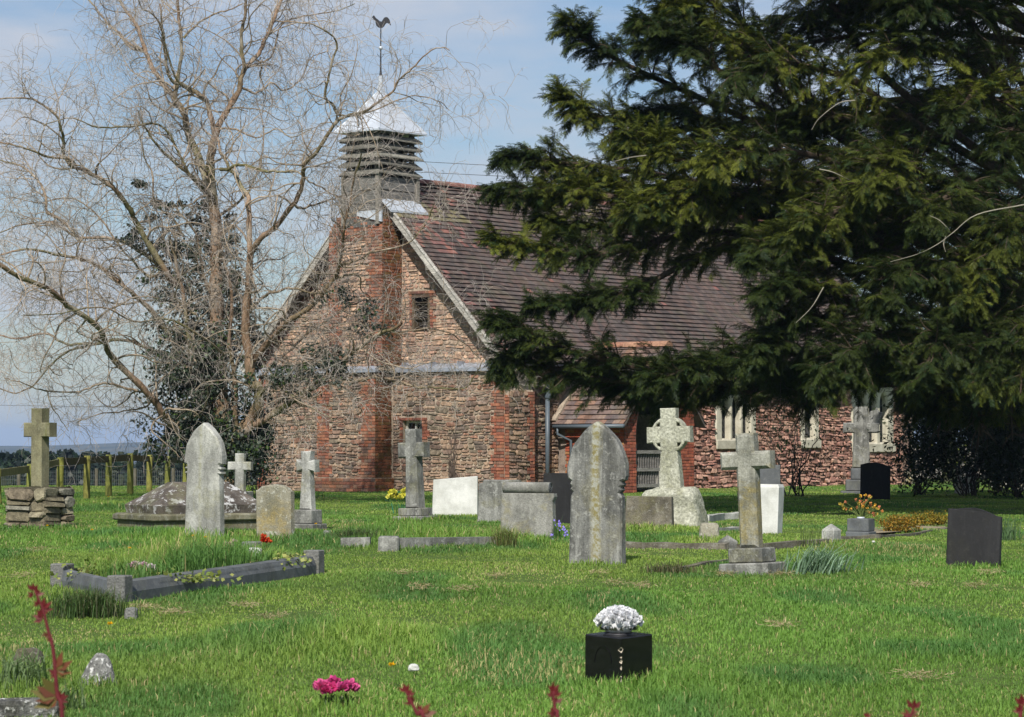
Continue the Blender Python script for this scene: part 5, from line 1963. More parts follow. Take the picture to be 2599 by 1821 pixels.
# ------------------------------------------------------------ bare tree with ivy
rt = np.random.RandomState(21)
TD = 57.0
LIMBS = [  # (points in photo pixels, radius px start, radius px end, depth change in metres per step, colour)
    ([(575, 1215), (566, 1120), (560, 1000), (552, 880), (548, 760), (546, 686), (541, 576), (531, 476), (533, 401), (551, 325)], 44, 17, 0.0),
    ([(551, 325), (576, 285), (606, 225), (621, 175), (656, 130), (676, 85), (706, 30), (730, -30)], 14, 7, 0.15),
    ([(621, 175), (614, 100), (624, 30), (622, -30)], 9, 6, -0.2),
    ([(545, 345), (516, 265), (491, 240), (461, 220), (431, 200), (416, 135), (411, 75), (405, 10)], 12, 4, -0.15),
    ([(531, 476), (511, 426), (476, 350), (461, 295), (441, 260), (396, 200), (371, 145), (351, 85), (326, 45), (300, 0), (285, -40)], 19, 5, 0.25),
    ([(361, 125), (325, 110), (295, 75), (270, 50), (230, 0), (200, -30)], 8, 3, 0.3),
    ([(441, 260), (451, 250), (458, 175), (466, 100), (456, 30), (452, -40)], 10, 6, -0.25),
    ([(466, 97), (495, 65), (526, 45), (570, 28), (616, 10)], 6, 2.5, -0.2),
    ([(530, 500), (501, 461), (436, 401), (401, 371), (371, 331), (350, 280)], 10, 3, -0.3),
    ([(440, 720), (411, 681), (346, 581), (321, 531), (281, 486), (220, 441), (185, 426), (175, 401), (110, 396), (50, 372), (-20, 350)], 15, 3, -0.3),
    ([(185, 426), (163, 391), (160, 351), (150, 300), (100, 260), (50, 245), (-10, 250)], 9, 3, -0.2),
    ([(470, 740), (406, 676), (351, 641), (275, 611), (200, 611), (140, 576), (90, 571), (0, 591)], 12, 3, 0.3),
    ([(200, 611), (160, 566), (115, 541), (108, 491), (75, 451), (50, 426), (0, 411), (-40, 400)], 8, 3, 0.2),
    ([(430, 850), (371, 776), (326, 736), (260, 681), (200, 656), (125, 641), (50, 636), (-10, 651)], 12, 4, -0.35),
    ([(540, 1130), (462, 1093), (408, 1038), (348, 968), (278, 899), (259, 859), (234, 814), (164, 775), (134, 745), (50, 705), (-10, 668)], 17, 9, -0.4),
    ([(530, 965), (477, 944), (422, 914), (368, 884), (318, 862), (239, 869), (174, 869), (119, 842), (50, 859), (-10, 850)], 11, 3.5, 0.25),
    ([(239, 874), (174, 899), (124, 939), (85, 979), (40, 1001), (-10, 986)], 6, 2.5, 0.2),
    ([(348, 993), (298, 973), (249, 971), (199, 993), (119, 993), (60, 975), (10, 960)], 6, 2, -0.2),
    ([(119, 993), (129, 1038), (150, 1065), (174, 1095)], 3, 1.5, 0.0),
    ([(390, 1015), (365, 1030), (313, 1043), (249, 1053), (194, 1073)], 5, 2, 0.2),
    ([(585, 1180), (592, 1122), (641, 1058), (661, 998), (640, 968), (631, 899), (621, 824), (624, 750), (629, 700), (636, 646)], 30, 14, -0.15),
    ([(636, 646), (631, 551), (626, 501), (609, 476), (590, 446), (576, 426), (560, 385), (552, 350)], 13, 5, 0.1),
    ([(636, 646), (665, 605), (701, 576), (746, 516), (764, 461), (766, 416), (801, 376), (846, 310), (856, 290), (900, 274), (927, 265), (982, 230), (1010, 200), (1047, 170), (1102, 125), (1140, 128)], 13, 2, -0.25),
    ([(856, 290), (835, 255), (816, 235), (831, 175), (846, 100), (820, 70), (780, 55), (700, 52)], 7, 2.5, -0.2),
    ([(856, 292), (920, 290), (990, 262), (1050, 243), (1110, 255), (1140, 280)], 4, 1.5, 0.2),
    ([(643, 913), (680, 872), (706, 839), (737, 811), (788, 781), (839, 720), (859, 674), (866, 630), (872, 576), (882, 526), (900, 450), (917, 391)], 15, 3, -0.3),
    ([(862, 672), (880, 662), (907, 651), (952, 631), (1032, 611), (1080, 560), (1100, 520)], 7, 2, -0.2),
    ([(597, 1122), (646, 1083), (706, 1048), (776, 998), (845, 949), (900, 890), (935, 870), (980, 840), (1020, 822)], 17, 6, -0.35),
    ([(845, 955), (905, 964), (955, 962), (1007, 969), (1060, 984), (1104, 985), (1170, 984), (1206, 949), (1231, 908)], 8, 2, -0.2),
    ([(870, 915), (905, 880), (946, 857), (987, 842), (1060, 838), (1130, 847), (1170, 877), (1221, 913)], 7, 2, 0.2),
    ([(661, 985), (671, 968), (706, 924), (746, 889), (795, 839), (850, 800), (900, 770), (960, 760)], 9, 2.5, 0.25),
    ([(655, 1005), (691, 978), (746, 1008), (805, 1043), (845, 1068)], 6, 2, -0.4),
    ([(560, 430), (576, 426), (611, 416), (661, 436), (700, 440), (751, 441), (801, 471), (840, 490), (877, 506)], 8, 2.5, -0.25),
    ([(746, 516), (770, 530), (801, 521), (835, 508), (872, 496), (910, 500)], 6, 2, 0.2),
    ([(466, 601), (431, 551), (391, 511), (381, 441), (361, 400), (350, 350), (346, 300)], 6, 2.5, 0.2),
    ([(626, 800), (641, 786), (676, 751), (700, 738), (741, 726), (801, 741), (850, 735)], 8, 3, -0.3),
    ([(548, 620), (566, 590), (590, 568), (615, 590), (640, 640)], 7, 4, -0.1),
    ([(621, 175), (650, 165), (690, 140), (720, 60), (790, 40), (850, 30), (900, 10)], 5, 2, 0.3),
    ([(540, 560), (600, 520), (640, 470), (662, 420), (670, 360), (665, 300), (650, 250)], 7, 2, 0.35),
    ([(410, 690), (370, 700), (310, 640), (250, 560), (210, 520), (150, 500), (90, 520), (30, 500)], 6, 2, 0.5),
    ([(565, 1120), (520, 1000), (490, 880), (468, 760), (455, 680), (430, 600)], 13, 6, -0.15),
    ([(600, 1120), (600, 1000), (585, 880), (590, 780), (580, 690), (560, 640)], 12, 5, -0.12),
    ([(548, 760), (515, 700), (500, 620), (470, 560), (440, 520)], 9, 3, -0.1),
    ([(540, 480), (480, 440), (420, 330), (330, 330), (250, 330), (180, 300), (110, 320)], 7, 2, -0.5),
    ([(500, 800), (420, 760), (300, 770), (220, 730), (120, 760), (30, 740)], 6, 2, 0.7),
    ([(570, 900), (500, 850), (420, 810), (340, 820), (260, 780), (160, 800), (60, 800)], 6, 2, -0.7),
    ([(690, 900), (760, 930), (830, 880), (900, 920), (980, 900), (1050, 930)], 6, 2, -0.5),
    ([(606, 225), (650, 240), (690, 210), (730, 230), (770, 200), (790, 150), (830, 130)], 6, 2, 0.35),
    ([(491, 240), (440, 190), (400, 60), (360, 20), (340, -30)], 6, 2, -0.5),
    ([(551, 325), (600, 330), (650, 350), (700, 330), (740, 350), (790, 330)], 5, 2, -0.3),
]
tb = W(575, 1215, TD)
TR = empty('bare_tree', (tb.x, TD, ground(tb.x, TD)))
tag(TR, 'large leafless tree with twisted orange brown limbs, ivy round its trunk', 'tree')
t0 = Vector(TR.location)
S_D = FPX / TD


def catmull(P, n):
    P = np.asarray(P)
    Q = np.vstack([2 * P[0] - P[1], P, 2 * P[-1] - P[-2]])
    out = []
    for i in range(len(P) - 1):
        p0, p1, p2, p3 = Q[i], Q[i + 1], Q[i + 2], Q[i + 3]
        for t in np.linspace(0, 1, n, endpoint=False):
            out.append(0.5 * ((2 * p1) + (-p0 + p2) * t + (2 * p0 - 5 * p1 + 4 * p2 - p3) * t * t + (-p0 + 3 * p1 - 3 * p2 + p3) * t ** 3))
    out.append(P[-1])
    return np.array(out)


known = []
segs = []          # (points, radii) for twig spawning
mbs_v, mbs_f, mbs_c, off_ = [], [], [], 0
limb_meshes = []
for li, (pts, r0, r1, dd) in enumerate(LIMBS):
    d = TD
    if known:
        kp = np.array([(k[0], k[1]) for k in known])
        j = np.argmin(np.sum((kp - np.array(pts[0])) ** 2, axis=1))
        if np.hypot(*(kp[j] - np.array(pts[0]))) < 70:
            d = known[j][2]
    P3 = []
    for i, (px, py) in enumerate(pts):
        P3.append(tuple(W(px, py, d)))
        known.append((px, py, d))
        d += dd * (0.6 + 0.8 * rt.rand())
    P3 = catmull(P3, 5)
    n = len(P3)
    t = np.linspace(0, 1, n)
    rad = (r0 * (1 - t) ** 1.15 + r1 * (1 - (1 - t) ** 1.15)) * 0.58 / S_D
    wob = np.cumsum(rt.normal(size=(n, 3)), axis=0)
    wob -= np.linspace(wob[0], wob[-1], n)
    P3 = P3 + wob * 0.012
    rad = rad * (1 + 0.08 * np.sin(np.arange(n) * 1.7 + li))
    if li in (0, 20):
        gz0 = ground(P3[0][0], P3[0][1])
        foot = np.array([[P3[0][0] + 0.02, P3[0][1], gz0 - 0.1], [P3[0][0] + 0.01, P3[0][1], gz0 + 0.25]])
        P3 = np.vstack([foot, P3[1:]])
        rad = np.concatenate([[rad[0] * 1.5, rad[0] * 1.15], rad[1:]])
    segs.append((P3, rad))
    V, F = tubes(P3[None], rad[None], 9)
    base = np.array([0.29, 0.195, 0.13]) if r0 > 9 else np.array([0.29, 0.22, 0.155])
    nz = vnoise(V[:, 0] * 3, V[:, 2] * 3, li)[:, None]
    side = vnoise(V[:, 0] * 1.2 + 3, V[:, 2] * 1.4, 5)[:, None]
    C = base * (0.75 + 0.5 * nz)
    green = np.clip((side - 0.55) * 4, 0, 1)
    C = C * (1 - green) + np.array([0.17, 0.155, 0.075]) * green * (0.8 + 0.4 * nz)
    grey = np.clip((nz - 0.62) * 4, 0, 1)
    C = C * (1 - grey * 0.7) + np.array([0.40, 0.35, 0.29]) * grey * 0.7
    limb_meshes.append((V - np.array(t0), F, C))
lm = limb_meshes[0]
trunk = np_mesh('trunk', lm[0], lm[1], M['bark'], TR, tint=lm[2], smooth=True)
for V, F, C in limb_meshes[1:]:
    np_mesh('limb', V, F, M['bark'], TR, tint=C, smooth=True)


def grow(S, Dr, Ln, n, curl, grav, r):
    """vectorised wandering twigs: start S (m,3), direction Dr, length Ln (m,)"""
    m = len(S)
    P = np.zeros((m, n, 3))
    P[:, 0] = S
    d = Dr / (np.linalg.norm(Dr, axis=1, keepdims=True) + 1e-9)
    w = r.normal(size=(m, 3))
    for i in range(1, n):
        w = 0.55 * w + r.normal(size=(m, 3)) * 0.8
        d = d + w * curl
        d[:, 2] += grav[i] if hasattr(grav, '__len__') else grav
        d /= np.linalg.norm(d, axis=1, keepdims=True) + 1e-9
        P[:, i] = P[:, i - 1] + d * (Ln / (n - 1))[:, None]
    return P


def spawn(P, prob_len, r, tmin=0.15, spread=1.0, up=0.25):
    """random starts along polylines P (m,n,3): -> positions, directions"""
    m, n = P.shape[:2]
    k = len(prob_len)
    idx = prob_len
    t = tmin + (1 - tmin) * r.rand(k)
    f = t * (n - 1)
    i = np.minimum(f.astype(int), n - 2)
    fr_ = (f - i)[:, None]
    S = P[idx, i] * (1 - fr_) + P[idx, i + 1] * fr_
    T = P[idx, i + 1] - P[idx, i]
    T /= np.linalg.norm(T, axis=1, keepdims=True) + 1e-9
    rnd_ = r.normal(size=(k, 3))
    rnd_ -= T * np.sum(rnd_ * T, axis=1, keepdims=True)
    rnd_ /= np.linalg.norm(rnd_, axis=1, keepdims=True) + 1e-9
    Dd = T * 0.55 + rnd_ * spread
    Dd[:, 2] += up
    return S, Dd, t


# second order branches from the traced limbs
S2, D2, L2_, R2 = [], [], [], []
for li, (P3, rad) in enumerate(segs):
    seg = np.linalg.norm(np.diff(P3, axis=0), axis=1)
    Lt = seg.sum()
    thick = rad[0] > 0.09
    k = int(Lt * (5.2 if not thick else 2.6))
    for _ in range(k):
        u = rt.uniform(0.12 if not thick else 0.35, 1.0)
        i = min(int(u * (len(P3) - 1)), len(P3) - 2)
        T = P3[i + 1] - P3[i]
        T /= np.linalg.norm(T) + 1e-9
        v_ = rt.normal(size=3)
        v_ -= T * v_.dot(T)
        v_ /= np.linalg.norm(v_)
        S2.append(P3[i])
        dv = T * 0.5 + v_ * 0.9
        dv[2] += 0.25
        D2.append(dv)
        L2_.append(rt.uniform(0.7, 1.9))
        R2.append(min(rad[i] * 0.55, 0.030) * rt.uniform(0.55, 1.0))
S2, D2, L2_, R2 = np.array(S2), np.array(D2), np.array(L2_), np.array(R2)
P2 = grow(S2, D2, L2_, 14, 0.24, 0.02, rt)
R2a = R2[:, None] * np.linspace(1, 0.35, 14)[None]
# third order: fine drooping twigs
idx = np.repeat(np.arange(len(P2)), 6)
S3, D3, t3 = spawn(P2, idx, rt, 0.2, 0.9, 0.15)
P3b = grow(S3, D3, rt.uniform(0.35, 1.0, len(S3)), 11, 0.26, np.linspace(0.03, -0.16, 11), rt)
R3a = (0.0052 * rt.uniform(0.7, 1.3, len(S3)))[:, None] * np.linspace(1, 0.45, 11)[None]
idx = np.repeat(np.arange(len(P3b)), 3)
S4, D4, t4 = spawn(P3b, idx, rt, 0.2, 0.7, -0.05)
P4 = grow(S4, D4, rt.uniform(0.15, 0.6, len(S4)), 8, 0.22, np.linspace(-0.02, -0.24, 8), rt)
R4a = (0.0030 * rt.uniform(0.7, 1.3, len(S4)))[:, None] * np.linspace(1, 0.5, 8)[None]


def twig_mesh(name, P, Rr, k, c0, c1):
    V, F = tubes(P, Rr, k)
    per = P.shape[1] * k
    a = np.repeat(rt.rand(len(P)), per)[:, None]
    return np_mesh(name, V - np.array(t0), F, M['twig'], TR, tint=np.array(c0) * (1 - a) + np.array(c1) * a)


twig_mesh('branches', P2, R2a, 5, (0.20, 0.16, 0.115), (0.40, 0.32, 0.24))
twig_mesh('twigs', P3b, R3a, 3, (0.26, 0.225, 0.19), (0.50, 0.45, 0.40))
twig_mesh('fine_twigs', P4, R4a, 3, (0.30, 0.26, 0.235), (0.56, 0.51, 0.47))


# leaves: one pointed diamond folded along its midrib
def leaf_cloud(P, Nn, T, size, aspect, r, fold=0.25):
    """P (m,3) leaf bases, T direction, Nn normal hints -> V, F (quads)"""
    T = T / (np.linalg.norm(T, axis=1, keepdims=True) + 1e-9)
    B = np.cross(Nn, T)
    B /= np.linalg.norm(B, axis=1, keepdims=True) + 1e-9
    N2 = np.cross(T, B)
    s = size[:, None]
    w = s * aspect
    a = P
    b = P + T * s * 0.45 + B * w * 0.5 - N2 * s * fold * 0.3
    c = P + T * s
    d = P + T * s * 0.45 - B * w * 0.5 - N2 * s * fold * 0.3
    V = np.stack([a, b, c, d], 1).reshape(-1, 3)
    F = np.arange(len(V)).reshape(-1, 4)
    return V, F


def rand_unit(m, r):
    v_ = r.normal(size=(m, 3))
    return v_ / np.linalg.norm(v_, axis=1, keepdims=True)


# ivy: clumps along the trunk and over the lower limbs
IVY = [  # cx, cy, rx, ry, n, depth offset
    (540, 1110, 105, 75, 2600, 0), (520, 1020, 110, 75, 2800, 0), (500, 930, 100, 75, 2500, 0), (560, 870, 85, 80, 2100, 0), (470, 850, 80, 60, 1300, 0),
    (520, 780, 95, 70, 2000, 0), (450, 720, 65, 50, 900, 0), (560, 700, 75, 60, 1300, 0), (610, 760, 40, 60, 600, 0.2), (500, 640, 70, 60, 1100, 0), (420, 640, 50, 40, 600, 0.2), (350, 600, 55, 28, 420, 0.3),
    (570, 600, 45, 50, 500, 0), (470, 540, 60, 45, 520, 0), (400, 530, 50, 30, 330, 0), (350, 480, 32, 24, 200, 0), (545, 540, 40, 60, 420, 0),
    (620, 1160, 70, 60, 1300, -0.2), (655, 1100, 45, 60, 500, 0.3), (660, 1040, 30, 60, 300, 0.3), (430, 1120, 50, 50, 600, -0.2), (470, 1060, 50, 40, 600, -0.3), (640, 860, 30, 70, 280, 0), (740, 975, 60, 38, 380, -1.0), (800, 935, 70, 40, 420, -1.3), (860, 920, 50, 40, 260, -1.6), (905, 790, 75, 60, 300, -1.6), (860, 740, 50, 40, 130, -1.5), (960, 830, 50, 40, 150, -1.8)]
Vs, Fs, Cs, k0 = [], [], [], 0
for (cx, cy, rx, ry, n, do) in IVY:
    n = int(n * (1.5 if cy > 900 else 0.75))
    u = rt.normal(size=(n, 3)) * 0.48
    c = W(cx, cy, TD + do + (0.32 if cy < 900 and do == 0 else 0))
    # clumpy: pull leaves to random sub-centres
    sub = rt.normal(size=(max(4, n // 45), 3)) * 0.5
    pick_ = rt.randint(len(sub), size=n)
    u = sub[pick_] + rt.normal(size=(n, 3)) * 0.17
    P = np.array(c)[None] + u * np.array([rx / S_D, min(rx, 75) / S_D, ry / S_D])
    P = P[P[:, 2] > 0.1]
    n = len(P)
    T = rand_unit(n, rt) * 0.8
    T[:, 2] -= 0.5
    Nn = rand_unit(n, rt)
    Nn[:, 1] -= 0.6
    Nn[:, 2] += 0.5
    V, F = leaf_cloud(P, Nn, T, rt.uniform(0.05, 0.095, n), 0.85, rt)
    Vs.append(V)
    Fs.append(F + k0)
    k0 += len(V)
    base = np.array([[0.035, 0.055, 0.032], [0.055, 0.072, 0.055], [0.06, 0.10, 0.025], [0.10, 0.11, 0.10]])[rt.choice(4, n, p=[0.42, 0.3, 0.1 if cy < 800 else 0.16, 0.18 if cy < 800 else 0.12])]
    base = base * rt.uniform(0.7, 1.3, (n, 1))
    Cs.append(np.repeat(base, 4, axis=0))
np_mesh('ivy', np.vstack(Vs) - np.array(t0), np.vstack(Fs), M['ivy'], TR, tint=np.vstack(Cs))
# tangled dead ivy stems in the clump
n = 900
cs = np.array([W(c[0], c[1], TD + c[5]) for c in IVY])
j = rt.randint(len(cs), size=n)
S = cs[j] + rt.normal(size=(n, 3)) * np.array([0.35, 0.3, 0.3])
P = grow(S, rand_unit(n, rt), rt.uniform(0.3, 1.1, n), 12, 0.45, 0.0, rt)
S[:, 2] = np.maximum(S[:, 2], 0.2)
P[..., 2] = np.maximum(P[..., 2], 0.05)
twig_mesh('ivy_stems', P, (0.007 * rt.uniform(0.6, 1.3, n))[:, None] * np.linspace(1, 0.4, 12)[None], 3, (0.20, 0.17, 0.14), (0.32, 0.28, 0.24))

# ------------------------------------------------------------ yew
ry_ = np.random.RandomState(5)
YD = 52.0
yb = W(2680, 1200, YD)
YW = empty('yew_tree', (yb.x, YD, 0))
tag(YW, 'huge dark green yew spreading from the right edge over the porch', 'tree')
y0_ = Vector(YW.location)
boughs = []
BT = [  # traced boughs: points in photo pixels with depth; reach of the side branches
    ([(2640, 700, 52), (2250, 520, 51.8), (2100, 400, 51.5), (1800, 260, 51), (1600, 170, 50.5), (1500, 110, 50), (1436, 45, 49.7)], .75),
    ([(2640, 760, 52), (2150, 520, 51), (1850, 400, 50), (1640, 330, 49.5), (1500, 290, 49.2), (1412, 235, 49)], .8),
    ([(2640, 790, 52), (2100, 560, 50.5), (1800, 470, 49.5), (1560, 430, 49), (1400, 410, 48.6), (1268, 395, 48.4)], .9),
    ([(2640, 800, 52), (2100, 600, 50.0), (1800, 520, 49), (1560, 500, 48.5), (1400, 480, 48.2), (1235, 482, 48)], .75),
    ([(2640, 830, 52), (2150, 620, 50.2), (1900, 540, 49.3), (1700, 560, 48.8), (1480, 580, 48.5), (1380, 560, 48.3)], .8),
    ([(2640, 850, 52), (2050, 640, 50), (1800, 590, 49), (1560, 640, 48.2), (1400, 640, 48), (1240, 602, 47.8)], .62),
    ([(2640, 870, 52), (2150, 640, 49.5), (1930, 600, 48.3), (1760, 660, 47.8), (1600, 740, 47.6), (1450, 765, 47.5), (1350, 775, 47.4)], .5),
    ([(2640, 950, 52), (2100, 960, 49.5), (1800, 960, 48.2), (1640, 940, 47.8), (1450, 890, 47.5), (1330, 850, 47.3), (1255, 808, 47.2)], .7),
    ([(2640, 950, 52), (2050, 960, 49.5), (1750, 975, 48.3), (1550, 965, 47.9), (1400, 935, 47.7), (1300, 900, 47.6), (1285, 945, 47.5)], .7),
    ([(2640, 950, 52), (2050, 985, 50.5), (1750, 985, 49.3), (1600, 990, 48.9), (1500, 950, 48.7)], .55),
    ([(2640, 940, 52), (2100, 900, 48.5), (1950, 900, 47.2), (1800, 920, 46.8), (1650, 970, 46.5)], .7),
    ([(2640, 600, 52), (2150, 330, 52), (1950, 120, 51.5), (1800, 0, 51), (1650, -70, 50.5), (1600, -120, 50.3)], .9),
    ([(2640, 500, 52), (2250, 200, 52), (2100, 0, 51.5), (1950, -100, 51), (1800, -150, 51)], 1),
    ([(2640, 650, 52), (2100, 380, 50), (1850, 200, 48.5), (1720, 100, 48), (1620, 60, 47.8)], .8),
    ([(2640, 650, 52), (2100, 330, 50.5), (1900, 150, 49.5), (1780, 60, 49), (1680, 10, 48.8)], .9),
    ([(2640, 750, 52), (2100, 520, 49), (1850, 440, 47.5), (1700, 400, 47), (1580, 340, 46.8)], .9),
    ([(2640, 780, 52), (2100, 560, 48.8), (1900, 500, 47.6), (1750, 500, 47), (1600, 540, 46.8)], .9),
    ([(2640, 900, 52), (2200, 850, 48), (2050, 800, 46), (1960, 850, 45.4), (1880, 930, 45.2)], .8),
    ([(2640, 880, 52), (2250, 800, 48), (2100, 740, 46), (2000, 720, 45), (1940, 760, 44.8)], .8),
    ([(2640, 880, 52), (2250, 750, 48.3), (2100, 650, 46.5), (1980, 620, 45.5), (1900, 650, 45)], .8),
    ([(2640, 650, 52), (2250, 480, 48.5), (2080, 400, 47), (1900, 380, 46.3), (1800, 420, 46)], .9),
    ([(2640, 700, 52), (2300, 560, 47.5), (2180, 520, 46), (2080, 560, 45), (2000, 620, 44.8)], .9),
    ([(2640, 500, 52), (2300, 300, 49), (2150, 200, 48), (1980, 160, 47.5), (1850, 200, 47)], .9),
    ([(2640, 900, 52), (2350, 850, 47.5), (2250, 850, 45.5), (2150, 900, 44.8), (2080, 970, 44.6)], .9),
    ([(2640, 900, 52), (2450, 850, 47.5), (2430, 830, 45.5), (2380, 880, 44.8), (2330, 960, 44.6)], .9),
    ([(2640, 900, 52), (2550, 830, 48.5), (2520, 800, 46), (2500, 860, 45), (2480, 980, 44.6)], .9),
    ([(2640, 900, 52), (2600, 830, 48.5), (2600, 800, 46), (2600, 860, 45), (2590, 1000, 44.6)], .9),
    ([(2640, 700, 52), (2500, 560, 48), (2440, 480, 46), (2400, 500, 45), (2350, 560, 44.8)], .9),
    ([(2640, 700, 52), (2540, 560, 48), (2560, 520, 46), (2560, 560, 45), (2520, 660, 44.8)], .9),
    ([(2640, 600, 52), (2400, 480, 47), (2300, 420, 45.5), (2250, 430, 45), (2200, 480, 44.8)], .9),
    ([(2640, 800, 52), (2450, 700, 47), (2350, 680, 45.5), (2280, 700, 45), (2230, 780, 44.8)], .9),
    ([(2640, 800, 52), (2550, 700, 47), (2480, 660, 45.5), (2450, 700, 45), (2430, 790, 44.8)], .9),
    ([(2640, 500, 52), (2500, 250, 49), (2400, 150, 47.5), (2300, 120, 46.5), (2200, 160, 46)], .9),
    ([(2640, 400, 52), (2500, 120, 49), (2450, 40, 47.5), (2380, 0, 46.5), (2280, 20, 46)], .9),
    ([(2640, 500, 52), (2560, 300, 50), (2520, 250, 48), (2480, 230, 47), (2420, 290, 46)], .9),
    ([(2640, 500, 52), (2590, 350, 50), (2590, 330, 48), (2570, 330, 47), (2540, 400, 46)], .9),
    ([(2640, 300, 52), (2350, 50, 51), (2250, -80, 50), (2150, -120, 49.5)], .9),
    ([(2640, 300, 52), (2500, 0, 51), (2560, -100, 50), (2560, -130, 49)], .9),
    ([(2640, 930, 52), (2250, 930, 50), (2080, 985, 49.5), (1950, 1000, 49), (1800, 990, 48.6), (1680, 1000, 48.4)], .8),
    ([(2640, 960, 52), (2330, 950, 50), (2250, 945, 49.5), (2150, 965, 49)], .7),
    ([(2640, 900, 52), (2400, 880, 50), (2250, 880, 49.5), (2100, 920, 49), (1980, 930, 48.7)], .9),
    ([(2640, 980, 52), (2520, 960, 50.5), (2560, 1000, 50), (2570, 1120, 49.8)], .9),
    ([(2640, 960, 52), (2500, 930, 50.5), (2480, 1000, 50), (2490, 1110, 49.8)], .9),
    ([(2640, 940, 52), (2450, 920, 50.8), (2400, 990, 50.5), (2380, 1110, 50.3)], .8),
    ([(2640, 940, 52), (2400, 900, 51), (2340, 950, 50.8), (2320, 1040, 50.5)], .8),
    ([(2640, 800, 52), (2100, 580, 50.6), (1800, 500, 50), (1600, 470, 49.6), (1480, 470, 49.4), (1380, 500, 49.3)], .8),
    ([(2640, 750, 52), (2100, 480, 50.8), (1850, 330, 50), (1720, 290, 49.6), (1600, 300, 49.4)], .9),
    ([(2640, 700, 52), (2100, 300, 51), (1900, 120, 50.4), (1760, 90, 50), (1620, 120, 49.8)], .9),
    ([(2640, 750, 52), (2400, 600, 51), (2250, 520, 50.5), (2150, 470, 50.2), (2020, 440, 50)], 1.1),
    ([(2640, 780, 52), (2400, 640, 50.5), (2300, 540, 50), (2180, 500, 49.6), (2080, 500, 49.4)], 1.1),
    ([(2640, 820, 52), (2400, 700, 50.5), (2250, 600, 50), (2120, 560, 49.6), (2000, 560, 49.4)], 1.1),
    ([(2640, 840, 52), (2400, 760, 50.5), (2250, 680, 50), (2120, 640, 49.6), (2020, 660, 49.4)], 1.1),
    ([(2640, 700, 52), (2450, 450, 50.5), (2250, 330, 49.5), (2100, 300, 49), (1980, 330, 48.7)], .95),
    ([(2640, 700, 52), (2400, 560, 50), (2200, 470, 49), (2050, 460, 48.5), (1900, 500, 48)], .95),
    ([(2640, 980, 52), (2480, 940, 50.5), (2430, 980, 50), (2400, 1050, 49.8)], .8),
]
for pts, rch in BT:
    P3 = [tuple(W(*p)) for p in pts]
    boughs.append((catmull(P3, 6), 0.12, rch))
# the rest of the crown, round the back and the far side
for k in range(46):
    h = 2.4 + 9.2 * (k / 46.0) ** 0.9
    az = ry_.uniform(-0.35 * PI, 0.55 * PI) if h < 6.3 else ry_.uniform(-0.3 * PI, 1.1 * PI)
    reach = (8.2 if h < 7 else 8.2 * (1 - (h - 7) / 8.5)) * ry_.uniform(0.75, 1.05)
    n = 20
    t = np.linspace(0, 1, n)
    rise = ry_.uniform(0.4, 1.6)
    X = yb.x + math.cos(az) * reach * t
    Y = YD + math.sin(az) * reach * t
    Z = h + rise * np.sin(t * PI * 0.7) - 0.7 * t * t
    boughs.append((np.stack([X, Y, Z], 1), 0.11, 1.0))
for k in range(16):            # high boughs reaching out towards the viewer; they shade the lower ones
    h = ry_.uniform(8.3, 11.0)
    az = PI * (1.12 + 0.5 * (k + ry_.rand()) / 16)
    reach = ry_.uniform(6.5, 9.0)
    n = 20
    t = np.linspace(0, 1, n)
    boughs.append((np.stack([yb.x + math.cos(az) * reach * t, YD + math.sin(az) * reach * t, h + 1.0 * np.sin(t * PI * 0.7) - 0.4 * t * t], 1), 0.11, 1.1))
mb = MB()
tp = [(yb.x + 0.1, YD, -0.1), (yb.x + 0.05, YD, 0.8), (yb.x - 0.05, YD, 2.2), (yb.x, YD, 4.5), (yb.x + 0.1, YD, 8), (yb.x, YD, 12.5)]
tpp = [Vector(p) - y0_ for p in tp]
mb.tube(tpp, [0.62, 0.5, 0.42, 0.33, 0.2, 0.05], 14, (0.14, 0.085, 0.06))
mb.build('trunk', M['bark'], YW, True)
bv, bf, o_ = [], [], 0
Pl, Tl, Ll = [], [], []
allP2 = []
for (P3, r0, rch) in boughs:
    n = len(P3)
    rad = r0 * 0.62 * (1 - np.linspace(0, 1, n)) ** 0.8 + 0.012
    V, F = tubes(P3[None], rad[None], 7)
    bv.append(V)
    bf.append(F + o_)
    o_ += len(V)
    Lt = np.linalg.norm(np.diff(P3, axis=0), axis=1).sum()
    m = int(Lt * 12)
    u = 0.22 + 0.78 * ry_.rand(m) ** 0.8
    i = np.minimum((u * (n - 1)).astype(int), n - 2)
    T = P3[i + 1] - P3[i]
    T /= np.linalg.norm(T, axis=1, keepdims=True)
    side = np.cross(T, np.array([0, 0, 1.0]))
    side /= np.linalg.norm(side, axis=1, keepdims=True) + 1e-9
    sg = np.where(ry_.rand(m) < 0.5, -1, 1)[:, None]
    Dd = T * 0.75 + side * sg * ry_.uniform(0.2, 1.0, (m, 1)) + ry_.normal(size=(m, 3)) * np.array([0.25, 0.25, 0.42])
    Dd[:, 2] += 0.12
    Ln = (0.18 + 1.25 * (1 - u) + 0.35 * ry_.rand(m)) * rch
    allP2.append(grow(P3[i], Dd, Ln, 9, 0.10, np.linspace(0.02, -0.10, 9), ry_))
    # sprays at the very tip
P2y = np.vstack(allP2)
V, F = tubes(P2y, (0.016 * ry_.uniform(0.6, 1.3, len(P2y)))[:, None] * np.linspace(1, 0.3, 9)[None], 4)
bv.append(V)
bf.append(F + o_)
V = np.vstack(bv)
np_mesh('boughs', V - np.array(y0_), np.vstack(bf), M['bark'], YW, tint=np.tile(np.array([[0.075, 0.055, 0.04]]), (len(V), 1)) * (0.7 + 0.9 * vnoise(V[:, 0] * 2, V[:, 2] * 2, 3))[:, None], smooth=True)


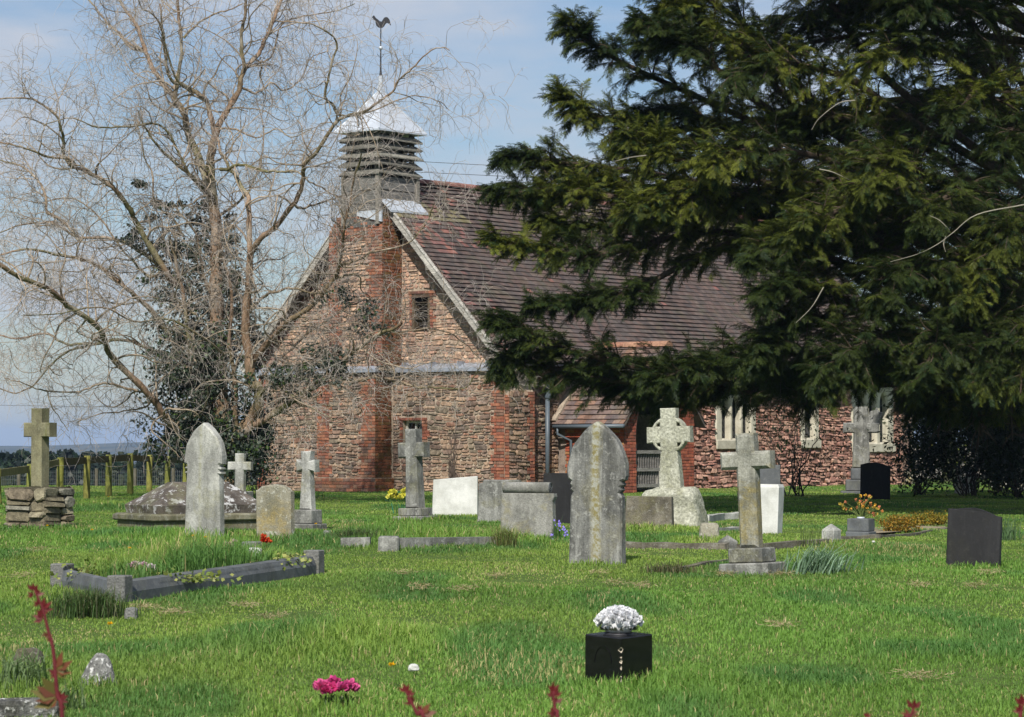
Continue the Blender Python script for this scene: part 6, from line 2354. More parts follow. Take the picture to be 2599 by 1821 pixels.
def spray_proto(r, n_side=9, L=0.42):
    """one feathery drooping spray in local axes: x out, z up; returns quads (k,4,3)"""
    q = []

    def strip(a, d, length, width, droop):
        a = np.array(a, float)
        d = np.array(d, float)
        d /= np.linalg.norm(d)
        s = np.cross(d, [0, 0, 1.0])
        s /= np.linalg.norm(s) + 1e-9
        b = a + d * length * 0.5 + np.array([0, 0, -droop * 0.3])
        c = a + d * length + np.array([0, 0, -droop])
        tw = r.uniform(-0.5, 0.5)
        s2 = s * math.cos(tw) + np.array([0, 0, 1.0]) * math.sin(tw)
        q.append([a - s2 * width * 0.3, a + s2 * width * 0.3, b + s2 * width * 0.5, b - s2 * width * 0.5])
        q.append([b - s2 * width * 0.5, b + s2 * width * 0.5, c + s2 * width * 0.12, c - s2 * width * 0.12])
    for i in range(n_side):
        t = (i + 0.5) / n_side
        a = np.array([L * t, 0, -0.10 * t * t])
        for s in (-1, 1):
            ln = L * 0.42 * (1 - 0.62 * t) * r.uniform(0.7, 1.25)
            strip(a, [0.75, s * r.uniform(0.6, 1.1), r.uniform(-0.45, 0.35)], ln, 0.018, ln * 0.35)
    strip([L * 0.55, 0, -0.04], [1, 0, -0.25], L * 0.5, 0.022, 0.04)
    return np.array(q)


protos = [spray_proto(np.random.RandomState(100 + i), n_side=[10, 11, 9, 10][i]) for i in range(4)]


def place_sprays(S, T, scale, r, cols, droop=0.25):
    """S (m,3) starts, T directions -> V, F, C"""
    m = len(S)
    T = T / (np.linalg.norm(T, axis=1, keepdims=True) + 1e-9)
    up_ = np.tile(np.array([[0, 0, 1.0]]), (m, 1)) + r.normal(size=(m, 3)) * 0.38
    Bv = np.cross(up_, T)
    Bv /= np.linalg.norm(Bv, axis=1, keepdims=True) + 1e-9
    Uv = np.cross(T, Bv)
    kk = r.randint(len(protos), size=m)
    Vs, Cs = [], []
    for k in range(len(protos)):
        sel = np.where(kk == k)[0]
        if not len(sel):
            continue
        pr_ = protos[k].reshape(-1, 3)
        s = scale[sel][:, None, None]
        v_ = S[sel][:, None, :] + s * (pr_[None, :, 0:1] * T[sel][:, None, :] + pr_[None, :, 1:2] * Bv[sel][:, None, :] + pr_[None, :, 2:3] * Uv[sel][:, None, :])
        Vs.append(v_.reshape(-1, 3))
        tipf = np.clip(pr_[:, 0] / 0.42, 0, 1)[None, :, None]
        c = cols[sel][:, None, :] * (0.8 + 0.45 * tipf)
        Cs.append(c.reshape(-1, 3))
    V = np.vstack(Vs)
    return V, np.arange(len(V)).reshape(-1, 4), np.vstack(Cs)


# sprays along every second-order branch
m = len(P2y)
per = 20
idx = np.repeat(np.arange(m), per)
t = np.tile(np.linspace(0.12, 1.0, per), m) + ry_.uniform(-0.05, 0.05, m * per)
t = np.clip(t, 0, 0.999)
f = t * 8
i = np.minimum(f.astype(int), 7)
fr_ = (f - i)[:, None]
S = P2y[idx, i] * (1 - fr_) + P2y[idx, i + 1] * fr_
T = P2y[idx, i + 1] - P2y[idx, i]
T /= np.linalg.norm(T, axis=1, keepdims=True) + 1e-9
side = np.cross(T, np.array([0, 0, 1.0]))
side /= np.linalg.norm(side, axis=1, keepdims=True) + 1e-9
sg = np.where(ry_.rand(len(S)) < 0.5, -1, 1)[:, None]
T = T * 0.7 + side * sg * ry_.uniform(0.0, 1.0, (len(S), 1))
T[:, 2] += 0.25 - 0.6 * ry_.rand(len(S))
keep = (S[:, 2] > 1.6) & ((S[:, 0] < 12.5) | (ry_.rand(len(S)) < 0.35)) & (S[:, 2] < 13.5)
S, T = S[keep], T[keep]
ncl = vnoise(S[:, 0] * 0.9 + S[:, 1] * 0.5, S[:, 2] * 1.1, 12)
ca, cb, cc_ = np.array([0.030, 0.045, 0.007]), np.array([0.115, 0.130, 0.016]), np.array([0.018, 0.036, 0.009])
w1 = np.clip((ncl - 0.40) * 2.4, 0, 1)[:, None]
cols = ca * (1 - w1) + cb * w1
w2 = (ry_.rand(len(S), 1) < 0.22) * 1.0
cols = cols * (1 - w2) + cc_ * w2
cols = cols * ry_.uniform(0.7, 1.25, (len(S), 1))
V, F, C = place_sprays(S, T, ry_.uniform(0.30, 0.62, len(S)), ry_, cols)
print('yew sprays', len(S), 'quads', len(F))
np_mesh('crown', V - np.array(y0_), F, M['needle'], YW, tint=C)
# dead twigs sticking out of the crown
mb = MB()
for (a, bs_, dp) in (((2599, 520), [(2480, 545), (2420, 590), (2380, 620), (2330, 645), (2260, 665)], 44.5), ((2400, 600), [(2395, 620), (2400, 640)], 44.5), ((2410, 585), [(2385, 560), (2360, 548)], 44.5),
                    ((2170, 255), [(2130, 262), (2080, 300), (2060, 330)], 45.5), ((2090, 730), [(2060, 780), (2020, 820)], 44.6), ((2080, 430), [(2120, 440), (2200, 480)], 45.6), ((1640, 395), [(1600, 400), (1560, 410)], 46.5)):
    pts = [W(a[0], a[1], dp)] + [W(x, y, dp - 0.1) for x, y in bs_]
    P3 = catmull([tuple(p - y0_) for p in pts], 5)
    mb.tube(P3, list(np.linspace(0.011, 0.004, len(P3))), 5, (0.26, 0.24, 0.19))
mb.build('dead_branches', M['twig'], YW)

# ------------------------------------------------------------ bushes and other plants near the church


def bush(name, px, base_py, D, w, dpt, h, n, size, cols, label, cat='shrub', seed=1, stems=14, leaf_dir=-0.2, hollow=0.25, z0=0.25, stemcol=(0.07, 0.055, 0.04), mat='leaf', aspect=0.4, clump=40, csd=0.16):
    r = np.random.RandomState(seed)
    c = W(px, base_py, D)
    root = empty(name, (c.x, D, ground(c.x, D)))
    tag(root, label, cat)
    k = max(3, n // clump)
    ph = r.rand(k) * 2 * PI
    rr = (hollow + (1 - hollow) * r.rand(k)) ** 0.6
    zz = z0 + (1 - z0) * r.rand(k)
    prof = np.sqrt(np.clip(1 - ((zz - 0.45) / 0.62) ** 2, 0.08, 1))
    sub = np.stack([np.cos(ph) * rr * prof * w / 2, np.sin(ph) * rr * prof * dpt / 2, zz * h], 1)
    j = r.randint(k, size=n)
    P = sub[j] + r.normal(size=(n, 3)) * csd * h * 0.5
    P[:, 2] = np.maximum(P[:, 2], 0.04)
    T = rand_unit(n, r)
    T[:, :2] += P[:, :2] * 0.4
    T[:, 2] += leaf_dir
    Nn = rand_unit(n, r) * 0.7
    Nn[:, 2] += 1
    V, F = leaf_cloud(P, Nn, T, r.uniform(size * 0.7, size * 1.3, n), aspect, r)
    cs_ = np.array(cols)[r.randint(len(cols), size=n)] * r.uniform(0.7, 1.3, (n, 1))
    np_mesh('foliage', V, F, M[mat], root, tint=np.repeat(cs_, 4, axis=0))
    if stems:
        tips = sub[r.randint(k, size=stems)]
        n_ = 8
        t = np.linspace(0, 1, n_)[None, :, None]
        st = tips * np.array([0.12, 0.12, 0])
        Pp = st[:, None, :] * (1 - t) + tips[:, None, :] * t + r.normal(size=(stems, n_, 3)) * 0.02 * h
        Rr = (0.012 * h * 0.6 * r.uniform(0.5, 1.2, stems))[:, None] * np.linspace(1, 0.3, n_)[None]
        V, F = tubes(Pp, Rr, 5)
        np_mesh('stems', V, F, M['twig'], root, tint=np.tile(np.array([stemcol]), (len(V), 1)))
    return root


LAUR = [(0.010, 0.018, 0.007), (0.014, 0.026, 0.009), (0.022, 0.036, 0.010)]
bush('laurel_bush', 2460, 1255, 61.5, 2.7, 1.8, 2.7, 9500, 0.13, LAUR, 'dark leathery laurel bush with bare lower stems, right of the church', seed=31, stems=20, z0=0.14)
bush('laurel_bush', 2585, 1245, 60, 1.5, 1.5, 2.3, 5000, 0.12, LAUR, 'dark laurel bush cut off by the right edge of the photo', seed=32, stems=12, z0=0.12)
bush('laurel_bush', 2330, 1170, 63.5, 1.1, 1.0, 3.2, 2600, 0.12, LAUR, 'tall thin dark bush just right of the church corner', seed=34, stems=10, z0=0.15)
bush('laurel_bush', 2540, 1225, 66, 4.2, 2.0, 3.9, 12000, 0.13, LAUR, 'tall dense dark laurel behind the two smaller ones at the right', seed=37, stems=16, z0=0.2)
bush('holly_bush', 2020, 1262, 62.5, 1.7, 1.0, 2.6, 900, 0.09, LAUR, 'sparse dark shrub before the south wall, left of the wavy black stone', seed=33, stems=12, z0=0.25, hollow=0.05, stemcol=(0.04, 0.035, 0.03))
bush('wall_climber', 1152, 1262, 64.3, 0.55, 0.15, 2.2, 40, 0.05, [(0.05, 0.07, 0.02)], 'bare thin climber stems against the west wall behind the white slab', 'climber', seed=35, stems=26, z0=0.1, stemcol=(0.10, 0.075, 0.06))
bush('ivy_bush', 655, 1250, 63.0, 0.9, 0.6, 1.7, 1500, 0.06, [(0.03, 0.055, 0.02), (0.045, 0.08, 0.025), (0.10, 0.05, 0.02)], 'small dark ivy bush with reddish leaves at the left corner of the church', seed=36, stems=8, mat='ivy', aspect=0.8)
# lit tree with yellow green leaves behind the church, and a hedge
root = empty('young_tree', (13.2, 86, 0))
tag(root, 'pale stemmed tree with yellow green leaves beyond the church corner', 'tree')
mb = MB()
mb.tube([(0, 0, -0.1), (0.1, 0, 2), (-0.05, 0, 4), (0.2, 0, 6.5)], [0.2, 0.17, 0.14, 0.05], 9, (0.30, 0.30, 0.20))
for k in range(9):
    a = k * 2.4
    mb.tube([(0, 0, 2 + k * 0.45), (0.9 * math.cos(a), 0.9 * math.sin(a), 2.9 + k * 0.45), (2.0 * math.cos(a), 2.0 * math.sin(a), 3.3 + k * 0.42)], [0.06, 0.04, 0.012], 6, (0.28, 0.27, 0.18))
mb.build('trunk', M['bark'], root, True)
n = 6500
sub = rt.normal(size=(140, 3)) * np.array([1.3, 1.3, 1.7]) + np.array([0, 0, 4.3])
P = sub[rt.randint(140, size=n)] + rt.normal(size=(n, 3)) * 0.26
V, F = leaf_cloud(P, rand_unit(n, rt) + np.array([0, 0, 0.8]), rand_unit(n, rt), rt.uniform(0.07, 0.13, n), 0.6, rt)
cs_ = np.array([(0.16, 0.20, 0.02), (0.07, 0.11, 0.02), (0.22, 0.24, 0.03), (0.05, 0.08, 0.02)])[rt.randint(4, size=n)]
np_mesh('crown', V, F, M['leaf'], root, tint=np.repeat(cs_, 4, axis=0))
for q, (x, y, w, h, lab, sd) in enumerate(((16.0, 93, 5.0, 5.5, 'dark evergreen tree beyond the laurel bush at the right', 41), (20.5, 92, 5.5, 7.0, 'tall evergreen tree at the right edge, beyond the yew', 42), (17.0, 98, 6.0, 9.0, 'tallest evergreen tree beyond the yew', 43))):
    root = bush('evergreen_tree', 1300, 1200, y, w, w, h, 9000, 0.16, [(0.03, 0.05, 0.018), (0.045, 0.07, 0.02), (0.02, 0.035, 0.014)], lab, 'tree', seed=sd, stems=16, z0=0.22, clump=60, csd=0.10)
    root.location = (x, y, 0)

# ------------------------------------------------------------ flowers, tufts and grave planting
rf = np.random.RandomState(77)


def blade_batch(P, ln, wd, lean, az, r, cols, bend=0.5, tipc=1.15):
    """grass blades with 3 cross sections -> V, F, C"""
    m = len(P)
    d = np.stack([np.cos(az), np.sin(az), np.zeros(m)], 1)
    fa = az + PI / 2 + r.uniform(-0.9, 0.9, m)
    s = np.stack([np.cos(fa), np.sin(fa), np.zeros(m)], 1)
    L_ = ln[:, None]
    w = wd[:, None]
    le = lean[:, None]
    up_ = np.array([[0, 0, 1.0]])
    p1 = P + up_ * L_ * 0.55 * np.sqrt(np.clip(1 - (le * 0.5) ** 2, 0.1, 1)) + d * L_ * le * 0.22
    p2 = P + up_ * L_ * (1 - le * bend) + d * L_ * le * 0.85
    V = np.stack([P - s * w * 0.5, P + s * w * 0.5, p1 - s * w * 0.42, p1 + s * w * 0.42, p2 - s * w * 0.07, p2 + s * w * 0.07], 1).reshape(-1, 3)
    b = (np.arange(m) * 6)[:, None]
    F = np.concatenate([b + np.array([[0, 1, 3, 2]]), b + np.array([[2, 3, 5, 4]])], 0)
    C = np.stack([cols * 0.85, cols * 0.85, cols, cols, cols * tipc, cols * tipc], 1).reshape(-1, 3)
    return V, F, C


def flower_patch(name, px, py, w, h, n_fl, petal_cols, label, cat='flowers', leafcol=(0.06, 0.11, 0.03), nleaf=60, fsize=0.03, seed=1, leaf_len=0.1, z0=0.0, stem_spread=1.0, dz=0.0, round_=False):
    """a bunch: leaves, stems and many-petalled heads"""
    r = np.random.RandomState(seed)
    c = GP(px, py)
    root = empty(name, (c.x, c.y, c.z + dz))
    tag(root, label, cat)
    m = nleaf
    P = np.stack([r.uniform(-w / 2, w / 2, m) * 0.8, r.uniform(-w / 2, w / 2, m) * 0.6, np.full(m, z0)], 1)
    cols = np.array([leafcol]) * r.uniform(0.6, 1.4, (m, 1))
    if m:
        V, F, C = blade_batch(P, r.uniform(0.6, 1.1, m) * h, np.full(m, 0.012), r.uniform(0.2, 0.9, m) * stem_spread, r.uniform(0, 2 * PI, m), r, cols)
        np_mesh('leaves', V, F, M['leaf'], root, tint=C)
    Vs, Cs = [], []
    for i in range(n_fl):
        a = r.uniform(0, 2 * PI)
        q = math.sqrt(r.rand()) * w / 2
        x, y = q * math.cos(a), q * math.sin(a) * 0.8
        zz = h * (1.0 - 0.45 * (q / (w / 2)) ** 2) * r.uniform(0.85, 1.05) if round_ else h * r.uniform(0.65, 1.08)
        cc = np.array(petal_cols[r.randint(len(petal_cols))])
        k = 22
        dirs = rand_unit(k, r)
        dirs[:, 2] = np.abs(dirs[:, 2]) * 0.9 + 0.05
        s = fsize * r.uniform(0.7, 1.15)
        V, F = leaf_cloud(np.tile([[x, y, zz]], (k, 1)) + dirs * s * 0.25, rand_unit(k, r), dirs, np.full(k, s), 0.9, r)
        Vs.append(V)
        Cs.append(np.repeat(cc[None] * r.uniform(0.75, 1.2, (k, 1)), 4, axis=0))
    V = np.vstack(Vs)
    np_mesh('blooms', V, np.arange(len(V)).reshape(-1, 4), M['petal'], root, tint=np.vstack(Cs))
    return root


flower_patch('carnations', 860, 1793, 0.20, 0.085, 13, [(0.62, 0.045, 0.20), (0.55, 0.06, 0.22), (0.7, 0.12, 0.32)], 'bunch of magenta pink artificial carnations low in the foreground grass', seed=3, fsize=0.038, nleaf=20)
flower_patch('yellow_bouquet', 1008, 1303, 0.30, 0.36, 16, [(0.62, 0.58, 0.05), (0.7, 0.66, 0.12), (0.03, 0.30, 0.20), (0.55, 0.5, 0.04), (0.7, 0.66, 0.1)], 'yellow flowers with teal green leaves beside the grey leaning cross', seed=4, fsize=0.07, nleaf=14, leafcol=(0.02, 0.2, 0.13))
bush('heather', 2283, 1359, 8640 / (1352 - 1122), 0.56, 0.45, 0.19, 2600, 0.035, [(0.32, 0.18, 0.02), (0.24, 0.16, 0.025), (0.36, 0.19, 0.03), (0.15, 0.15, 0.03)], 'rusty orange heather mound nearest the flower vase', 'heather', seed=51, stems=0, z0=0.1, csd=0.3)
bush('heather', 2360, 1341, 8640 / (1336 - 1122), 0.54, 0.4, 0.17, 2300, 0.035, [(0.30, 0.19, 0.02), (0.22, 0.18, 0.025), (0.32, 0.22, 0.03), (0.15, 0.16, 0.03)], 'yellow green heather mound, the one nearer the black headstone', 'heather', seed=52, stems=0, z0=0.1, csd=0.3)
kerb('stone_kerb', [(2135, 1372), (2230, 1369), (2320, 1358), (2405, 1345)], 0.06, 0.04, M['dirty_kerb'], 'thin brown curved kerb in front of the heather mounds')
# strip of pale gravel inside that kerb
mb = MB()
g0, g1, g2, g3 = GP(2150, 1366), GP(2400, 1343), GP(2400, 1330), GP(2170, 1345)
for p in (g0, g1, g2, g3):
    p.z = ground(p.x, p.y) + 0.02
mb.add([p - g0 for p in (g0, g1, g2, g3)], [(0, 1, 2, 3)])
o = mb.build('gravel_bed', M['gravel'])
o.location = g0
tag(o, 'pale gravel laid round the heather mounds', 'gravel', kind='stuff')

# grey flower block with orange flowers
c = GP(2185, 1366)
root = empty('flower_vase', c, -0.45)
tag(root, 'dark grey stone flower block right of the white pyramid post', 'vase')
mb = MB()
mb.box(-0.155, 0.155, -0.14, 0.14, -0.03, 0.07, b=0.01)
mb.box(-0.14, 0.14, -0.125, 0.125, 0.072, 0.23, b=0.008)
mb.build('block', M['slate'], root)
mb = MB()
mb.lathe([(0.05, 0.228), (0.05, 0.245), (0.038, 0.25)], (0, 0, 0), 12)
mb.build('metal_holder', M['zinc'], root, True)
r = np.random.RandomState(9)
root = empty('orange_flowers', (c.x, c.y, c.z + 0.22))
tag(root, 'fading orange and yellow flowers on thin stems, in the dark grey stone block', 'flowers')
mb = MB()
heads = []
for i in range(34):
    a = r.uniform(0, 2 * PI)
    q = r.uniform(0.10, 0.30) if r.rand() < 0.8 else 0.06
    h_ = r.uniform(0.04, 0.24) if q > 0.14 else r.uniform(0.18, 0.30)
    e = Vector((q * math.cos(a) * 1.0, q * math.sin(a) * 0.7, h_))
    mb.tube([(0, 0, 0), (e.x * 0.45, e.y * 0.45, e.z * 0.65), e], [0.004, 0.003, 0.0025], 4, (0.13, 0.17, 0.05))
    heads.append(e)
mb.build('stems', M['twig'], root)
Vs, Cs = [], []
for e in heads:
    cc = np.array([(0.70, 0.32, 0.10), (0.72, 0.42, 0.06), (0.65, 0.25, 0.12), (0.6, 0.45, 0.08)][r.randint(4)])
    k = 14
    dirs = rand_unit(k, r)
    V, F = leaf_cloud(np.tile([[e.x, e.y, e.z]], (k, 1)), rand_unit(k, r), dirs, np.full(k, 0.026), 0.8, r)
    Vs.append(V)
    Cs.append(np.repeat(cc[None] * r.uniform(0.7, 1.2, (k, 1)), 4, axis=0))
V = np.vstack(Vs)
np_mesh('blooms', V, np.arange(len(V)).reshape(-1, 4), M['petal'], root, tint=np.vstack(Cs))

# black cube vase with white flowers
c = GP(1572, 1731)
root = empty('cube_vase', (c.x, c.y + 0.10, c.z - 0.02), R(47), R(-2.0), R(2))
tag(root, 'chipped glossy black cube flower vase in the right foreground grass', 'vase')
M['gloss_black'] = plain_mat('glossy_black_granite', (0.008, 0.008, 0.009), 0.16, 0, 0.5, 0.4, 30, 0.05)
s_ = 0.122
mb = MB()
mb.box(-s_, s_, -s_, s_, 0, 0.262, b=0.006)
mb.build('block', M['gloss_black'], root)
mb = MB()
mb.lathe([(0.075, 0.256), (0.075, 0.268), (0.068, 0.272)], (0, 0, 0), 20)
mb.build('rose_plate', M['dark_iron'], root, True)
mb = MB()
for i in range(24):
    a0_, a1_ = PI * i / 24, PI * (i + 1) / 24
    mb.beam((-s_ - 0.001, -0.055 * math.cos(a0_) - 0.0, 0.13 + 0.08 * math.sin(a0_)), (-s_ - 0.001, -0.055 * math.cos(a1_), 0.13 + 0.08 * math.sin(a1_)), 0.007, 0.006, (1, 0, 0))
mb.build('carved_arch', M['gloss_black'], root)
mb = MB()
for (z_, w_, h_) in ((0.200, 0.018, 0.026), (0.165, 0.006, 0.008), (0.142, 0.010, 0.020), (0.11, 0.004, 0.02), (0.07, 0.003, 0.006), (0.046, 0.004, 0.03)):
    mb.add([(-s_ - 0.0025, -s_ + 0.002 + w_, z_), (-s_ - 0.001, -s_ - 0.002, z_ - h_ * 0.5), (-s_ + w_ * 0.7, -s_ - 0.0025, z_ + h_ * 0.2), (-s_ - 0.001, -s_ - 0.002, z_ + h_ * 0.7)], [(0, 1, 2, 3)], (0.62, 0.54, 0.42))
mb.build('chipped_edge', M['petal'], root)
r = np.random.RandomState(19)
root = empty('white_flowers', (c.x, c.y + 0.10, c.z + 0.25))
tag(root, 'mound of white frilled artificial flowers in the glossy black vase', 'flowers')
Vs, Cs = [], []
for i in range(46):
    a = i * 2.399
    q = math.sqrt((i + 0.5) / 46)
    x, y = 0.108 * q * math.cos(a), 0.108 * q * math.sin(a)
    z_ = 0.09 * math.sqrt(max(0.0, 1 - q * q)) + 0.018
    k = 60
    nn = np.array([x * 6, y * 6, 0.75])
    nn /= np.linalg.norm(nn)
    dirs = rand_unit(k, r) * 0.75 + nn
    dirs /= np.linalg.norm(dirs, axis=1, keepdims=True)
    V, F = leaf_cloud(np.tile([[x, y, z_]], (k, 1)) - dirs * 0.008, rand_unit(k, r), dirs, r.uniform(0.02, 0.042, k), 1.0, r)
    Vs.append(V)
    Cs.append(np.repeat(np.array([[0.82, 0.82, 0.84]]) * r.uniform(0.85, 1.05, (k, 1)), 4, axis=0))
V = np.vstack(Vs)
np_mesh('blooms', V, np.arange(len(V)).reshape(-1, 4), M['petal'], root, tint=np.clip(np.vstack(Cs) * 1.1, 0, 0.92))
mb = MB()
mb.lathe([(0.06, 0.0), (0.088, 0.025), (0.078, 0.055), (0.05, 0.08), (0.01, 0.092)], (0, 0, 0), 18, (0.8, 0.8, 0.82))  # white dome added inside to brighten the dark gaps between petals
mb.build('inner_white_dome', M['petal'], root, True)
mb = MB()
for i in range(40):
    a = r.uniform(0, 2 * PI)
    x, y = 0.09 * math.cos(a), 0.09 * math.sin(a)
    mb.add([(x * 0.8, y * 0.8, 0.02), (x * 1.02 - y * 0.1, y * 1.02 + x * 0.1, 0.012), (x * 1.12, y * 1.12, 0.035), (x * 1.02 + y * 0.1, y * 1.02 - x * 0.1, 0.016)], [(0, 1, 2, 3)], (0.05, 0.06, 0.04))
mb.build('leaves', M['leaf'], root)

# planting in the big kerbed grave
def in_grave(u, v):
    p = c_near + (c_right - c_near) * u + (c_left - c_near) * v
    return p


def ivy_patch(name, u, v, w, d, h, n, cols, label, seed):
    r = np.random.RandomState(seed)
    p = in_grave(u, v)
    root = empty(name, (p.x, p.y, p.z + 0.10))
    tag(root, label, 'plant')
    P = np.stack([r.normal(size=n) * w * 0.4, r.normal(size=n) * d * 0.4, np.abs(r.normal(size=n)) * h * 0.5], 1)
    V, F = leaf_cloud(P, rand_unit(n, r) * 0.6 + np.array([0, -0.3, 1.0]), rand_unit(n, r), r.uniform(0.025, 0.05, n), 0.95, r)
    cs_ = np.array(cols)[r.randint(len(cols), size=n)] * r.uniform(0.75, 1.25, (n, 1))
    np_mesh('foliage', V, F, M['leaf'], root, tint=np.repeat(cs_, 4, axis=0))


YG = [(0.20, 0.24, 0.05), (0.13, 0.18, 0.04), (0.26, 0.27, 0.08)]
ivy_patch('trailing_ivy', 0.12, 0.72, 0.42, 0.7, 0.10, 620, YG, 'yellow green ivy at the left end of the large kerbed grave', 61)
ivy_patch('trailing_ivy', 0.24, 0.10, 0.50, 0.30, 0.06, 420, YG, 'yellow green ivy along the front edge of the large kerbed grave', 62)
ivy_patch('trailing_ivy', 0.86, 0.12, 0.22, 0.50, 0.08, 360, YG, 'yellow green ivy spilling over the right end of the large kerbed grave', 63)
for (u, v, cols, lab, sd, w_, h_, k_) in ((0.17, 0.30, [(0.62, 0.42, 0.48), (0.7, 0.6, 0.62)], 'pale pink and white blooms at the left of the large kerbed grave', 71, 0.22, 0.12, 9),
                            (0.86, 0.45, [(0.65, 0.05, 0.02), (0.6, 0.09, 0.03)], 'bright red flowers near the right end of the large kerbed grave', 72, 0.09, 0.20, 6),
                            (0.70, 0.55, [(0.6, 0.45, 0.4)], 'few pale pink blooms in the middle of the large kerbed grave', 73, 0.12, 0.2, 3)):
    p = in_grave(u, v)
    rt_ = flower_patch('grave_flowers', 500, 1500, w_, h_, k_, cols, lab, seed=sd, fsize=0.035, nleaf=30, leafcol=(0.08, 0.09, 0.03))
    rt_.location = (p.x, p.y, p.z + 0.10)
p = in_grave(0.76, 0.35)
o = boulder('white_stone', None, 0.07, 0.04, 0.045, M['white_marble'], 45, 0.05, 0.85, 0.0, sub=3, boxy=6)
o.location = (p.x, p.y, 0.22)
tag(o, 'small white stone lying in the long grass of the large kerbed grave', 'stone')

# tufts of long leaves
DAF = (0.11, 0.19, 0.10)


def tuft(name, px, py, w, h, n, col, label, seed, lean=0.9, wd=0.012, dx=0.0, cat='plant', col2=None):
    r = np.random.RandomState(seed)
    c = GP(px, py)
    P = np.stack([r.normal(size=n) * w * 0.25, r.normal(size=n) * w * 0.25, np.zeros(n)], 1)
    az = r.uniform(0, 2 * PI, n)
    cols = np.array([col]) * r.uniform(0.6, 1.4, (n, 1))
    if col2 is not None:
        k = r.rand(n) < 0.35
        cols[k] = np.array(col2) * r.uniform(0.7, 1.2, (k.sum(), 1))
    ln = r.uniform(0.5, 1.1, n) * h * 1.25
    V, F, C = blade_batch(P, ln, np.full(n, wd), np.clip(r.uniform(0.2, 1.0, n) * lean, 0, 1), az, r, cols)
    if dx:
        V[:, 0] += dx * (V[:, 2] / h) ** 1.5 * 0.5
    o = np_mesh(name, V, F, M['grass'], tint=C)
    o.location = c
    return tag(o, label, cat)


tuft('daffodil_leaves', 2070, 1456, 0.50, 0.26, 260, (0.20, 0.30, 0.20), 'grey green daffodil leaves flopping beside the stained cross base', 81, 1.0, 0.013, 0.25)
tuft('daffodil_leaves', 60, 1745, 0.26, 0.20, 150, (0.13, 0.19, 0.08), 'clump of long strappy leaves at the left edge of the foreground', 82, 0.9, 0.010)
tuft('daffodil_leaves', 170, 1790, 0.2, 0.13, 60, (0.13, 0.19, 0.08), 'few strappy leaves below the speckled pointed stone', 182, 0.9, 0.009)
tuft('weed_clump', 225, 1566, 0.46, 0.20, 900, (0.06, 0.11, 0.03), 'dense dark weed clump against the near end of the large kerbed grave', 83, 0.8, 0.006, col2=(0.10, 0.11, 0.05))
tuft('weed_clump', 1700, 1452, 0.42, 0.11, 380, (0.08, 0.10, 0.04), 'dark wiry weeds between the grey pointed headstone and the stained cross', 84, 0.9, 0.007, col2=(0.16, 0.13, 0.07))
tuft('grass_tussock', 1283, 1388, 0.26, 0.26, 420, (0.15, 0.20, 0.05), 'tall pale grass tussock in front of the scroll-topped headstone', 85, 0.7, 0.006, col2=(0.22, 0.2, 0.09))
tuft('weed_clump', 905, 1378, 0.6, 0.16, 600, (0.06, 0.10, 0.03), 'dark weeds at the left end of the middle kerbed grave', 86, 0.8, 0.007, col2=(0.1, 0.11, 0.05))
tuft('daffodil_leaves', 2548, 1368, 0.45, 0.30, 110, (0.08, 0.14, 0.06), 'long leaves behind the lone black headstone', 87, 1.0, 0.012)
tuft('grass_tussock', 2060, 1390, 0.3, 0.30, 60, (0.14, 0.19, 0.06), 'thin tall grass stems right of the stained cross', 88, 0.5, 0.005)
tuft('iris_leaves', 1898, 1270, 0.5, 0.30, 90, (0.06, 0.12, 0.03), 'green leaves on the shaded grass left of the stained cross top', 89, 0.9, 0.012)
tuft('bluebells', 1412, 1370, 0.12, 0.26, 40, (0.06, 0.13, 0.03), 'bluebells between the scroll-topped and the tall pointed headstones', 90, 0.6, 0.008)
r = np.random.RandomState(4)
cb = GP(1412, 1370)
mb = MB()
for i in range(34):
    k_ = r.randint(4)
    x, z_ = (-0.03, 0.03, 0.10, -0.05)[k_] + r.normal() * 0.012, (0.24, 0.2, 0.12, 0.06)[k_] + r.normal() * 0.03
    e = Vector((x, r.normal() * 0.04, max(0.03, z_)))
    s_ = 0.012
    mb.add([e + Vector((-s_, 0, 0)), e + Vector((0, -s_, -s_)), e + Vector((s_, 0, 0)), e + Vector((0, s_ * 0.5, s_ * 1.4))], [(0, 1, 2), (0, 2, 3), (0, 1, 3), (1, 2, 3)], (0.28, 0.22, 0.70))
o = mb.build('bluebell_flowers', M['petal'], [q for q in bpy.data.objects if q.name.startswith('bluebells')][0])

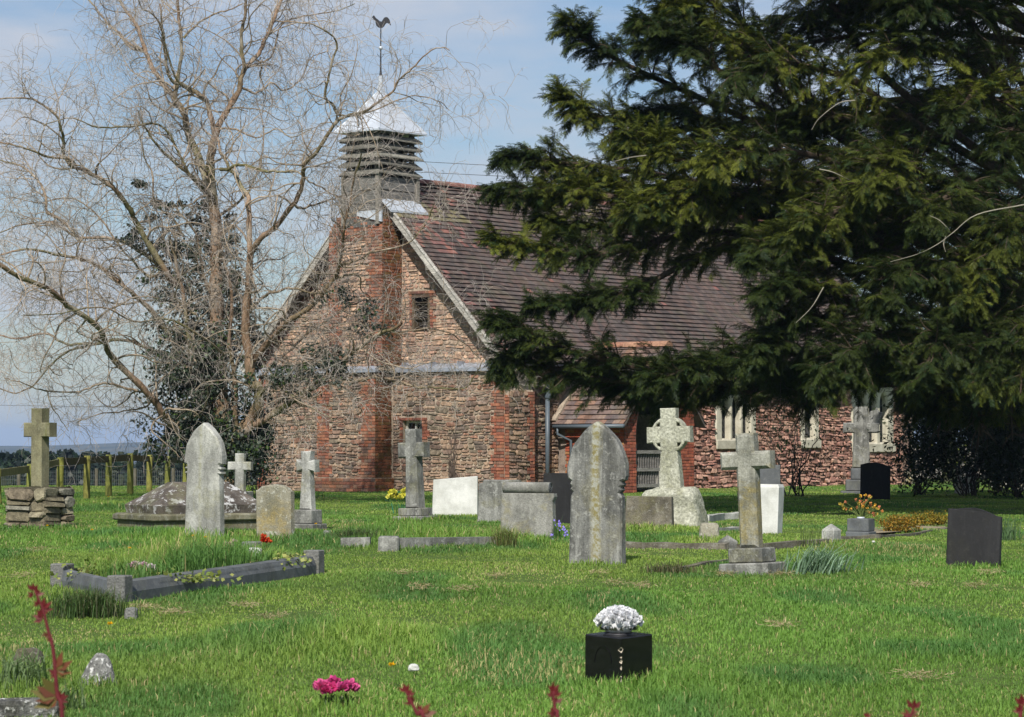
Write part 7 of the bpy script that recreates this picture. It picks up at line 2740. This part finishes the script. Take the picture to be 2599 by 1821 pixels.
# dandelions
DL = [(234, 1352), (120, 1342), (329, 1411), (490, 1367), (521, 1374), (802, 1338), (275, 1262), (1585, 1354), (995, 1728), (280, 1615), (500, 1340), (2290, 1340)]
dsc = ['left of the chest tomb', 'at the foot of the rubble plinth', 'over the left end of the large kerbed grave', 'at the foot of the pale pointed headstone, left one', 'at the foot of the pale pointed headstone, right one', 'below the pale flared cross', 'beside a fence post in the field edge', 'right of the tall grey pointed headstone', 'in the open grass left of the black vase', 'near the left foreground above the pointed stone', 'before the chest tomb', 'beside the heather']
src = None
for (px, py), t_ in zip(DL, dsc):
    c = GP(px, py + 12)
    s_ = 0.018
    if src is None:
        root = empty('dandelion', c)
        mb = MB()
        mb.tube([(0, 0, 0), (0.01, 0, 0.06), (0.0, 0, 0.11)], 0.002, 4, (0.15, 0.2, 0.06))
        mb.build('stem', M['twig'], root)
        V, F = leaf_cloud(np.tile([[0, 0, 0.11]], (24, 1)), rand_unit(24, r), rand_unit(24, r) * np.array([1, 1, 0.4]) + np.array([0, 0, 0.35]), np.full(24, 0.02), 0.5, r)
        np_mesh('bloom', V, F, M['petal'], root, tint=np.tile([[0.85, 0.55, 0.02]], (len(V), 1)))
        src = root
    else:
        root = src.copy()
        COL.objects.link(root)
        for ch in src.children:
            q = ch.copy()
            COL.objects.link(q)
            q.parent = root
        root.location = c
    tag(root, 'yellow dandelion ' + t_, 'dandelion', 'dandelions')

# dry clippings lying on the mown grass
CL = [(1075, 1500), (1180, 1505), (1265, 1465), (1026, 1470), (440, 1565), (365, 1548), (685, 1572), (1520, 1462), (1560, 1482), (1625, 1490), (1835, 1464), (1985, 1465), (2510, 1470), (2475, 1498), (95, 1410), (60, 1470), (2330, 1500), (1980, 1600), (620, 1540), (2340, 1730)]
r = np.random.RandomState(14)
Vs, Cs = [], []
for (px, py) in CL:
    c = GP(px, py)
    n = 150
    P = np.stack([c.x + r.normal(size=n) * 0.06, c.y + r.normal(size=n) * 0.09, np.full(n, c.z + 0.035) + r.rand(n) * 0.03], 1)
    V, F = leaf_cloud(P, np.tile([[0, 0, 1.0]], (n, 1)) + rand_unit(n, r) * 0.5, rand_unit(n, r) * np.array([1, 1, 0.25]), r.uniform(0.03, 0.07, n), 0.12, r)
    Vs.append(V)
    Cs.append(np.repeat(np.array([[0.42, 0.34, 0.19]]) * r.uniform(0.6, 1.2, (n, 1)), 4, axis=0))
V = np.vstack(Vs)
o = np_mesh('dry_grass_clippings', V, np.arange(len(V)).reshape(-1, 4), M['leaf'], tint=np.vstack(Cs))
tag(o, 'scattered tan clumps of dry mown grass on the lawn', 'clippings', kind='stuff')

# ------------------------------------------------------------ grass
rg = np.random.RandomState(99)


def sample_band(d0, d1, rho, margin=1.25):
    """points on the ground between two distances, thinned with distance"""
    n = int(rho(d0) * 0.36 * margin * (d1 * d1 - d0 * d0) / 2)
    y = np.sqrt(rg.uniform(d0 * d0, d1 * d1, n))
    x = rg.uniform(-0.5, 0.5, n) * 0.361 * margin * y
    k = rg.rand(n) < rho(y) / rho(d0)
    return x[k], y[k]


def dens(y):
    return 3000 * (14.0 / np.maximum(y, 9)) ** 1.45


xs, ys = [], []
for d0, d1 in ((10.5, 16), (16, 24), (24, 36), (36, 52), (52, 78)):
    x, y = sample_band(d0, d1, dens)
    xs.append(x)
    ys.append(y)
# sparser grass carries on beyond both sides of the view
for sd_ in (-1, 1):
    n_ = 90000
    y = rg.uniform(8, 76, n_)
    x = sd_ * (0.361 * 0.625 * y + rg.uniform(0, 7.0, n_) ** 1.0)
    k = rg.rand(n_) < (14 / y) ** 0.7
    xs.append(x[k])
    ys.append(y[k])
x, y = np.concatenate(xs), np.concatenate(ys)
# keep grass out of the church
u_, v_ = np.array([0.621, 0.784]), np.array([-0.784, 0.621])
lx = (x + 0.18) * u_[0] + (y - 66) * u_[1]
ly = (x + 0.18) * v_[0] + (y - 66) * v_[1]
inside = ((lx > -0.05) & (lx < LEN) & (ly > 0.1) & (ly < WD)) | ((lx > 2.2) & (lx < 5.1) & (ly > -1.9) & (ly < 0.2)) | ((lx > -0.68) & (lx < 0) & (ly > 3.4) & (ly < 5.4))
x, y = x[~inside], y[~inside]
n = len(x)
big = vnoise(x * 0.45, y * 0.22, 31)
mid = vnoise(x * 1.3, y * 0.55, 32)
fine = vnoise(x * 5, y * 2.5, 33)
L0 = 0.023 + 0.045 * np.clip(mid - 0.4, 0, 1) + 0.04 * np.clip(big - 0.5, 0, 1)
# longer grass round stones, in the graves, and left of the lawn
longs = [(GP(*q), rad, add) for q, rad, add in [((1516, 1432), 0.35, 0.06), ((519, 1368), 0.5, 0.09), ((700, 1374), 0.5, 0.08), ((1911, 1454), 0.4, 0.03), ((2470, 1436), 0.35, 0.03), ((1650, 1342), 0.9, 0.07), ((1340, 1368), 0.6, 0.07), ((1100, 1375), 1.3, 0.16), ((980, 1365), 0.9, 0.14), ((1155, 1315), 0.8, 0.06), ((1055, 1322), 0.8, 0.06), ((393, 1365), 1.6, 0.09), ((101, 1340), 0.9, 0.05), ((800, 1640), 0.9, 0.09), ((920, 1620), 0.6, 0.08), ((1690, 1735), 0.35, 0.04), ((1800, 1760), 0.6, 0.03), ((860, 1800), 0.3, 0.03), ((60, 1740), 0.5, 0.08), ((1800, 1375), 0.7, 0.07), ((2000, 1385), 1.0, 0.04), ((560, 1560), 1.0, 0.0), ((160, 1500), 1.2, 0.05), ((220, 1285), 2.2, 0.12)]]
extra = np.zeros(n)
for (p, rad, add) in longs:
    dd = ((x - p.x) ** 2 + ((y - p.y) / 1.5) ** 2) / rad ** 2
    extra += add * np.exp(-dd * 1.3)
# inside the large kerbed grave
E1, E2 = (c_right - c_near), (c_left - c_near)
det = E1.x * E2.y - E1.y * E2.x
gu = ((x - c_near.x) * E2.y - (y - c_near.y) * E2.x) / det
gv = (-(x - c_near.x) * E1.y + (y - c_near.y) * E1.x) / det
ing = (gu > 0.04) & (gu < 0.96) & (gv > 0.08) & (gv < 0.95)
extra += np.where(ing, 0.12 + 0.18 * np.exp(-((gu - 0.52) / 0.22) ** 2), 0)
kerbside = ((gu > -0.03) & (gu < 1.03) & (gv > -0.10) & (gv < 1.05)) & ~((gu > 0.04) & (gu < 0.96) & (gv > 0.08) & (gv < 0.95))
ok = ~kerbside
x, y, big, mid, fine, L0, extra, ing = [a[ok] for a in (x, y, big, mid, fine, L0, extra, ing)]
n = len(x)
L_ = (L0 + extra) * rg.uniform(0.55, 1.25, n)
z = groundv(x, y) + np.where(ing, 0.09, 0) - 0.005
wd = 0.0022 + 0.00020 * y
wd = wd * rg.uniform(0.7, 1.3, n) * (1 + 1.5 * np.clip(extra, 0, 0.1))
G1, G2, G3, G4 = np.array([0.145, 0.27, 0.048]), np.array([0.225, 0.325, 0.062]), np.array([0.080, 0.185, 0.046]), np.array([0.42, 0.37, 0.17])
m1 = np.clip((big - 0.4) * 3 + rg.normal(size=n) * 0.25, 0, 1)[:, None]
cols = G2 * (1 - m1) + G1 * m1
m2 = np.clip((mid - 0.58) * 4 + extra * 4, 0, 0.85)[:, None]
cols = cols * (1 - m2) + G3 * m2
m3 = (rg.rand(n, 1) < (0.03 + 0.22 * (vnoise(x * 0.7 + 40, y * 0.4, 61)[:, None] > 0.78) + 0.10 * (fine[:, None] > 0.72) + 0.03 * (mid[:, None] < 0.4))) * 1.0
cols = cols * (1 - m3) + G4 * m3
cols = cols * rg.uniform(0.8, 1.2, (n, 1)) * (0.86 + 0.28 * vnoise(x * 0.8 + 9, y * 0.35, 35))[:, None]
P = np.stack([x, y, z], 1)
V, F, C = blade_batch(P, L_, wd, np.clip(rg.uniform(0.1, 0.85, n), 0, 1), rg.uniform(0, 2 * PI, n), rg, cols)
print('grass blades', n)
tag(np_mesh('grass', V, F, M['grass'], tint=C), 'bright green churchyard grass, mown short with longer tufts round the stones', 'grass', kind='stuff')

# ------------------------------------------------------------ red rose shoots close to the camera
def rose(px_list, D, label, leaves, seed, lean=0.0):
    """px_list: stem through photo pixels from the bottom up"""
    r = np.random.RandomState(seed)
    pts = [W(a, b, D) for a, b in px_list]
    foot = Vector((pts[0].x - 0.02, D, ground(pts[0].x, D)))
    root = empty('rose_shoot', foot)
    tag(root, label, 'rose shoot', 'red rose shoots along the bottom edge')
    mid_ = foot.lerp(pts[0], 0.5) + Vector((0.01, 0, 0))
    P3 = catmull([tuple(p - foot) for p in [foot, mid_] + pts], 6)
    mb = MB()
    mb.tube(P3, list(np.linspace(0.0055, 0.0022, len(P3))), 7, (0.12, 0.02, 0.025))
    mb.build('stem', M['twig'], root, True)
    Vs, Cs = [], []

    def leafy(base, d, ln, col, k=3):
        d = Vector(d).normalized()
        side = d.cross(Vector((0, 1, 0.3))).normalized()
        for j_ in range(k):
            t = (j_ - (k - 1) / 2) * 0.8
            dd = (d + side * t).normalized()
            nn = np.array([[r.normal() * 0.3, -0.8, 0.6 + r.normal() * 0.3]])
            V, F = leaf_cloud(np.array([tuple(base)]), nn, np.array([tuple(dd)]), np.array([ln * r.uniform(0.8, 1.1)]), 0.5, r, 0.35)
            Vs.append(V)
            Cs.append(np.tile([col], (4, 1)) * r.uniform(0.8, 1.2))
    for (a, b, dx, dz, ln, ct) in leaves:
        base = W(a, b, D) - foot
        col = {'r': (0.12, 0.014, 0.016), 'g': (0.13, 0.11, 0.03), 'b': (0.15, 0.05, 0.025)}[ct]
        leafy(base, (dx, -0.1, dz), ln, np.array(col))
    V = np.vstack(Vs)
    np_mesh('leaves', V, np.arange(len(V)).reshape(-1, 4), M['leaf'], root, tint=np.vstack(Cs))
    return root


rose([(158, 1840), (145, 1760), (135, 1650), (122, 1600), (108, 1545), (88, 1500)], 5.2, 'tall red rose shoot with bronze leaves at the left edge',
     [(86, 1500, -0.1, 1, 0.016, 'r'), (92, 1510, 0.6, 0.7, 0.016, 'r'), (84, 1515, -0.6, 0.6, 0.014, 'r'), (100, 1535, -0.8, 0.5, 0.014, 'r'), (105, 1545, 0.9, 0.6, 0.022, 'r'), (110, 1570, -1, 0.3, 0.022, 'r'), (105, 1560, 0.5, 1, 0.014, 'r'),
      (120, 1615, 0.8, -0.4, 0.014, 'b'), (122, 1610, -0.8, -0.2, 0.012, 'b'), (138, 1700, 1, 0.5, 0.038, 'b'), (140, 1705, 1, 0.15, 0.030, 'g'), (140, 1708, -0.9, -0.2, 0.014, 'r'), (148, 1770, -1, 0.25, 0.048, 'g'), (146, 1768, -1, -0.2, 0.042, 'b'), (150, 1775, 0.9, -0.3, 0.022, 'r'), (150, 1772, 0.6, 0.6, 0.014, 'r')], 91)
rose([(1075, 1850), (1060, 1815), (1045, 1785), (1030, 1755)], 5.0, 'small red rose shoot tip left of the middle of the bottom edge',
     [(1030, 1757, -0.3, 1, 0.018, 'r'), (1036, 1765, 0.5, 0.9, 0.014, 'r'), (1048, 1785, -0.8, 0.6, 0.016, 'r'), (1058, 1800, 0.8, 0.5, 0.014, 'r'), (1066, 1815, 1, 0.2, 0.03, 'b'), (1040, 1775, 0.7, 0.2, 0.012, 'r')], 92)
rose([(1415, 1850), (1410, 1810), (1406, 1780), (1405, 1755)], 5.0, 'small upright red rose shoot tip below the black vase',
     [(1405, 1755, 0.0, 1, 0.018, 'r'), (1407, 1768, 0.4, 1, 0.018, 'r'), (1404, 1770, -0.4, 1, 0.016, 'r'), (1408, 1785, 0.4, 1, 0.016, 'r'), (1411, 1815, -1, 0.3, 0.018, 'r')], 93)
rose([(2300, 1860), (2310, 1825), (2318, 1800)], 5.0, 'small red leaf tip on the bottom edge at the right',
     [(2318, 1800, 0.1, 1, 0.02, 'r'), (2312, 1812, 1, 0.4, 0.018, 'b'), (2308, 1815, -1, 0.3, 0.018, 'b'), (2200, 1822, 0.2, 1, 0.012, 'r')], 94)
rose([(2590, 1860), (2592, 1815), (2596, 1790)], 5.0, 'red leaf tip in the bottom right corner',
     [(2596, 1790, -0.1, 1, 0.022, 'r'), (2592, 1805, -0.8, 0.6, 0.018, 'r')], 95)

# ------------------------------------------------------------ haze
hz_m = bpy.data.materials.new('thin_haze')
hz_m.use_nodes = True
nt = hz_m.node_tree
nt.nodes.clear()
ho = nt.nodes.new('ShaderNodeOutputMaterial')
pv = nt.nodes.new('ShaderNodeVolumePrincipled')
pv.inputs['Color'].default_value = (0.50, 0.68, 1.0, 1)
pv.inputs['Density'].default_value = 0.00013
nt.links.new(pv.outputs[0], ho.inputs['Volume'])
mb = MB()
mb.box(-9500, 9500, -600, 13500, -900, 60)
HZ_O = mb.build('haze', hz_m)
tag(HZ_O, 'thin blue haze between the churchyard and the far hills', 'haze', kind='stuff')
